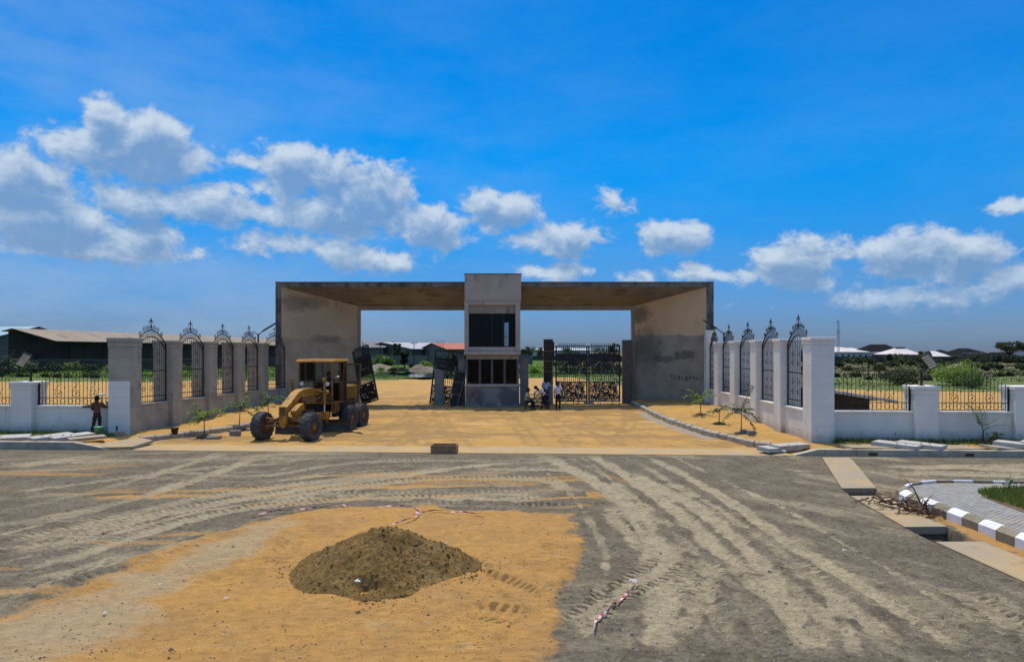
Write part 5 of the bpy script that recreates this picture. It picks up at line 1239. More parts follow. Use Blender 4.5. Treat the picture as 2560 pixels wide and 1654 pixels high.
# ---- iron gate leaves
def leaf_tmpl(w, h, label):
    t = thing('gate_leaf', label, 'gate', (0,0,0))
    s = h/3.85
    for x in (0, w-.10): MB().box(x, x+.10, -.04, .04, 0, h).build('stile', 'iron', t)
    for z0, z1 in ((0,.09),(1.27,1.38),(1.90,2.0),(3.12,3.30),(3.79,3.85)): MB().box(.10, w-.10, -.035, .035, z0*s, z1*s).build('rail', 'iron', t)
    n = 13
    top = MB().box(-.018,.018,-.015,.015,3.3*s,3.79*s).mesh('bar_top', 'iron'); mid = MB().box(-.018,.018,-.015,.015,1.38*s,1.9*s).mesh('bar_mid', 'iron')
    spk = MB().tube([(0,0,3.85*s),(0,0,3.93*s),(0,0,4.04*s)], [.02,.03,.002], 5).mesh('spike', 'iron')
    for i in range(1, n+1):
        u = .10+(w-.2)*i/(n+1); obj('bar', top, t, (u,0,0)); obj('bar', mid, t, (u,0,0)); obj('spike', spk, t, (u,0,0))
    for z0, z1 in ((.09,1.27),(2.0,3.12)):
        z0 *= s; z1 *= s; m = MB(); rnd = random.Random(int(z0*10)+3)
        for i in range(440):                                # cut-sheet foliage: curls and leaves
            cx, cz = rnd.uniform(.14, w-.14), rnd.uniform(z0+.04, z1-.04); r = rnd.uniform(.05,.12); a = rnd.uniform(0, 6.28); sg = rnd.choice((-1,1))
            pts = [p for p in spiral(cx, cz, r, r*.3, a, sg*rnd.uniform(.5,.85), 8, rnd.uniform(-.006,.006))]
            pts = [(min(max(p[0], .1), w-.1), p[1], min(max(p[2], z0), z1)) for p in pts]
            m.tube(pts, [.004]+[.026]*5+[.016,.004], 4)
        for i in range(240):
            cx, cz = rnd.uniform(.14, w-.14), rnd.uniform(z0+.04, z1-.04); a = rnd.uniform(0, 6.28); l = rnd.uniform(.05,.09)
            m.tube([(cx-l*math.cos(a),0,cz-l*math.sin(a)),(cx,.004,cz),(cx+l*math.cos(a),0,cz+l*math.sin(a))], [.002,.028,.002], 4)
        for k in range(1, 4): m.box(.1+(w-.2)*k/4-.012, .1+(w-.2)*k/4+.012, -.008, .008, z0, z1)
        m.box(.10, w-.10, -.008, .008, z0+.12, z0+.15); m.box(.10, w-.10, -.008, .008, z1-.10, z1-.06)
        o = m.build('foliage_panel', 'iron', t, recalc=False); o['label'] = 'panel of cut iron foliage'
    MB().box(w-.16, w-.02, -.08, -.04, 1.75*s, 2.0*s, .01).build('lock_box', 'iron', t)
    return t
gx = [D_(1388.6,46.8), D_(1470,46.8), D_(1553,46.8)]; GWd = gx[1]-gx[0]-.03
LG = 'foliage patterned iron gate leaves'
l0 = leaf_tmpl(GWd, 3.83, 'closed iron gate leaf hung nearer the dark formwork post'); l0.location = (gx[0], 46.8, .36); l0['group'] = LG
l1 = copy_tree(l0); l1.location = (gx[1]+.01, 46.8, .36); tag(l1, 'closed iron gate leaf hung nearer the right jamb'); 
l2 = copy_tree(l0); l2.location = tuple(px(906, 1009, 45.4)[:2]) + (.22,); l2.rotation_euler = (R(5), R(-12.5), R(-50)); tag(l2, 'iron gate leaf leaning against the left side wall behind the grader')
l2.scale = (1, 1, .95)
l3 = copy_tree(l0); l3.location = (D_(1073,46.0), 46.0, .25); l3.rotation_euler = (R(-4), R(7.0), R(14)); tag(l3, 'iron gate leaf leaning beside the booth behind the short block column')
l3.scale = (.97, 1, .97)
# dark panel leaning on the booth
m = MB(); m.box(-.33, .33, -.03, .03, 0, 2.3); q = m.build('leaning_board', 'dark_board_and_shade'); q.location = (D_(1139,44.3), 44.3, .2); q.rotation_euler = (R(-8), R(8), R(8)); tag(q, 'dark board leaning against the left flank of the booth', 'board')
for z in (.8, 1.6): MB().box(-.34, .34, -.045, -.031, z, z+.03).build('batten', 'grey_wood', q)
def pole(a, b, label, r=.022, mat='grey_wood', name='timber_prop', group='timber props under the closed gate', cat='pole'):
    a, b = Vector(a), Vector(b); m = MB(); d = b-a; k = Vector((random.uniform(-.02,.02),random.uniform(-.02,.02),0)); m.tube([(0,0,0), d*.5+k, d], [r*1.1, r, r*.8], 6)
    o = m.build(name, mat); o.location = a; return tag(o, label, cat, group)
def pp(u, y, d): return px(u, y, d)
pole(pp(1123,1012,44.6), pp(1139,917,44.9), 'long pale timber leaning left of the dark board', .035, group=None)
pole(pp(1143,1012,44.1), pp(1161,945,44.1), 'thin timber across the dark board', .02, group=None)
for i, (a, b, lab) in enumerate((((1416,1021),(1410,927),'timber prop nearest the standing man in white'),((1443.5,1021),(1449,923),'timber prop second from the standing man, left gate leaf'),((1482.5,1022),(1479,929),'timber prop just right of the gate meeting line'),((1500,1023),(1504,929),'timber prop in the middle of the right gate leaf'),((1549,1012),(1535,929),'slanting timber prop nearest the right jamb'))):
    pole(pp(*a, 44.0+.1*i), pp(*b, 46.6), lab, .03)
for i, (u, lab) in enumerate(((1434,'short stake under the left gate leaf'),(1447.5,'second short stake under the left gate leaf'),(1494.5,'short stake under the right gate leaf'),(1531,'short stake under the right gate leaf near the jamb'))):
    pole((D_(u,46.4),46.4,.15), (D_(u,46.4)+.02,46.4,.75), lab, .025, 'wood', 'stake', 'stakes under the closed gate', 'stake')
def block(name, label, u0, u1, y0, y1, d, dep, mat='block_grey', rz=0, cat='concrete block'):
    a, b = px(u0, y1, d), px(u1, y0, d); w, h = abs(b.x-a.x), abs(b.z-a.z); m = MB(); m.box(-w/2, w/2, 0, dep, 0, h, .012)
    o = m.build(name, mat); o.location = ((a.x+b.x)/2, d, a.z); o.rotation_euler = (0,0,rz); return tag(o, label, cat)
block('concrete_block', 'squat concrete block under the meeting line of the closed gate', 1461, 1485, 1004, 1018, 45.6, .4)
block('concrete_block', 'small pale block standing at the foot of the booth', 1244, 1253, 1007.5, 1018.5, 43.2, .2, 'slab_concrete')
block('hollow_block', 'single grey block standing on sand by the grader front wheel', 573, 599, 1076, 1093.5, 30.6, .22, 'block_grey', .05)
block('hollow_block', 'flat grey block lying left of the upright block near the grader', 515, 546, 1091, 1099, 29.4, .4, 'block_grey', .1)
block('hollow_block', 'left one of the two blocks in the bed by the white wall', 1857, 1869, 1074, 1089, 29.6, .22, 'block_grey', .3)
block('hollow_block', 'right one of the two blocks in the bed by the white wall', 1870, 1889, 1077, 1094.5, 29.1, .22, 'block_grey', -.15)
block('concrete_block', 'broken tan block at the foot of the half painted corner pillar', 286, 306, 1078, 1094, 29.0, .3, 'slab_concrete', .3)
block('concrete_block', 'grey lump of concrete by the bed under the right side wall', 1609, 1620, 1009, 1022, 42.8, .35, 'block_grey', .4)
# ================================================================== MOTOR GRADER
gr = thing('motor_grader', 'old yellow motor grader with open cab door parked on the sandy driveway', 'grader', (-9.64, 29.2, .0), R(-11))
def wheel_mesh(r, w):
    t = MB()
    prof = [(r*.56,-w*.40),(r*.74,-w*.50),(r*.90,-w*.48),(r*.955,-w*.36),(r*.965,0),(r*.955,w*.36),(r*.90,w*.48),(r*.74,w*.50),(r*.56,w*.40)]
    t.lathe(prof, 36, 'x', closed=True)
    n = 18
    for k in range(n):                                    # chevron lugs
        for s in (-1, 1):
            a0 = 2*math.pi*(k+(.5 if s > 0 else 0))/n; vs = []
            for (u, da, rr) in ((.02,.0,1.0),(.26,.14,1.0),(.47,.24,.97),(.52,.27,.86)):
                for dth in (-.055, .055):
                    for rad in (rr*r, rr*r*.93):
                        a = a0+da+dth; vs.append((s*u*w, rad*math.sin(a), rad*math.cos(a)))
            fs = []
            for i in range(3):
                b = i*4
                fs += [(b,b+4,b+6,b+2),(b+1,b+3,b+7,b+5),(b,b+1,b+5,b+4),(b+2,b+6,b+7,b+3)]
            fs += [(0,2,3,1),(12,13,15,14)]
            t.add(vs, fs)
    rim = MB(); rim.lathe([(r*.575,-w*.38),(r*.54,-w*.33),(r*.52,-w*.10),(r*.22,-w*.05),(r*.20,w*.02),(r*.5,w*.1),(r*.54,w*.33),(r*.575,w*.38)], 24, 'x')
    hub = MB(); hub.lathe([(r*.22,-w*.15),(r*.22,w*.30),(r*.17,w*.38),(.02,w*.40)], 14, 'x')
    for k in range(8):
        a = k*math.pi/4; hub.tube([(w*.02, r*.36*math.sin(a), r*.36*math.cos(a)),(w*.16, r*.36*math.sin(a), r*.36*math.cos(a))], .02, 5)
    return t.mesh('tyre', 'tyre', False), rim.mesh('rim', 'rusty_frame', True), hub.mesh('hub', 'yellow_dull')
TY = wheel_mesh(.62, .42)
def wheel(x, y, z=.60, side=1, lean=0.0, steer=0.0):
    w = bpy.data.objects.new('wheel', None); COL.objects.link(w); w.parent = gr; w.location = (x, y, z); w.rotation_euler = (random.random()*0, R(lean), R(steer)+(0 if side > 0 else math.pi))
    for nm, me in zip(('tyre', 'rim', 'hub'), TY): obj(nm, me, w, None, (random.random()*6, 0, 0))
for s in (-1, 1):
    wheel(s*1.13, 0, side=s, steer=-4, lean=2*0)
    wheel(s*1.08, 3.95, side=s); wheel(s*1.08, 5.28, side=s)
def gpart(name, mat, parent=None): 
    m = MB(); m._n = (name, mat, parent); return m
def done(m, smooth=False): n = m._n; return m.build(n[0], n[1], n[2] or gr, smooth)
# front axle
m = gpart('front_axle', 'yellow_dull'); m.box(-.95, .95, -.07, .07, .82, .94, .02); m.box(-.93, .93, -.05, .05, .58, .66, .015); m.box(-.95,-.86,-.1,.1,.5,1.0,.02); m.box(.86,.95,-.1,.1,.5,1.0,.02); done(m)
m = gpart('tie_rod', 'rusty_frame'); m.tube([(-.9,-.22,.62),(.9,-.22,.62)], .03, 8); m.tube([(-.9,.18,.74),(.9,.18,.74)], .028, 8); done(m)
for s in (-1, 1):
    m = gpart('lean_cylinder', 'yellow_dull'); m.tube([(s*.15,-.10,1.0),(s*.55,-.10,.86)], .05, 8); m.tube([(s*.55,-.10,.86),(s*.85,-.10,.76)], .028, 8); done(m)
# nose plate and arched main frame
m = gpart('nose_plate', 'yellow_paint'); m.prism([(-.17,1.46),(.17,1.46),(.17,.86),(.10,.62),(0,.56),(-.10,.62),(-.17,.86)], -.34, -.16, 'y'); np_ = done(m)
m = gpart('nose_badge', 'rusty_frame', np_); m.box(-.13, .13, -.352, -.342, 1.10, 1.42, .004); done(m)
def beam(pts, w, h, name, mat, parent=None):
    m = gpart(name, mat, parent); vs = []; fs = []
    n = len(pts)
    for i, p in enumerate(pts):
        a, b = Vector(pts[max(i-1,0)]), Vector(pts[min(i+1,n-1)]); d = (b-a).normalized(); up = Vector((1,0,0)).cross(d); up = up if up.z > 0 else -up
        ww = w[i] if isinstance(w, (list, tuple)) else w; hh = h[i] if isinstance(h, (list, tuple)) else h
        for u, v in ((-1,-1),(1,-1),(1,1),(-1,1)): vs.append(Vector(p)+Vector((u*ww/2,0,0))+up*(v*hh/2))
    for i in range(n-1):
        for k in range(4): fs.append((i*4+k, i*4+(k+1)%4, i*4+4+(k+1)%4, i*4+4+k))
    fs += [(3,2,1,0), tuple((n-1)*4+k for k in range(4))]
    m.add(vs, fs); return done(m)
beam([(0,-.26,1.28),(0,.25,1.56),(0,.75,1.86),(0,1.15,1.98),(0,2.0,1.98),(0,2.9,1.90)], .36, [.30,.30,.30,.30,.30,.36], 'main_beam', 'yellow_paint')
beam([(.36,-.05,1.16),(.36,.35,1.36),(.36,.62,1.42)], .26, .26, 'ballast_box', 'yellow_paint')
beam([(-.30,.0,1.10),(-.30,.5,1.25)], .14, .16, 'side_bracket', 'yellow_dull')
m = gpart('side_plate', 'yellow_dull'); m.box(.19, .25, .9, 2.2, 1.45, 1.85, .01); m.box(-.25, -.19, .9, 2.2, 1.45, 1.85, .01); done(m)
# lift arms and cylinders
beam([(-.85,1.9,1.95),(-.45,1.9,2.06),(0,1.9,2.10),(.45,1.9,2.06),(.78,1.9,1.95)], .12, .14, 'lift_yoke', 'yellow_paint')
m = gpart('lift_cylinder', 'yellow_paint'); m.box(-.90, -.79, 1.93, 2.03, 1.90, 2.58, .015); m.tube([(-.845,1.98,1.9),(-.845,1.98,1.2)], .035, 8); done(m)
m = gpart('lift_cylinder', 'yellow_paint'); m.tube([(.76,1.98,2.56),(.76,1.98,1.40)], .062, 10); m.box(.69,.83,1.90,2.06,2.40,2.58,.01); done(m)
m = gpart('cylinder_rod', 'white_plastic'); m.tube([(.76,1.98,1.40),(.76,1.98,1.05)], .028, 8); done(m)
m = gpart('pivot_ball', 'yellow_paint'); m.lathe([(.02,-.10),(.08,-.07),(.10,0),(.08,.07),(.02,.10)], 10, 'x', (.90,1.93,1.96)); done(m, True)
for s in (-1, 1):
    m = gpart('hydraulic_hose', 'grease'); m.tube([(s*.2,.7,1.7),(s*.32,1.1,1.55),(s*.5,1.5,1.6),(s*.7,1.9,1.8)], .02, 6); m.tube([(s*.15,.9,1.75),(s*.4,1.2,1.3),(s*.3,1.7,1.1)], .018, 6); done(m)
# drawbar, circle, moldboard
beam([(.0,.30,.82),(.42,1.3,.92),(.62,2.1,.98)], .16, .15, 'drawbar', 'yellow_paint'); beam([(.0,.30,.82),(-.42,1.3,.92),(-.62,2.1,.98)], .16, .15, 'drawbar', 'yellow_paint')
m = gpart('drawbar_plate', 'yellow_dull'); m.box(-.55, .55, 1.25, 1.42, .96, 1.05, .01); m.box(-.35,.35,1.5,1.9,1.0,1.16,.02); done(m)
m = gpart('turntable', 'yellow_dull'); m.lathe([(.52,.80),(.74,.80),(.76,.88),(.52,.90)], 30, 'z', (0,2.35,0), closed=True); done(m)
m = gpart('circle_motor', 'yellow_paint'); m.box(.55,.86,2.0,2.3,.72,1.06,.03); m.lathe([(.10,.9),(.14,1.0),(.12,1.1)], 12, 'z', (.2,1.8,0)); done(m)
def moldboard():
    a, b = Vector((-1.55,1.75,0)), Vector((1.62,2.95,0)); d = (b-a).normalized(); nrm = Vector((d.y,-d.x,0))
    m = gpart('moldboard', 'blade_steel'); P = []
    prof = [(-.10,.10),(-.02,.20),(.03,.36),(.01,.52),(-.07,.66)]
    vs = []
    for q in (a, b):
        for th in (0, .035):
            for (o, z) in prof: vs.append(q-nrm*(o+th)+Vector((0,0,z)))
    n = len(prof); fs = []
    for i in range(n-1):
        fs += [(i,i+1,2*n+i+1,2*n+i),(n+i+1,n+i,3*n+i,3*n+i+1),(i,n+i,n+i+1,i+1),(2*n+i+1,3*n+i+1,3*n+i,2*n+i)]
    fs += [(0,2*n,3*n,n),(n-1,2*n-1,4*n-1,3*n-1)]
    m.add(vs, fs); o = done(m)
    m = gpart('cutting_edge', 'rusty_frame', o); c = [a-nrm*(-.115), b-nrm*(-.115)]
    m.hexa([c[0]+Vector((0,0,.03)), c[1]+Vector((0,0,.03)), c[1]-nrm*.03+Vector((0,0,.03)), c[0]-nrm*.03+Vector((0,0,.03))], [c[0]-nrm*.04+Vector((0,0,.17)), c[1]-nrm*.04+Vector((0,0,.17)), c[1]-nrm*.075+Vector((0,0,.17)), c[0]-nrm*.075+Vector((0,0,.17))]); done(m)
    m = gpart('end_plate', 'blade_steel', o); m.hexa([b+Vector((-.02,-.16,.06)), b+Vector((.03,-.16,.06)), b+Vector((.03,.14,.06)), b+Vector((-.02,.14,.06))], [b+Vector((-.02,-.14,.68)), b+Vector((.03,-.14,.68)), b+Vector((.03,.16,.68)), b+Vector((-.02,.16,.68))]); done(m)
moldboard()
for s in (-1, 1):
    m = gpart('blade_arm', 'yellow_dull'); m.hexa([(s*.55,2.35+.2*s,.45),(s*.68,2.35+.2*s,.45),(s*.68,2.55+.2*s,.45),(s*.55,2.55+.2*s,.45)], [(s*.5,2.2,.86),(s*.66,2.2,.86),(s*.66,2.5,.86),(s*.5,2.5,.86)]); done(m)
# rear frame, engine hood, tandem boxes
m = gpart('rear_frame', 'grease'); m.box(-.42, .42, 2.7, 6.1, .95, 1.42, .02); done(m)
m = gpart('platform', 'yellow_dull'); m.box(-.86, .86, 2.55, 4.2, 1.36, 1.46, .01); m.box(.62,.86,2.9,3.3,.95,1.36,.02); m.box(-.86,-.62,2.9,3.3,.95,1.36,.02); done(m)
m = gpart('fuel_tank', 'grease'); m.box(.45,.80,3.3,4.1,.72,1.34,.03); done(m)
for s in (-1, 1):
    m = gpart('tandem_box', 'yellow_dull'); m.box(s*.62, s*.84, 3.7, 5.5, .42, .80, .05); done(m)
    m = gpart('step', 'grease'); m.box(s*.70, s*.95, 2.75, 3.05, .75, .80, .01); m.tube([(s*.9,2.78,.78),(s*.86,2.78,1.38)], .018, 5); m.tube([(s*.9,3.02,.78),(s*.86,3.02,1.38)], .018, 5); done(m)
m = gpart('engine_hood', 'yellow_paint'); m.box(-.46, .46, 4.25, 6.15, 1.42, 2.10, .05); hd = done(m)
m = gpart('radiator_grille', 'grease', hd); m.box(-.38, .38, 6.14, 6.18, 1.5, 2.02); done(m)
m = gpart('exhaust_pipe', 'rusty_frame'); m.tube([(.2,4.7,2.08),(.2,4.7,2.85)], .05, 10); done(m)
m = gpart('air_cleaner', 'white_plastic'); m.lathe([(.13,2.08),(.13,2.45),(.16,2.5),(.16,2.56),(.05,2.6)], 14, 'z', (.30,4.45,0)); done(m)
m = gpart('light_pod', 'white_plastic'); m.lathe([(.10,-.12),(.13,-.02),(.12,.02)], 12, 'y', (.62,3.25,.98)); done(m)
# cab
cw = .82; y0, y1 = 2.62, 4.12; zf, zr = 1.46, 3.34
cab = bpy.data.objects.new('cab', None); COL.objects.link(cab); cab.parent = gr
def cp(name, mat, *b, c=.012): return MB().box(*b, c).build(name, mat, cab)
for (x, y) in ((-cw,y0),(cw,y0),(-cw,y1),(cw,y1),(cw,3.48)):
    s = 1 if x > 0 else -1; cp('post', 'yellow_dull' if y < 3 else 'rusty_frame', x-.04, x+.04, y-.04, y+.04, zf, zr)
for x in (-.50, .34): cp('post', 'rusty_frame', x-.025, x+.025, y0-.03, y0+.03, 2.38, zr)
m = MB(); m.hexa([(-cw-.10,y0-.16,zr),(cw+.10,y0-.16,zr),(cw+.10,y1+.12,zr),(-cw-.10,y1+.12,zr)], [(-cw-.04,y0-.08,zr+.10),(cw+.04,y0-.08,zr+.10),(cw+.04,y1+.06,zr+.10),(-cw-.04,y1+.06,zr+.10)]); roof = m.build('roof', 'yellow_paint', cab)
MB().box(-cw-.12, cw+.12, y0-.18, y0-.12, zr-.05, zr+.012, .01).build('roof_visor', 'yellow_paint', roof)
for z in (2.36, zr-.06): cp('rail', 'rusty_frame', -cw+.042, cw-.042, y0-.03, y0+.03, z, z+.055)
cp('rail', 'rusty_frame', -cw+.042, cw-.042, y1-.03, y1+.03, 2.36, 2.41)
for x in (-cw, cw): cp('rail', 'yellow_dull', x-.03, x+.03, y0+.042, y1-.042, zr-.06, zr-.002)
cp('rail', 'yellow_dull', -cw-.03, -cw+.03, y0+.042, y1-.042, 2.34, 2.40)
cp('side_panel', 'rusty_frame', -cw-.02, -cw+.02, y0+.042, y1-.042, zf, 1.95); cp('rear_panel', 'rusty_frame', -cw+.042, cw-.042, y1-.02, y1+.02, zf, 2.3)
cp('front_panel', 'rusty_frame', -cw+.042, cw-.042, y0-.02, y0+.02, zf, 1.88)
cp('side_panel', 'grease', cw-.02, cw+.02, 3.53, y1-.042, zf, 2.3)
def pane(*b): return MB().box(*b).build('pane', 'cab_glass', cab)
pane(-cw+.05, -.53, y0-.006, y0+.006, 2.43, zr-.07); pane(-.47, .31, y0-.006, y0+.006, 2.43, zr-.07); pane(.37, cw-.05, y0-.006, y0+.006, 2.43, zr-.07)
pane(-cw+.05, .0, y0-.006, y0+.006, 1.89, 2.35); pane(-cw+.05, cw-.05, y1-.006, y1+.006, 2.42, zr-.07)
pane(-cw-.006, -cw+.006, y0+.05, y1-.05, 2.41, zr-.07); pane(cw-.006, cw+.006, 3.54, y1-.05, 2.35, zr-.07)
# control column, wheel, seat
m = MB(); m.box(-.18,.18,2.85,3.0,1.46,2.15,.02); m.tube([(0,2.95,2.1),(0,3.12,2.42)], .04, 8)
for k in range(6): m.tube([(-.3+.12*k,2.92,2.1),(-.32+.13*k,3.05,2.45)], .012, 5)
m.build('control_console', 'grease', cab)
m = MB(); m.T = Matrix.Translation((0,3.14,2.45)) @ Matrix.Rotation(R(-55), 4, 'X'); m.tube([(.2*math.cos(a),.2*math.sin(a),0) for a in np.linspace(0, 2*math.pi, 22)], .014, 6); m.box(-.19,.19,-.012,.012,-.008,.008); m.build('steering_wheel', 'grease', cab)
m = MB(); m.box(-.25,.25,3.4,3.82,1.75,1.90,.04); m.box(-.25,.25,3.82,3.94,1.85,2.45,.04); m.box(-.1,.1,3.5,3.75,1.46,1.76); m.build('seat', 'grease', cab)
# open door, hinged at the middle post and swung square to the cab side
dr = bpy.data.objects.new('door', None); COL.objects.link(dr); dr.parent = gr; dr.location = (cw+.05, 3.46, 0); dr.rotation_euler = (0, R(0), R(-4))
DW = .96; dz0, dz1 = 1.42, 3.24; lean = -.10
def dbox(name, mat, u0, u1, z0, z1, t=.03):
    m = MB(); f = lambda z: (z-dz0)/(dz1-dz0)*(.16)
    m.hexa([(u0+f(z0)-.02,-t,z0),(u1+f(z0)-.02,-t,z0),(u1+f(z0)-.02,t,z0),(u0+f(z0)-.02,t,z0)], [(u0+f(z1)-.02,-t,z1),(u1+f(z1)-.02,-t,z1),(u1+f(z1)-.02,t,z1),(u0+f(z1)-.02,t,z1)])
    return m.build(name, mat, dr)
dbox('frame', 'rusty_frame', 0, .09, dz0, dz1); dbox('frame', 'rusty_frame', DW-.10, DW-.02, dz0, dz1)
for a, b in ((dz0, dz0+.09), (2.30, 2.40), (dz1-.09, dz1)): dbox('frame', 'rusty_frame', .092, DW-.102, a, b)
dbox('pane', 'cab_glass', .092, DW-.102, dz0+.092, 2.298, .005); dbox('pane', 'cab_glass', .092, DW-.102, 2.402, dz1-.092, .005)
dbox('handle', 'grease', DW-.22, DW-.05, 2.32, 2.37, .05)
for s, x in ((-1,-.62),(1,.66)):
    m = gpart('head_lamp', 'white_plastic'); m.lathe([(.03,.12),(.09,.05),(.10,-.02),(.085,-.03)], 14, 'y', (x,2.48,2.3)); done(m)
# ================================================================== PEOPLE
def person(label, loc, rz, J, cloth, pants, shoe='shoe', sleeves='short', scale=1.0, held=None, group=None):
    """J: joints in metres, local frame, facing -Y. One skinned body, with clothes lifted off it as children."""
    order = ['pelvis','waist','chest','neck','headb','headt','shL','elL','wrL','haL','shR','elR','wrR','haR','hipL','knL','anL','toL','hipR','knR','anR','toR']
    rad = dict(pelvis=(.155,.115), waist=(.135,.10), chest=(.165,.115), neck=(.058,.058), headb=(.080,.092), headt=(.088,.10), shL=(.07,.07), elL=(.043,.043), wrL=(.03,.03), haL=(.042,.022),
               hipL=(.092,.092), knL=(.06,.06), anL=(.042,.042), toL=(.045,.035))
    for k in list(rad):
        if k.endswith('L'): rad[k[:-1]+'R'] = rad[k]
    E = [('pelvis','waist'),('waist','chest'),('chest','neck'),('neck','headb'),('headb','headt'),('chest','shL'),('shL','elL'),('elL','wrL'),('wrL','haL'),('chest','shR'),('shR','elR'),('elR','wrR'),('wrR','haR'),
         ('pelvis','hipL'),('hipL','knL'),('knL','anL'),('anL','toL'),('pelvis','hipR'),('hipR','knR'),('knR','anR'),('anR','toR')]
    V = [Vector(J[k]) for k in order]; ix = {k: i for i, k in enumerate(order)}
    me = bpy.data.meshes.new('person_skeleton'); me.from_pydata([v[:] for v in V], [(ix[a], ix[b]) for a, b in E], [])
    o = bpy.data.objects.new('person_tmp', me); COL.objects.link(o)
    sk = o.modifiers.new('skin', 'SKIN'); sk.use_smooth_shade = True; sk.branch_smoothing = .6
    for k in order: me.skin_vertices[0].data[ix[k]].radius = rad[k]
    me.skin_vertices[0].data[0].use_root = True
    sb = o.modifiers.new('sub', 'SUBSURF'); sb.levels = 2; sb.render_levels = 2
    dg = bpy.context.evaluated_depsgraph_get(); dg.update()
    bm_ = bpy.data.meshes.new_from_object(o.evaluated_get(dg)); bpy.data.objects.remove(o)
    bm_.name = 'person'; bm_.materials.clear()
    for k in ('skin', shoe): bm_.materials.append(MATS[k])
    # nearest bone per face
    segs = [(a, b, V[ix[a]], V[ix[b]]) for a, b in E]
    region = []
    for p in bm_.polygons:
        c = p.center; best = None
        for a, b, A, B in segs:
            ab = B-A; t = max(0, min(1, (c-A).dot(ab)/max(ab.length_squared, 1e-9))); d = (c-(A+ab*t)).length-.6*(rad[a][0]*(1-t)+rad[b][0]*t)
            if best is None or d < best[0]: best = (d, a, b, t)
        _, a, b, t = best
        reg = 'skin'
        if b.startswith('to') or (b.startswith('an') and t > .93): reg = 'shoe'
        elif b.startswith(('hip','kn','an')): reg = 'pants'
        elif (a, b) == ('pelvis','waist'): reg = 'pants' if t < .25 else 'shirt'
        elif b in ('chest',) or b.startswith('sh') or (b == 'neck' and t < .45): reg = 'shirt'
        elif b.startswith('el'): reg = 'shirt' if (sleeves == 'long' or t < .75) else 'skin'
        elif b.startswith('wr'): reg = 'shirt' if (sleeves == 'long' and t < .9) else 'skin'
        region.append(reg); p.material_index = 1 if reg == 'shoe' else 0
    me2 = bm_
    root = obj('person', me2, None, loc, (0,0,rz), (scale,)*3); tag(root, label, 'person', group)
    nrm = [v.normal.copy() for v in me2.vertices]
    def lift(reg, off, name, mat, flare=0):
        idx = {}; vs = []; fs = []
        for p, r in zip(me2.polygons, region):
            if r != reg: continue
            f = []
            for vi in p.vertices:
                if vi not in idx:
                    idx[vi] = len(vs); co = me2.vertices[vi].co; vs.append(co+nrm[vi]*(off+.006*math.sin(co.z*31+co.x*23)+.004*math.sin(co.z*67)))
                f.append(idx[vi])
            fs.append(f)
        m = bpy.data.meshes.new(name); m.from_pydata([v[:] for v in vs], [], fs); m.materials.append(MATS[mat]); m.polygons.foreach_set('use_smooth', [True]*len(fs)); m.update()
        return obj(name, m, root)
    lift('shirt', .020, 'shirt', cloth); lift('pants', .014, 'trousers', pants)
    # head: hair cap, ears, nose, eyes, mouth
    hb, ht = Vector(J['headb']), Vector(J['headt']); up = (ht-hb).normalized(); face = Vector(J.get('face', (0,-1,0))).normalized(); face = (face-up*face.dot(up)).normalized(); side = up.cross(face)
    c = hb+(ht-hb)*.55; m = MB(); n, k = 14, 7; vs = []; fs = []
    for i in range(k+1):
        th = (math.pi*.62)*i/k
        for j in range(n):
            a = 2*math.pi*j/n; fr = math.cos(a)
            tt = th*(.72 if fr > .3 else (1.0+.15*max(0,-fr)))
            vs.append(c+up*(.128*math.cos(tt)+.012)+face*(.112*math.sin(tt)*fr-.012)+side*(.100*math.sin(tt)*math.sin(a)))
    for i in range(k):
        for j in range(n): fs.append((i*n+j, i*n+(j+1)%n, (i+1)*n+(j+1)%n, (i+1)*n+j))
    m.add(vs, fs); m.build('hair', 'hair', root, True)
    m = MB(); q = hb+(ht-hb)*.25+face*.098
    m.tube([q+up*.035, q+face*.020-up*.005, q-up*.012], [.008,.016,.006], 6); m.build('nose', 'skin', root, True)
    for s in (-1, 1):
        e = c-up*.02+side*s*.092; m = MB(); m.tube([e-up*.03, e+side*s*.012, e+up*.03], [.006,.016,.008], 6); m.build('ear', 'skin', root, True)
        e = hb+(ht-hb)*.45+face*.092+side*s*.033; m = MB(); m.lathe([(.001,-.006),(.010,-.003),(.012,0),(.010,.003),(.001,.006)], 8, 'z', e[:]); m.build('eye', 'cloth_white', root, True)
    q = hb-up*.005+face*.088; m = MB(); m.tube([q-side*.025, q+face*.006, q+side*.025], [.003,.008,.003], 5); m.build('mouth', 'cloth_maroon', root, True)
    # hands: five curled fingers from the palm
    for s in ('L', 'R'):
        w, h, el = Vector(J['wr'+s]), Vector(J['ha'+s]), Vector(J['el'+s]); d = (h-w).normalized(); sd = d.cross(Vector((0,0,1))); sd = sd.normalized() if sd.length > .1 else Vector((1,0,0)); nn = sd.cross(d)
        if nn.z > 0: nn = -nn
        for i, ln in enumerate((.062,.075,.070,.055)):
            b = h+sd*(-.03+.02*i); m = MB(); m.tube([b-d*.02, b+d*ln*.5+nn*.004, b+d*ln*.85+nn*.022, b+d*ln*.9+nn*.045], [.010,.010,.009,.007], 6); m.build('finger', 'skin', root, True)
        b = w+d*.03-sd*.036; m = MB(); m.tube([b, b-sd*.022+d*.03, b-sd*.02+d*.06+nn*.015], [.011,.010,.007], 6); m.build('thumb', 'skin', root, True)
    return root
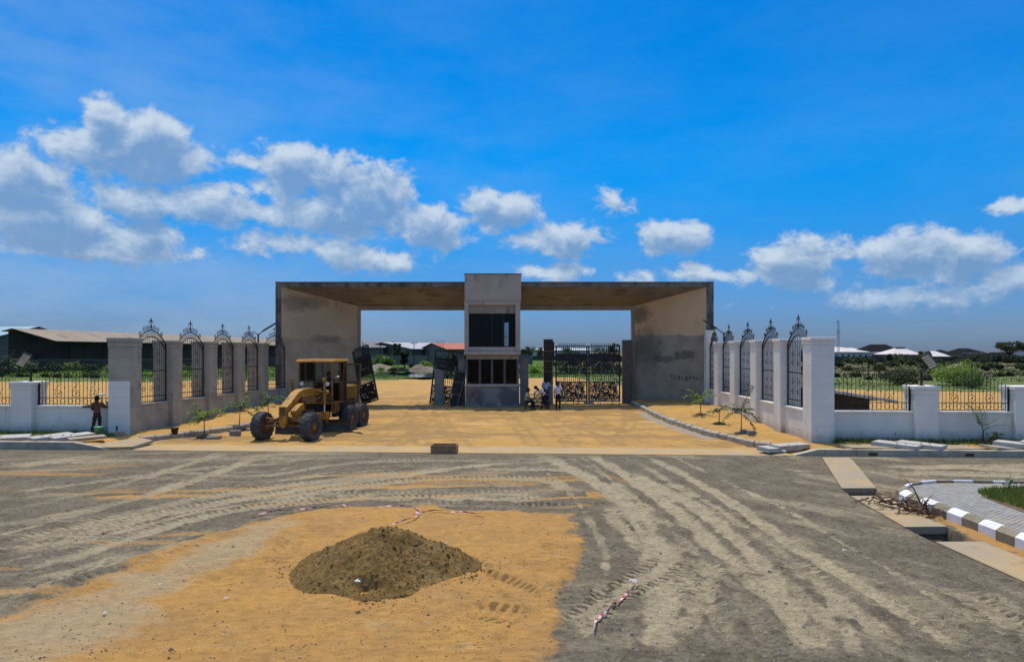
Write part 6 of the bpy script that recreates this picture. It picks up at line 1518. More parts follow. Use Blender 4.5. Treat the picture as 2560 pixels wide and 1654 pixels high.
def stand(h=1.72, **kw):
    J = dict(pelvis=(0,0,.93), waist=(0,.01,1.08), chest=(0,.02,1.30), neck=(0,.02,1.47), headb=(0,0,1.56), headt=(0,.01,1.66),
             shL=(.19,.02,1.39), elL=(.235,.03,1.10), wrL=(.245,-.02,.86), haL=(.245,-.03,.77), shR=(-.19,.02,1.39), elR=(-.235,.03,1.10), wrR=(-.245,-.02,.86), haR=(-.245,-.03,.77),
             hipL=(.09,0,.88), knL=(.10,-.01,.49), anL=(.105,.02,.08), toL=(.12,-.14,.035), hipR=(-.09,0,.88), knR=(-.10,-.01,.49), anR=(-.105,.02,.08), toR=(-.12,-.14,.035))
    J.update(kw); return J
pe = lambda u, d: (D_(u, d), d, gzs(D_(u, d), d))
person('standing man in white short sleeved shirt and black trousers near the closed gate', pe(1395, 41.5), R(20), stand(knL=(.11,-.04,.49), wrR=(-.26,-.05,.86)), 'cloth_white_b', 'cloth_black', scale=1.0)
# bending man: legs straight, trunk leaning over towards the bench
J = stand(pelvis=(0,.05,.90), waist=(-.08,-.08,1.03), chest=(-.20,-.24,1.18), neck=(-.27,-.36,1.28), headb=(-.31,-.43,1.32), headt=(-.35,-.50,1.38), shL=(-.02,-.27,1.24), elL=(.08,-.38,1.00), wrL=(.02,-.46,.78), haL=(.0,-.48,.70),
          shR=(-.38,-.20,1.22), elR=(-.48,-.34,1.02), wrR=(-.44,-.46,.82), haR=(-.43,-.49,.74), knL=(.10,-.02,.47), knR=(-.10,.03,.47), anL=(.16,.10,.08), toL=(.18,-.06,.035), anR=(-.16,.0,.08), toR=(-.18,-.15,.035), face=(-.5,-.6,-.4))
person('man in white shirt and navy trousers bending over the bench', pe(1360, 41.7), R(-28), J, 'cloth_white', 'cloth_navy')
# seated man on the bench end
J = stand(pelvis=(0,.0,.50), waist=(0,-.02,.66), chest=(0,-.07,.90), neck=(0,-.09,1.06), headb=(0,-.13,1.15), headt=(0,-.13,1.25), shL=(.19,-.07,.98), elL=(.23,-.12,.71), wrL=(.17,-.34,.64), haL=(.14,-.42,.62), shR=(-.19,-.07,.98), elR=(-.23,-.12,.71), wrR=(-.17,-.34,.64), haR=(-.14,-.42,.62),
          hipL=(.10,-.04,.48), knL=(.13,-.44,.50), anL=(.14,-.42,.08), toL=(.15,-.58,.035), hipR=(-.10,-.04,.48), knR=(-.13,-.42,.50), anR=(-.14,-.34,.08), toR=(-.15,-.5,.035))
person('seated man in pale lime shirt on the bench end by the booth', pe(1316, 41.9), R(72), J, 'cloth_lime', 'cloth_navy')
person('man in lilac shirt standing behind the bench against the gate post', (D_(1365,44.6), 44.6, gzs(D_(1365,44.6),44.6)), R(10), stand(elL=(.22,-.02,1.12), wrL=(.10,-.20,1.02), haL=(.04,-.24,1.0), elR=(-.22,-.02,1.12), wrR=(-.12,-.2,1.0), haR=(-.05,-.24,.98)), 'cloth_lilac', 'cloth_navy', scale=1.06)
# painter, seen from behind, right arm raised to the wall top
J = stand(shR=(-.19,.0,1.40), elR=(-.24,-.20,1.20), wrR=(-.22,-.40,1.34), haR=(-.21,-.45,1.41), elL=(.25,-.05,1.12), wrL=(.20,-.28,1.10), haL=(.18,-.36,1.11), anL=(.20,.12,.08), toL=(.22,-.04,.035), knL=(.14,.02,.48), knR=(-.09,-.03,.48))
person('painter in brown shirt seen from behind at the half painted wall', (D_(243,29.75), 29.75, gzs(D_(243,29.75), 29.75)), R(184), J, 'cloth_rust', 'cloth_maroon', sleeves='long', scale=.97)
rp = Vector((D_(250.5,30.05), 30.12, 1.60))
ro = thing('paint_roller', 'white paint roller held up by the painter', 'roller', tuple(rp))
MB().tube([(0,0,-.02),(0,0,.16)], .016, 8).build('handle', 'wood', ro); MB().tube([(0,0,.16),(.0,.02,.26),(-.13,.02,.28)], .008, 6).build('wire_frame', 'iron', ro); MB().tube([(-.14,.02,.285),(.12,.02,.285)], .045, 12).build('roller_sleeve', 'white_plastic', ro)
# grader driver
J = stand(pelvis=(0,0,.10), waist=(0,.0,.26), chest=(0,-.03,.50), neck=(0,-.05,.66), headb=(0,-.08,.75), headt=(0,-.08,.85), shL=(.19,-.03,.58), elL=(.24,-.16,.36), wrL=(.15,-.40,.42), haL=(.13,-.47,.45), shR=(-.19,-.03,.58), elR=(-.24,-.16,.36), wrR=(-.15,-.40,.42), haR=(-.13,-.47,.45),
          hipL=(.1,-.04,.08), knL=(.14,-.46,.10), anL=(.14,-.56,-.30), toL=(.15,-.7,-.36), hipR=(-.1,-.04,.08), knR=(-.14,-.46,.10), anR=(-.14,-.56,-.30), toR=(-.15,-.7,-.36))
gm = Matrix.Translation((-9.64,29.2,0)) @ Matrix.Rotation(R(-11), 4, 'Z')
person('driver in dark clothes seated in the grader cab', (gm @ Vector((.22,3.60,1.90)))[:], R(-11), J, 'cloth_dark', 'cloth_dark')
# bench
bx, by = D_(1343, 42.0), 42.0
be = thing('plank_bench', 'rough plank bench in the shade beside the booth', 'bench', (bx, by, gzs(bx, by)), R(-2))
MB().box(-.82, .82, -.16, .02, .40, .44, .006).build('seat_plank', 'dark_board_and_shade', be); MB().box(-.80, .80, .04, .20, .40, .44, .006).build('seat_plank', 'dark_board_and_shade', be)
for x in (-.72, .72):
    for y in (-.12, .14): MB().box(x-.03, x+.03, y-.03, y+.03, 0, .398).build('leg', 'dark_board_and_shade', be)
MB().box(-.72, .72, -.02, .02, .16, .21).build('stretcher', 'dark_board_and_shade', be)
# scrap timber heap
rnd = random.Random(4)
for i in range(16):
    L_ = rnd.uniform(.7,1.5); x = D_(1337+rnd.uniform(-12,12), 43.8); y = 43.6+rnd.uniform(-.5,.6); z = gzs(x, y)+.05+i*.055
    m = MB(); w = rnd.uniform(.04,.09); m.box(-L_/2, L_/2, -w, w, -.012, .014)
    o = m.build('plank', rnd.choice(('grey_wood', 'grey_wood', 'wood')), None, False, (x, y, z), (rnd.uniform(-.15,.15), rnd.uniform(-.5,.1), rnd.uniform(-.9,.9)))
    tag(o, 'weathered offcut plank in the timber heap behind the bench', 'plank', 'offcut planks heaped behind the bench')
# ================================================================== SAND PILE, TAPES, SMALL THINGS
def sand_pile():
    n = 240; g = np.linspace(-2.1, 2.1, n); X, Y = np.meshgrid(g, g*.95)
    cx, cy = -2.22, 11.75; a = np.arctan2(Y, X); r = np.hypot(X/1.0, Y/.98)
    R0 = 1.50*(1+.09*np.sin(a*2+.6)+.06*np.sin(a*3-.4)+.05*np.sin(a*5+1.)) + .14*(fbm(X+9, Y+3, 3, 1.6)-.5)
    t = np.clip(1-r/R0, 0, 1)
    Z = .79*t**1.03; Z = np.where(Z > .64, .64+(Z-.64)*.55, Z)
    Z = Z*(1+.13*np.sin(a*3+.7)*np.clip(r,0,1)*t*1.6+.10*np.sin(a*5+2.)*np.clip(r*1.2,0,1)*t)
    rg = np.abs(np.sin(a*1.0+1.7))                       # soft ridges running down
    Z += t*(1-t)*.22*(np.exp(-((a+1.35)/.28)**2)-.5*np.exp(-((a+1.95)/.25)**2)-.4*np.exp(-((a+.8)/.22)**2))
    ed = sstep(t, 0, .12)
    Z += ed*(.16*(fbm(X+4, Y+8, 4, 2.6)-.5) + .10*(fbm(X+40, Y, 3, 8.)-.5) + .06*(fbm(X, Y+7, 2, 22.)-.5))
    slump = np.exp(-(((X-.05)/.30)**2+((Y+1.12)/.10)**2)); Z += -.10*np.exp(-(((X+.0)/.26)**2+((Y+1.18+.25*X)/.06)**2))+.09*np.exp(-(((X-.05)/.3)**2+((Y+1.05+.25*X)/.06)**2))
    Z = np.where(t > 0, Z, -.06)+.035
    o = obj('sand_pile', grid_mesh('sand_pile', X, Y, Z, {}, 'pile_sand')); o.location = (cx, cy, 0)
    tag(o, 'conical heap of dark brown sand on the orange patch', 'sand pile')
    m = MB(); rn = random.Random(3)
    for i in range(1500):
        aa = rn.uniform(0, 6.28); rr = 1.50*(rn.random()**.5)*1.10; x, y = rr*math.cos(aa), rr*math.sin(aa)*.96
        fx = (x+2.1)/4.2*(n-1); fy = (y/.95+2.1)/4.2*(n-1)
        z = float(Z[int(min(max(fy,0),n-1)), int(min(max(fx,0),n-1))]); z = max(z, .02)
        s = rn.uniform(.010,.034)*(1.5 if rn.random() < .08 else 1)
        q = [Vector((rn.gauss(0,1),rn.gauss(0,1),rn.gauss(0,1))).normalized()*s*rn.uniform(.7,1.2) for _ in range(1)]
        vs = [(x+s*dx*rn.uniform(.7,1.2), y+s*dy*rn.uniform(.7,1.2), z+s*dz*rn.uniform(.6,1.)) for dx,dy,dz in ((1,0,0),(0,1,0),(-1,0,0),(0,-1,0),(0,0,1),(0,0,-1))]
        m.add(vs, [(0,1,4),(1,2,4),(2,3,4),(3,0,4),(1,0,5),(2,1,5),(3,2,5),(0,3,5)])
    for i in range(500):                                 # spill round the foot
        aa = rn.uniform(0, 6.28); rr = 1.36+abs(rn.gauss(0,.24)); x, y = rr*math.cos(aa), rr*math.sin(aa)*.96; s = rn.uniform(.008,.026); z = .045
        vs = [(x+s*dx*rn.uniform(.7,1.2), y+s*dy*rn.uniform(.7,1.2), z+s*dz*rn.uniform(.5,.9)) for dx,dy,dz in ((1,0,0),(0,1,0),(-1,0,0),(0,-1,0),(0,0,1))]
        m.add(vs, [(0,1,4),(1,2,4),(2,3,4),(3,0,4)])
    c = m.build('sand_clods', 'pile_sand', o, recalc=False); c['kind'] = 'stuff'
sand_pile()
# loose stones in the gravel, near the viewer
def scatter(n, ymax, u0, u1, seed, keep, srange, big, nm, mats, weights):
    r = np.random.RandomState(seed); y = 8.3*np.exp(r.rand(n)*math.log(ymax/8.3)); x = (u0+(u1-u0)*r.rand(n))*y
    k = keep(x, y, r); x, y = x[k], y[k]; z = samp(HGT, x, y); s = (srange[0]+(srange[1]-srange[0])*r.rand(len(x)))*np.where(r.rand(len(x)) < big, 1.9, 1.0)
    D = np.array([(1,0,0),(0,1,0),(-1,0,0),(0,-1,0),(0,0,.72)]); J = .6+.75*r.rand(len(x), 5, 3)
    V = np.stack([x, y, z], -1)[:,None,:]+D[None]*J*s[:,None,None]
    fc = np.array([(0,1,4),(1,2,4),(2,3,4),(3,0,4)]); FC = (np.arange(len(x))[:,None,None]*5+fc[None]).reshape(-1, 3)
    me = bpy.data.meshes.new(nm); me.from_pydata(V.reshape(-1, 3).tolist(), [], FC.tolist())
    for q in mats: me.materials.append(MATS[q])
    me.polygons.foreach_set('material_index', np.repeat(r.choice(len(mats), len(x), p=weights), 4).astype(np.int32)); me.update(); return obj(nm, me)
pmat('stone_a', (.26,.24,.20), sc=8, rough=.9, bump=.2); pmat('stone_b', (.14,.12,.095), sc=8, rough=.9, bump=.2); pmat('stone_c', (.31,.29,.25), sc=8, rough=.9, bump=.2)
pmat('clod', (.36,.21,.07), (.28,.165,.06), sc=6, rough=.95, bump=.3)
tag(scatter(14000, 24.5, -.82, .82, 9, lambda x, y, r: (y < edge(x)-.3) & ~((x > 8.3) & (y < 19)) & (r.rand(len(x)) > samp(SAND, x, y)*.93) & (r.rand(len(x)) > samp(PALE, x, y)*.7), (.008,.022), .06, 'gravel_stones', ['stone_a','stone_b','stone_c'], [.42,.44,.14]), 'loose stones strewn over the gravel road', 'gravel', kind='stuff')
tag(scatter(7000, 17.0, -.82, .14, 17, lambda x, y, r: (r.rand(len(x)) < samp(SAND, x, y)) & (r.rand(len(x)) < 1.2*fbm(x, y, 3, .6)-.1), (.006,.019), .05, 'sand_clods', ['clod','soil'], [.66,.34]), 'small clods and crumbs on the orange sand', 'clods', kind='stuff')
def tape(pts, label, lift=.03, w=.04, n_str=None):
    P = [gp(u, y, .06) for u, y in pts]; c = catmull([(p.x, p.y) for p in P], .05); rn = random.Random(len(pts)*7)
    t = thing('barrier_tape', label, 'tape', (float(c[0][0]), float(c[0][1]), 0), 0, 'red and white barrier tapes on the ground')
    s = np.concatenate([[0], np.cumsum(np.hypot(*np.diff(c, axis=0).T))]); ph = rn.random()*6
    z0 = samp(HGT, c[:,0], c[:,1])
    def at(i):
        zz = z0[i]+.035+lift*max(0, math.sin(s[i]*2.1+ph))*.8; tw = s[i]*3.2+ph; d = c[min(i+1,len(c)-1)]-c[max(i-1,0)]; nn = np.array([-d[1], d[0]])/(np.hypot(*d)+1e-9)
        q = Vector((nn[0]*math.cos(tw), nn[1]*math.cos(tw), math.sin(tw)*.8))*w*.5
        b = Vector((c[i][0]-c[0][0], c[i][1]-c[0][1], max(zz, .02)+abs(q.z))); return b-q, b+q
    rows = [at(i) for i in range(len(c))]
    for a0 in range(0, len(c)-1, 2):
        a1 = min(a0+2, len(c)-1); m = MB(); k = a1-a0+1
        m.add([p for r in rows[a0:a1+1] for p in r], [(2*i,2*i+1,2*i+3,2*i+2) for i in range(k-1)])
        m.build('red_stripe' if (a0//2) % 2 == 0 else 'white_stripe', 'tape_red' if (a0//2) % 2 == 0 else 'tape_white', t, recalc=False)
Z7 = lambda P: [(600+x/2.649, 1200+y/2.649) for x, y in P]
tape(Z7([(120,222),(250,206),(400,196),(480,181),(650,166),(700,170),(745,182)]), 'red and white tape at the left back edge of the sand patch')
tape(Z7([(890,186),(960,180),(1060,171),(1150,180),(1185,205),(1190,225),(1160,250),(1100,280),(1010,305)]), 'red and white tape curling down behind the sand pile')
tape(Z7([(1140,222),(1200,222),(1300,206),(1450,216),(1610,240)]), 'red and white tape running right from the knot behind the sand pile')
tape([(1597,1453),(1570,1475),(1546,1500),(1510,1530),(1490,1548),(1485,1590)], 'red and white tape on the gravel right of the sand patch, near the viewer', .02, .045)
# rusty steel box at the road edge
p = gp(1108, 1134); t = thing('steel_box', 'rusty open steel formwork box at the middle of the road edge', 'steel box', (p.x, p.y+.05, 0), R(-3))
MB().box(-.475, .475, -.03, .0, -.02, .30).build('front_plate', 'rust', t); MB().box(-.475, .475, .62, .65, -.02, .30).build('back_plate', 'rust', t)
MB().box(-.475, -.445, .002, .618, -.02, .30).build('side_plate', 'rust', t); MB().box(.445, .475, .002, .618, -.02, .30).build('side_plate', 'rust', t)
# bucket
p = Vector((D_(247.5,28.9), 28.9, gzs(D_(247.5,28.9), 28.9))); t = thing('paint_bucket', 'green plastic paint bucket at the painter\'s feet', 'bucket', tuple(p))
MB().lathe([(.001,.0),(.145,0),(.185,.40),(.20,.405),(.20,.435),(.178,.435),(.14,.03),(.001,.03)], 24).build('shell', 'green_plastic', t, True)
MB().tube([(.19*math.cos(a), .19*math.sin(a)-.02, .36-.16*math.sin(math.pi*(a-math.pi)/math.pi)) for a in np.linspace(math.pi, 2*math.pi, 14)], .008, 6).build('handle', 'iron', t)
MB().lathe([(.001,.38),(.172,.38)], 20).build('paint', 'white_plastic', t)
p = px(435, 1085, 29.3); t = thing('planter_pot', 'black plastic pot standing on the left kerb stones', 'pot', (p.x, 29.35, .25)); MB().lathe([(.001,0),(.12,0),(.155,.24),(.17,.25),(.17,.28),(.14,.28),(.11,.02),(.001,.02)], 20).build('shell', 'black_plastic', t, True); MB().lathe([(.001,.22),(.138,.22)], 16).build('potting_soil', 'soil', t)
p = px(290, 1078, 29.2); m = MB(); m.tube([(0,0,.0),(0,0,.42)], .035, 8); o = m.build('pipe_stub', 'black_plastic'); o.location = (p.x, 29.25, gzs(p.x, 29.25)); tag(o, 'short black pipe standing by the half painted corner pillar', 'pipe')
# dry branches on the drain cover
def branches():
    rn = random.Random(21); c0 = gp(2262, 1272, .05); base = (c0.x, c0.y)
    for i in range(48):
        u = rn.uniform(-1, 1); sx = base[0]+.34*u+rn.gauss(0,.13); sy = base[1]-.75*u+rn.gauss(0,.16)
        p = Vector((sx, sy, rn.uniform(.05,.20))); d = Vector((rn.gauss(.2,1), rn.gauss(-.5,.8), rn.gauss(.05,.25))).normalized(); pts = [p]; L_ = rn.uniform(.25,.7)
        for k in range(5): d = (d+Vector((rn.gauss(0,.35), rn.gauss(0,.35), rn.gauss(-.05,.25)))).normalized(); q = pts[-1]+d*L_/5; q.z = max(q.z, .05); pts.append(q)
        r = rn.uniform(.010,.032); m = MB(); m.tube([q-p for q in pts], [r*(1-.14*k) for k in range(6)], 5)
        if rn.random() < .6: q = pts[2]-p; m.tube([q, q+Vector((rn.gauss(0,.1),rn.gauss(0,.1),.08)), q+Vector((rn.gauss(0,.18),rn.gauss(0,.18),.14))], [r*.6,r*.45,.003], 4)
        o = m.build('dry_branch', 'twig'); o.location = p; tag(o, 'dry brown branch in the tangle on the drain cover', 'branch', 'dry branches heaped on the drain cover')
    o = MB(); o.tube([(0,0,0),(-.12,.10,.35),(-.30,.22,.62)], [.022,.016,.004], 5); q = o.build('dry_branch', 'twig'); q.location = (base[0]+.30, base[1]-.15, .2); tag(q, 'forked dry branch sticking up from the tangle on the drain cover', 'branch', 'dry branches heaped on the drain cover')
branches()
# litter
for i, (u, y, lab, s) in enumerate(((1177,1099,'white scrap near the steel box, on the driveway sand',.09),(1042,1021,'flat white scrap in the gate shadow left of the booth',.22),(1583,1452,'pale rag on the gravel beside the near tape',.12),(566,1494,'white scrap on the orange sand left of the pile',.06),(261,1531,'white scrap near the bottom left corner',.06),(772,1452,'pale scrap at the left foot of the sand pile',.07),(893,1453,'pale plastic scrap on the front of the sand pile',.10),(1840,1252,'white pebble scrap between the right tyre tracks',.06),(2111,1375,'pale stone on the dark gravel right of the tracks',.09),(400,1459,'tiny white scrap among left tyre tracks',.05),(1115,1357,'white bit of paper right of the sand pile top',.04),(1960,1128,'white bag scrap beside the leaning slabs',.16))):
    z = .45 if 'front of the sand pile' in lab else (.10 if y > 1130 else .16)
    p = gp(u, y, z if y > 1030 else .24); m = MB(); rn = random.Random(i); n = 5; vs = []; fs = []
    for a in range(n):
        for b in range(n): vs.append(((a/(n-1)-.5)*s*rn.uniform(.8,1.2), (b/(n-1)-.5)*s*.7, rn.uniform(0,.3)*s))
    for a in range(n-1):
        for b in range(n-1): fs.append((a*n+b, a*n+b+1, (a+1)*n+b+1, (a+1)*n+b))
    m.add(vs, fs); o = m.build('litter_scrap', 'litter'); o.location = p; o.rotation_euler = (0,0,rn.random()*6); tag(o, lab, 'litter', 'scraps of litter')
# ================================================================== YOUNG TREES, PALM, VERGE GRASS
def leaf_quad(m, p, d, n, L_, w):
    d = d.normalized(); s = d.cross(n); s = s.normalized() if s.length > 1e-3 else d.orthogonal().normalized()
    m.add([p, p+d*L_*.45+s*w, p+d*L_, p+d*L_*.45-s*w], [(0,1,2,3)])
def sapling(loc, h, label, seed, fronds, leaf='leaf_mid', sprig=None):
    rn = random.Random(seed); t = thing('sapling', label, 'sapling', loc, 0, 'young trees planted along the walls')
    lean = Vector((rn.uniform(-.04,.04), rn.uniform(-.03,.03), 0))
    tr = MB(); tr.tube([(0,0,-.1),lean*.5+Vector((0,0,h*.5)),lean+Vector((0,0,h))], [.026,.020,.012], 7); tr.build('trunk', 'bark', t)
    m = MB(); c = MB(); top = lean+Vector((0,0,h))
    for k, (ang, el, L_) in enumerate(fronds+[(rn.uniform(0,360), rn.uniform(15,65), rn.uniform(.4,.75)) for _ in range(1)]):
        ang += rn.gauss(0,9); el += rn.gauss(0,7); sag = rn.uniform(.07,.20)
        d = Vector((math.cos(R(ang))*math.cos(R(el)), math.sin(R(ang))*math.cos(R(el)), math.sin(R(el)))); p = top-Vector((0,0,rn.uniform(0,.25*h))); pts = [p.copy()]
        for i in range(9):
            d = (d+Vector((rn.gauss(0,.05),rn.gauss(0,.05),-sag))).normalized(); p = p+d*L_/9; pts.append(p.copy())
        c.tube(pts, [.010-.0009*i for i in range(10)], 4)
        for i in range(1, 10):
            for s in (-1, 1):
                for _ in range(3):
                    ax = d.cross(Vector((0,0,1))); ax = ax.normalized() if ax.length > .1 else Vector((1,0,0))
                    q = pts[i]+Vector((rn.gauss(0,.02),rn.gauss(0,.02),rn.gauss(0,.02)))
                    dd = ax*s*1.0+d*.7+Vector((rn.gauss(0,.35),rn.gauss(0,.35),rn.gauss(.1,.35))); leaf_quad(m, q, dd, Vector((rn.gauss(0,.4),rn.gauss(0,.4),1)), rn.uniform(.11,.21), rn.uniform(.020,.036))
    c.build('stem', 'bark', t); m.build('crown', leaf, t, recalc=False)
    sm = MB(); sm.lathe([(.34,-.02),(.28,.05),(.12,.09),(.02,.10)], 14); q = sm.build('soil_ring', 'soil', t, True)
    return t
def gl(u, d): x = D_(u, d); return (x, d, gzs(x, d))
sapling(gl(511,30.2), 1.05, 'leafy sapling nearest the road in the left bed', 1, [(200,35,.8),(250,50,.7),(300,40,.75),(340,30,.85),(20,30,.9),(60,50,.6),(120,45,.6),(160,30,.9)], 'leaf_bright')
sapling(gl(598,32.6), 1.15, 'taller sapling in the middle of the left bed', 2, [(150,55,1.0),(185,25,.8),(10,30,.9),(30,55,.7),(270,40,.6),(90,50,.6)], 'leaf_mid')
sapling(gl(671,34.6), 1.35, 'thin sapling behind the grader nose, left bed', 3, [(0,45,1.0),(15,20,.8),(185,10,.9),(170,-5,.6),(90,40,.5)], 'leaf_mid')
sapling(gl(1752,36.5), .95, 'bushy sapling nearest the gateway in the right bed', 4, [(170,45,1.0),(150,65,.9),(20,35,.9),(340,50,.8),(260,40,.7),(90,50,.6),(200,20,.7),(60,30,.7)], 'leaf_bright')
sapling(gl(1798,33.4), .75, 'small thin sapling in the middle of the right bed', 5, [(170,30,.7),(20,60,1.1),(100,40,.5),(230,30,.5)], 'leaf_dusty')
sapling(gl(1853,29.9), 1.05, 'sapling next to the two blocks in the right bed', 6, [(175,25,.9),(190,40,.7),(30,60,1.2),(5,35,.5),(100,50,.6),(290,50,.7),(330,-10,1.1),(345,5,.8)], 'leaf_dusty')
def palm(loc, label):
    t = thing('palm', label, 'palm', loc); rn = random.Random(8)
    MB().tube([(0,0,-.05),(0,0,.12),(.005,0,.55)], [.05,.035,.020], 8).build('trunk', 'bark', t)
    for k, (ang, el, L_) in enumerate(((165,72,1.25),(195,80,1.0),(10,50,1.35),(345,38,1.0),(80,75,.8))):
        d = Vector((math.cos(R(ang))*math.cos(R(el)), math.sin(R(ang))*math.cos(R(el))*.6, math.sin(R(el)))); p = Vector((0,0,.5)); pts = [p.copy()]
        for i in range(12): d = (d+Vector((0,0,-.075))).normalized(); p = p+d*L_/12; pts.append(p.copy())
        MB().tube(pts, [.011-.0007*i for i in range(13)], 5).build('frond_stem', 'leaf_mid', t)
        m = MB()
        for i in range(3, 13):
            dd0 = (pts[i]-pts[i-1]).normalized(); ax = dd0.cross(Vector((0,0,1))); ax = ax.normalized() if ax.length > .1 else Vector((0,1,0))
            for s in (-1, 1):
                for o_ in (0,.5):
                    q = pts[i-1].lerp(pts[i], o_); leaf_quad(m, q, dd0*.9+ax*s*1.1+Vector((0,0,-.25+rn.gauss(0,.12))), Vector((0,0,1)), rn.uniform(.24,.36), .018)
        m.build('frond', 'leaf_dusty', t, recalc=False)
palm(gl(2458,26.75), 'young palm in front of the right white wall')
def shrub(loc, r, h, label, leaf, seed, n=220, name='shrub', L_=(.10,.18), group=None, cat='shrub'):
    rn = random.Random(seed); t = thing(name, label, cat, loc, 0, group); st = MB(); m = MB()
    for k in range(7):
        a = rn.random()*6.28; e = Vector((math.cos(a)*r*.5, math.sin(a)*r*.5, h*rn.uniform(.5,.8))); st.tube([(0,0,-.1), e*.5+Vector((0,0,.05)), e], [.02*r+.006,.012*r+.004,.003], 4)
    st.build('stem', 'bark', t)
    for i in range(n):
        u = Vector((rn.gauss(0,1), rn.gauss(0,1), rn.gauss(0,1))).normalized()*(rn.random()**.4); p = Vector((u.x*r, u.y*r, h*.5+u.z*h*.5)); p *= 1+.2*math.sin(u.x*5+seed)*math.cos(u.y*4)
        if p.z < 0: p.z = abs(p.z)*.3
        leaf_quad(m, p, Vector((rn.gauss(0,1),rn.gauss(0,1),rn.gauss(.3,.7))), Vector((rn.gauss(0,1),rn.gauss(0,1),1)), rn.uniform(*L_), rn.uniform(*L_)*.30)
    m.build('foliage', leaf, t, recalc=False); return t
shrub(gl(2491,26.85), .24, .42, 'small dark shrub right of the young palm', 'leaf_dusty', 3, 110)
shrub((*gp(2523,1221,.25).xy, .22), .10, .34, 'lone weed on the island lawn', 'leaf_mid', 5, 26, L_=(.06,.11))
def blades(name, label, region, n, hr, mats, wr=(.008,.016), seed=1):
    rn = random.Random(seed); m = MB(); k = 0
    pts = []
    while len(pts) < n:
        p = region(rn)
        if p: pts.append(p)
    zz = gz(np.array([p[0] for p in pts]), np.array([p[1] for p in pts]))
    for (x, y), z in zip(pts, zz):
        h = rn.uniform(*hr); w = rn.uniform(*wr); a = rn.random()*3.14; dx, dy = math.cos(a)*w, math.sin(a)*w; lx, ly = rn.gauss(0,h*.35), rn.gauss(0,h*.35); m.mi = rn.randrange(len(mats))
        m.add([(x-dx,y-dy,z-.01),(x+dx,y+dy,z-.01),(x+lx,y+ly,z+h)], [(0,1,2)])
    o = m.build(name, mats, recalc=False); return tag(o, label, 'grass', kind='stuff')
def rg(rn):
    x = rn.uniform(12.6, 24); y = fy(x)-.16-abs(rn.gauss(0,.55))
    return (x, y) if y > float(edge(x))+.5 and rn.random() < float(fbm(np.array([x]), np.array([y]), 3, 1.1)[0])*1.5 else None
def rgl(rn):
    x = rn.uniform(-26, -16.8); y = (gy_(x)-.16 if x < -17.7 else 29.7)-abs(rn.gauss(0,.7))
    return (x, y) if y > float(edge(x))+.5 and rn.random() < float(fbm(np.array([x]), np.array([y]), 3, 1.1)[0])*1.5 else None
blades('verge_grass', 'weedy grass along the foot of the right white wall', rg, 5200, (.05,.22), ['grass_green','grass_dry','leaf_dark'], seed=2)
blades('verge_grass', 'weedy grass along the foot of the left painted wall', rgl, 4200, (.04,.18), ['grass_green','grass_dry','leaf_mid'], seed=3)
# ================================================================== BACKGROUND
# low hut with sheet roof behind the right wing wall
t = thing('sheet_roof_hut', 'low dark plank hut with corrugated metal roof behind the white wing wall', 'hut', (16.0, 37.5, 0), R(-3))
for (x0, x1, y0, y1) in ((-2.4,1.9,-3.6,-3.5),(-2.4,-2.3,-3.5,4.4),(1.8,1.9,-3.5,4.4),(-2.4,1.9,4.4,4.5)):
    L_ = max(x1-x0, y1-y0); n = int(L_/.32)
    for i in range(n):
        m = MB(); g = .015
        if x1-x0 > y1-y0: m.box(x0+(x1-x0)*i/n+g, x0+(x1-x0)*(i+1)/n, y0+random.uniform(-.02,.02), y1, .1, 1.86-.165*(x0+(x1-x0)*i/n+.5)-(.5 if y0 > 0 else 0))
        else: m.box(x0, x1, y0+(y1-y0)*i/n+g, y0+(y1-y0)*(i+1)/n, .1, 1.86-.165*(x0+.4)-.55*(i/n)-.03)
        m.build('plank', 'brown_board', t)
for i in range(5):
    m = MB(); vs = []; fs = []; n = 36; xa = -2.8+1.12*i; dz = random.uniform(-.015,.015)+.012*(i % 2)
    for j in range(n+1):
        x = xa+1.2*j/n; z = .022*math.sin(j/n*2*math.pi*9); vs += [(x,-4.3,1.93-.165*(x+.3)+z+dz),(x,5.0,1.93-.165*(x+.3)+z+dz-.55)]
    for j in range(n): fs.append((2*j,2*j+2,2*j+3,2*j+1))
    m.add(vs, fs); m.build('roof_sheet', 'metal_sheet', t)
MB().hexa([(-2.8,-4.36,2.22),(2.9,-4.36,1.28),(2.9,-4.30,1.28),(-2.8,-4.30,2.22)],[(-2.8,-4.36,2.36),(2.9,-4.36,1.42),(2.9,-4.30,1.42),(-2.8,-4.30,2.36)]).build('eave_board', 'metal_sheet', t)
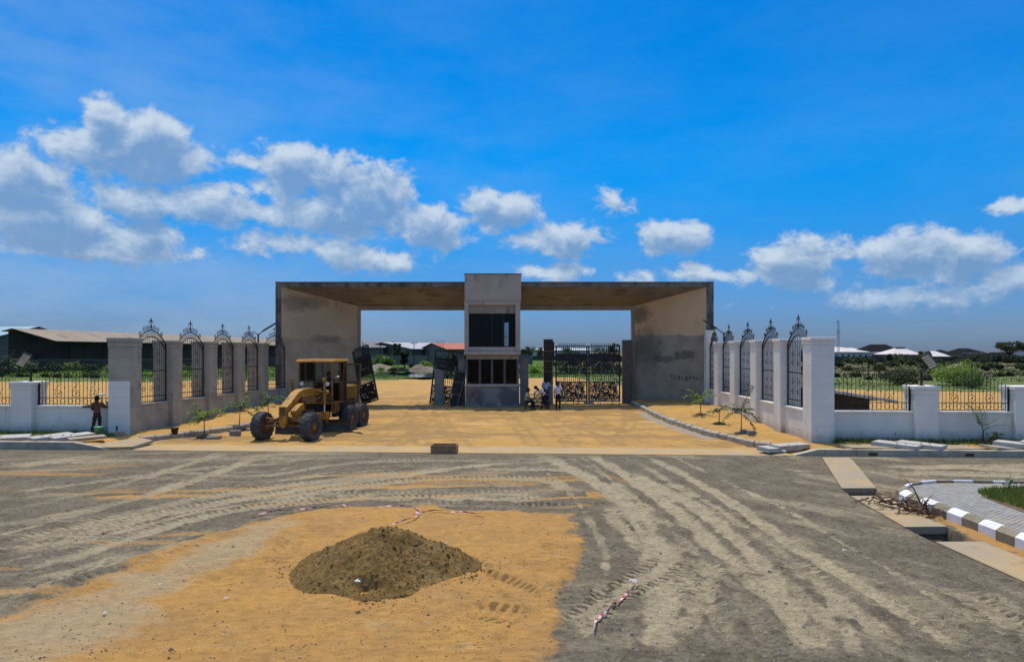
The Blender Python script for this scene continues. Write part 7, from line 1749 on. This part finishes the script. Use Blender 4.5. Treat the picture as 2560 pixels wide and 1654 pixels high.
# ---- buildings
def gable(label, name, A, B, halfw, ridge, eave, roofm, wallm, skylights=0, fascia=None, over=.8, back=None):
    A, B = Vector(A), Vector(B); d = (B-A).normalized(); v = Vector((d.y,-d.x)); L_ = (B-A).length; mid = (A+B)/2
    t = thing(name, label, 'building', (mid.x, mid.y, 0), math.atan2(d.y, d.x))
    hw = {-1: halfw, 1: back[0] if back else halfw}; ez = {-1: eave, 1: back[1] if back else eave}
    m = MB(); w = halfw-over; w2 = hw[1]-min(over, .4); m.box(-L_/2+over, L_/2-over, -w, w2, -.5, eave-.05); m.build('wall', wallm, t)
    for s in (-1, 1):
        m = MB(); m.prism([(-w,eave-.06),(w2,eave-.06),(w2,ez[1]-.15),(0,ridge-.25)], s*(L_/2-over), s*(L_/2-over-.2), 'x'); m.build('gable_wall', wallm, t)
        m = MB(); m.hexa([(-L_/2,0,ridge-.12),(L_/2,0,ridge-.12),(L_/2,s*hw[s],ez[s]-.12),(-L_/2,s*hw[s],ez[s]-.12)], [(-L_/2,0,ridge),(L_/2,0,ridge),(L_/2,s*hw[s],ez[s]),(-L_/2,s*hw[s],ez[s])]); rf = m.build('roof', roofm, t)
        for k in range(skylights):
            u = -L_/2+L_*(k+.6)/(skylights+.6); a = .28 if k % 3 else .45; b = a+.26
            f = lambda q: (s*halfw*q, ridge+(eave-ridge)*q+.02)
            m = MB(); (ya, za), (yb, zb_) = f(a), f(b); m.add([(u-.5,ya,za),(u+.5,ya,za),(u+.5,yb,zb_),(u-.5,yb,zb_)], [(0,1,2,3)]); m.build('skylight', 'roof_dim', rf)
        if fascia: MB().box(-L_/2, L_/2, s*halfw-.08, s*halfw+.08, eave-.9, eave-.02).build('fascia', fascia, t)
    n = int(L_/9)
    for k in range(n): MB().box(-L_/2+L_*(k+.5)/n-.15, -L_/2+L_*(k+.5)/n+.15, -w-.15, -w-.002, -.4, eave-.1).build('column', wallm, t)
    return t
gable('long warehouse with dull brown sheet roof and skylights behind the left wall', 'warehouse', (-93.8,128), (-80,262), 9.0, 8.15, 5.75, 'roof_brown', 'far_dark', 12, None, 1.2, (2.2, 7.65))
gable('pale blue roofed shed at the left picture edge', 'warehouse', (-150,158), (-104,150), 12, 9.3, 6.4, 'roof_sky', 'far_grey', 0, 'blue_trim', .4)
def fwd(u0, u1, d, ridge_y, eave_y, halfw): return (D_(u0, d), d), (D_(u1, d), d), halfw, H+(HY-ridge_y)/F*(d), H+(HY-eave_y)/F*(d-halfw)
gable('grey roofed warehouse seen left through the open gateway', 'warehouse', *fwd(820, 982, 225, 852, 868, 14)[:2], 14, H+26/F*225, H+10/F*211, 'roof_dim', 'far_grey', 0)
gable('long pale roofed warehouse in the middle of the open gateway', 'warehouse', (D_(955,215), 215), (D_(1105,238), 238), 13, H+23/F*215, H+6.5/F*203, 'roof_grey', 'far_grey', 0)
gable('warehouse with orange red roof left of the booth', 'warehouse', (D_(1078,205), 205), (D_(1200,212), 212), 13, H+21/F*205, H+5.5/F*193, 'roof_red', 'far_grey', 0)
gable('long white roofed shed right of the booth behind the closed gate', 'warehouse', (D_(1296,300), 300), (D_(1480,296), 296), 9, H+7.5/F*300, H+3/F*292, 'far_white', 'far_white', 0)
def hip(label, u0, u1, ridge0, ridge1, d, ry, ey, roofm, wallm, nwin=0, depth=12, cap=False):
    x0, x1, r0, r1 = [D_(u, d) for u in (u0, u1, ridge0, ridge1)]; ze, zr_ = H+(HY-ey)/F*d, H+(HY-ry)/F*d; mx = (x0+x1)/2
    t = thing('house', label, 'house', (mx, d, 0)); m = MB()
    a, b = x0-mx, x1-mx; q0, q1 = r0-mx, r1-mx
    m.add([(a,0,ze),(b,0,ze),(b,depth,ze),(a,depth,ze),(q0,depth/2,zr_),(q1,depth/2,zr_)], [(0,1,5,4),(1,2,5),(2,3,4,5),(3,0,4),(3,2,1,0)]); rf = m.build('roof', roofm, t)
    MB().box(a+.6, b-.6, .6, depth-.6, -.5, ze-.02).build('wall', wallm, t)
    MB().box(a-.02, b+.02, -.06, .04, ze-.22, ze+.03).build('eave_board', 'far_white' if roofm != 'roof_pale' else roofm, t)
    if cap: MB().box(q0-.3, q1+.3, depth/2-.8, depth/2+.8, zr_-.25, zr_+.35, .05).build('ridge_cap', 'far_grey', rf)
    for k in range(nwin):
        u = a+.6+(b-a-1.2)*(k+.5)/nwin; w = MB().box(u-.55, u+.55, .52, .58, ze-2.3, ze-.9).build('window', 'far_white', t); MB().box(u-.42, u+.42, .50, .518, ze-2.2, ze-1.0).build('pane', 'far_pane', w)
    return t
hip('long white bungalow with cream hipped roof beside the mast', 2040, 2178, 2058, 2118, 255, 866.5, 879.5, 'roof_pale', 'far_white', 9)
hip('cream roofed block with dark vents behind the long white bungalow', 2118, 2178, 2128, 2150, 275, 869, 879, 'roof_pale', 'far_white', 4)
hip('house with tall black hipped roof', 2162, 2262, 2196, 2236, 262, 860, 879.5, 'roof_black', 'far_white', 7)
hip('house with pinkish white hipped roof and ridge cap right of the black roof', 2226, 2306, 2262, 2282, 250, 869, 885.5, 'roof_pale', 'far_grey', 5, 12, True)
hip('small low white roof left of the palms', 2331, 2378, 2350, 2360, 245, 877, 890.5, 'roof_pale', 'far_grey', 2, 10)
hip('small black gabled roof behind the low white roof', 2352, 2382, 2364, 2372, 290, 874, 882, 'roof_black', 'far_grey', 2, 10)
hip('dark hipped roof among the trees on the right', 2405, 2470, 2422, 2446, 270, 870, 882, 'roof_black', 'far_grey', 4)
hip('black roof under the spreading tree at the right edge', 2488, 2575, 2508, 2540, 240, 880, 893, 'roof_black', 'far_dark', 4)
hip('pink walled house cut by the right picture edge', 2553, 2640, 2570, 2620, 250, 866, 869, 'roof_dim', 'roof_pale', 3)
# yard walls far behind
def far_wall(a, b, z, label, mat='far_wall'):
    a, b = Vector(a), Vector(b); L_ = (b-a).length; mid = (a+b)/2; t = thing('yard_wall', label, 'wall', (mid.x, mid.y, 0), math.atan2((b-a).y, (b-a).x)); n = int(L_/8)
    MB().box(-L_/2, L_/2, -.12, .12, -.6, z).build('panel', mat, t); MB().box(-L_/2, L_/2, -.18, .18, z+.002, z+.12).build('coping', 'far_grey', t)
    for k in range(n+1): MB().box(-L_/2+L_*k/n-.18, -L_/2+L_*k/n+.18, -.2, -.122, -.6, z).build('pier', mat, t)
far_wall((D_(2070,232), 232), (D_(2700,222), 222), 1.95, 'dark block wall in front of the houses on the right')
far_wall((D_(880,188), 188), (D_(1330,196), 196), 2.6, 'grey yard wall below the warehouses behind the gateway', 'far_grey')
far_wall((-110,122), (-72,126), 2.2, 'dark yard wall below the blue roofed shed'); far_wall((-72,126), (-52,190), 2.2, 'dark yard wall along the brown roofed warehouse')
far_wall((D_(1300,262), 262), (D_(2075,250), 250), 2.0, 'dark yard wall behind the closed gate')
# telecom mast
t = thing('telecom_mast', 'slender lattice telecom mast above the houses on the right', 'mast', (D_(2096,252), 252, 0)); hh = H+(HY-800)/F*252
for k in range(3):
    a = 2*math.pi*k/3; MB().tube([(.55*math.cos(a),.55*math.sin(a),0),(.30*math.cos(a),.30*math.sin(a),hh)], .06, 5).build('leg', 'mast_paint', t)
m = MB(); n = 22
for i in range(n):
    for k in range(3):
        f = lambda z, k: ((.55-.25*z/hh)*math.cos(2*math.pi*k/3), (.55-.25*z/hh)*math.sin(2*math.pi*k/3), z)
        m.tube([f(hh*i/n, k), f(hh*(i+1)/n, (k+1) % 3)], .035, 4)
m.build('bracing', 'mast_paint', t)
for k, (z, a) in enumerate(((hh*.72,0),(hh*.72,2.1),(hh*.72,4.2),(hh*.6,1.),(hh*.95,2.))): MB().box(.45*math.cos(a)-.14, .45*math.cos(a)+.14, .45*math.sin(a)-.1, .45*math.sin(a)+.1, z-.7, z+.7, .03).build('antenna', 'far_white', t)
for i, (u, d, y0, lab) in enumerate(((1035,180,856,'utility pole with crossarm in the gateway view'),(1071,176,860,'bare stake pole near the orange roof'),(907,170,853,'thin pole at the left jamb in the gateway view'),(951,172,855,'thin pole left of the pale warehouse'))):
    t = thing('utility_pole', lab, 'pole', (D_(u,d), d, 0), 0, 'poles behind the gateway'); z = H+(HY-y0)/F*d; MB().tube([(0,0,-.5),(0,0,z)], [.14,.09], 6).build('shaft', 'far_dark', t)
    if i == 0: MB().box(-.95, .95, -.06, .06, z-.25, z-.10).build('crossarm', 'far_dark', t)
# rebar sticking up at the far columns
for i in range(6):
    u = (1091,1094,1099,1102,1107,1109)[i]; pole((D_(u,170),170,3.0), (D_(u,170),170,H+(HY-849)/F*170), 'rusty starter bar above the far column left of the booth', .03, 'rust', 'starter_bar', 'starter bars left of the booth', 'rebar')
# soil mounds
def mound(u, y, d, w, h, label, mat='far_soil'):
    n = 40; g = np.linspace(-1, 1, n); X, Y = np.meshgrid(g, g); r = np.hypot(X, Y); Z = h*np.clip(1-r, 0, 1)**.9*(1+.4*(fbm(X, Y, 3, 2.5)-.5))-.05; Z = np.where(r < 1, Z, -.3)
    o = obj('soil_mound', grid_mesh('soil_mound', X*w, Y*w, Z, {}, mat)); o.location = (D_(u, d), d, .1); tag(o, label, 'mound')
mound(1049, 908, 118, 2.6, 1.75, 'dark conical soil mound in the gateway view'); mound(1066, 908, 124, 3.5, 1.2, 'lower soil mound beside the conical one'); mound(950, 905, 128, 4.5, 1.6, 'reddish soil mound left in the gateway view'); mound(2402, 913, 120, 4.2, 1.9, 'rounded brown soil mound behind the right wall')
mound(2230, 945, 88, 5, .5, 'low sandy hump behind the right wall near the hut', 'sand_mound') if False else None
# ---- trees and bushes
def tree(u, d, top_y, wpx, label, leaf, seed, n=1500, shape='round', trunk=.4, base=0.0, L_=.45, group='trees on the skyline'):
    rn = random.Random(seed); x = D_(u, d); zt = H+(HY-top_y)/F*d; W = wpx/F*d; t = thing('tree', label, 'tree', (x, d, base), 0, group); h = zt-base
    tr = MB(); tr.tube([(0,0,-.5),(rn.gauss(0,.1),0,h*.35),(rn.gauss(0,.2),0,h*.6)], [.05*h,.035*h,.02*h], 7)
    cl = []
    nc = 14 if shape != 'flat' else 18
    for k in range(nc):
        if shape == 'flat': p = Vector((rn.uniform(-.5,.5)*W, rn.uniform(-.35,.35)*W, h*rn.uniform(.62,.92))); r = W*rn.uniform(.10,.17)
        elif shape == 'palm': p = Vector((0,0,h*.8)); r = .1
        else: a = rn.random()*6.28; q = rn.random()**.5; p = Vector((math.cos(a)*q*W*.42, math.sin(a)*q*W*.42, h*rn.uniform(.32,.86))); r = W*rn.uniform(.14,.24)*(1.15-abs(p.z/h-.5))
        cl.append((p, r)); tr.tube([(0,0,h*.4), p*.6+Vector((0,0,h*.15)), p], [.015*h,.009*h,.003*h], 4)
    tr.build('trunk', 'bark', t); m = MB()
    if shape == 'palm':
        for k in range(16):
            a = rn.random()*6.28; el = rn.uniform(-.1,1.1); dd = Vector((math.cos(a)*math.cos(el), math.sin(a)*math.cos(el), math.sin(el))); p = Vector((0,0,h*.62))
            for i in range(10):
                dd = (dd+Vector((0,0,-.12))).normalized(); p2 = p+dd*W*.055; 
                for s in (-1, 1): leaf_quad(m, p, dd*.6+dd.cross(Vector((0,0,1)))*s+Vector((0,0,-.3)), Vector((0,0,1)), W*.11, W*.012)
                p = p2
    else:
        for i in range(n):
            p, r = rn.choice(cl); v = Vector((rn.gauss(0,1),rn.gauss(0,1),rn.gauss(0,1))).normalized()*r*(rn.random()**.35); v.z *= .45 if shape == 'flat' else .8
            leaf_quad(m, p+v, Vector((rn.gauss(0,1),rn.gauss(0,1),rn.gauss(.2,.6))), Vector((rn.gauss(0,1),rn.gauss(0,1),1)), L_*rn.uniform(.6,1.3), L_*rn.uniform(.25,.45))
    m.build('crown', leaf, t, recalc=False); return t
tree(2522, 215, 853, 72, 'flat topped spreading tree at the right skyline', 'leaf_olive', 1, 2600, 'flat', L_=.5)
tree(2316, 225, 877, 32, 'rounded bush tree between the pink and small white roofs', 'leaf_olive', 2, 1400)
tree(2409, 222, 869, 40, 'palm tree beside the dark hipped roof', 'leaf_dark', 3, 0, 'palm'); tree(2389, 226, 876, 26, 'smaller palm left of the taller palm, right skyline', 'leaf_dark', 4, 0, 'palm')
tree(2335, 262, 879, 22, 'small dark tree behind the low white roof', 'leaf_dark', 5, 700)
for i, (u, d, y, w, lab, lf) in enumerate(((2440,212,884,60,'dark tree clump under the dark hipped roof','leaf_dark'),(2478,206,888,60,'dense dark bush left of the spreading tree','leaf_dark'),(2545,200,893,60,'dark bush under the spreading tree','leaf_dark'),(2225,225,884,24,'small tree against the black roofed house','leaf_olive'),(2240,228,888,60,'low shrub line below the pink roof','leaf_olive'),
        (1315,270,861,34,'rounded tree just right of the booth on the skyline','leaf_olive'),(1345,280,867,40,'low tree behind the formwork post','leaf_olive'),(1420,262,868,60,'tree behind the left closed gate leaf','leaf_olive'),(1500,262,866,70,'tree behind the right closed gate leaf','leaf_dark'),(1535,255,855,30,'taller tree top above the right gate leaf','leaf_olive'),(992,196,853,16,'tree top poking over the pale warehouse','leaf_olive'),
        (1011,150,877,18,'dark tree before the middle warehouse','leaf_dark'),(1130,160,880,30,'bush below the orange red roof','leaf_olive'),(960,150,889,50,'low green bush left in the gateway view','leaf_mid'),(1905,240,868,60,'tree seen between the white wing pillars','leaf_dark'),(1990,240,870,50,'tree seen beside the white corner pillar','leaf_dark'))):
    tree(u, d, y, w, lab, lf, 20+i, 900, L_=.55, group='trees and bushes behind the plot')
tree(22, 106, 868, 78, 'dusty palm clump below the blue roofed shed', 'leaf_dark', 50, 0, 'palm', group='trees and bushes behind the plot'); tree(48, 112, 872, 60, 'second palm clump beside the blue roofed shed', 'leaf_dark', 51, 0, 'palm', group='trees and bushes behind the plot')
rn = random.Random(5)
NTH = ['leftmost','second','third','fourth','fifth','sixth','seventh','eighth','ninth','tenth','eleventh','twelfth','thirteenth','fourteenth','fifteenth','sixteenth','seventeenth','eighteenth','nineteenth','twentieth','twenty first','twenty second','twenty third','twenty fourth','twenty fifth','twenty sixth']
def bush_row(n, u0, u1, d0, d1, y0, y1, lf, lab, grp, seed, wr=(18,40)):
    rn = random.Random(seed)
    us = sorted(u0+(u1-u0)*(i+rn.uniform(.1,.9))/n for i in range(n))
    for i in range(n):
        u = us[i]; d = rn.uniform(d0, d1); r = rn.uniform(*wr)/F*d*.5; h = r*rn.uniform(.7,1.2); nm = rn.choice(lf)
        x = D_(u, d); z = .2
        shrub((x, d, z), r, h, lab+', '+('leftmost' if i == 0 else NTH[i]+' from the left' if i < n-1 else 'rightmost'), nm, seed*100+i, 420, 'bush', (.22*d/110,.42*d/110), grp, 'bush')
bush_row(16, -60, 640, 108, 124, 0, 0, ('leaf_dark','leaf_dark','leaf_mid'), 'dark bush in the hedge before the brown roofed warehouse', 'bushes along the left warehouse wall', 1, (30,60))
bush_row(10, -40, 300, 84, 100, 0, 0, ('leaf_dark','leaf_mid'), 'low dark bush in the field behind the left wall', 'low bushes in the left field', 7, (10,22))
bush_row(26, 2080, 2620, 110, 205, 0, 0, ('leaf_dark','leaf_olive','leaf_olive'), 'scrubby bush in the field behind the right wall', 'scrub bushes of the right field', 2, (16,40))
bush_row(14, 2080, 2620, 74, 104, 0, 0, ('leaf_olive','leaf_dark'), 'low scrub close behind the right front fence', 'near scrub of the right field', 3, (16,34))
bush_row(16, 920, 1340, 110, 165, 0, 0, ('leaf_mid','leaf_bright','leaf_olive'), 'green bush in the wet field behind the gateway', 'green bushes of the gateway field', 4, (12,30))
bush_row(14, 1340, 2080, 110, 210, 0, 0, ('leaf_mid','leaf_olive','leaf_dark'), 'bush behind the closed gate and white wing', 'bushes of the middle field', 6, (16,36))
shrub((D_(2395,70), 70, .3), 2.3, 2.3, 'large bright green bush behind the right front fence', 'leaf_bright', 31, 2600, 'bush', (.16,.30), None, 'bush')
shrub((D_(2255,72), 72, .3), 2.2, 1.6, 'grey green bush behind the floodlight pillar', 'leaf_olive', 32, 1900, 'bush', (.16,.30), None, 'bush')
shrub((D_(2430,66), 66, .3), 1.4, 1.5, 'dark green bush right of the large bright bush', 'leaf_mid', 33, 1000, 'bush', (.16,.30), None, 'bush')
# field grass tufts
def field_grass():
    rn = random.Random(12); m = MB(); k = 0; pts = []
    gx_, gy2 = np.linspace(-160, 160, 161), np.linspace(60, 200, 71); GX, GY = np.meshgrid(gx_, gy2); HZ = .05+1.1*(fbm(GX, GY, 4, .06)-.5)*sstep(GY, 88, 130)
    while k < 26000:
        d = 64*math.exp(rn.random()*math.log(190/64)); u = rn.uniform(-80, 2640); x = D_(u, d); lim = float(np.interp(x, [-40,-17,-10,8,13,30,60], [82,82,90,92,72,64,62]))
        if d < lim+rn.uniform(-2,6): k += .2; continue
        if x < 0 and x > -25 and 90 < d < 118 and rn.random() < .8 and 930 < u < 1095: continue
        k += 1; h = rn.uniform(.15,.5)*(1 if d > 80 else .7); w = rn.uniform(.03,.09)*d/90; a = rn.uniform(-.6,.6); lx = rn.gauss(0,h*.4); z = .15 if d < 88 else float(HZ[int((d-60)/2), int(min(max((x+160)/2, 0), 160))]); east = x > 12
        m.mi = rn.choice((0,0,1)) if not east else rn.choice((1,2,2))
        for q in range(2):
            a += 1.5; m.add([(x-w*math.cos(a),d-w*math.sin(a),z-.05),(x+w*math.cos(a),d+w*math.sin(a),z-.05),(x+lx,d+rn.gauss(0,.1),z+h)], [(0,1,2)])
    o = m.build('field_grass', ['grass_green','grass_field','leaf_olive'], recalc=False); tag(o, 'rough grass of the open field behind the walls', 'grass', kind='stuff')
field_grass()
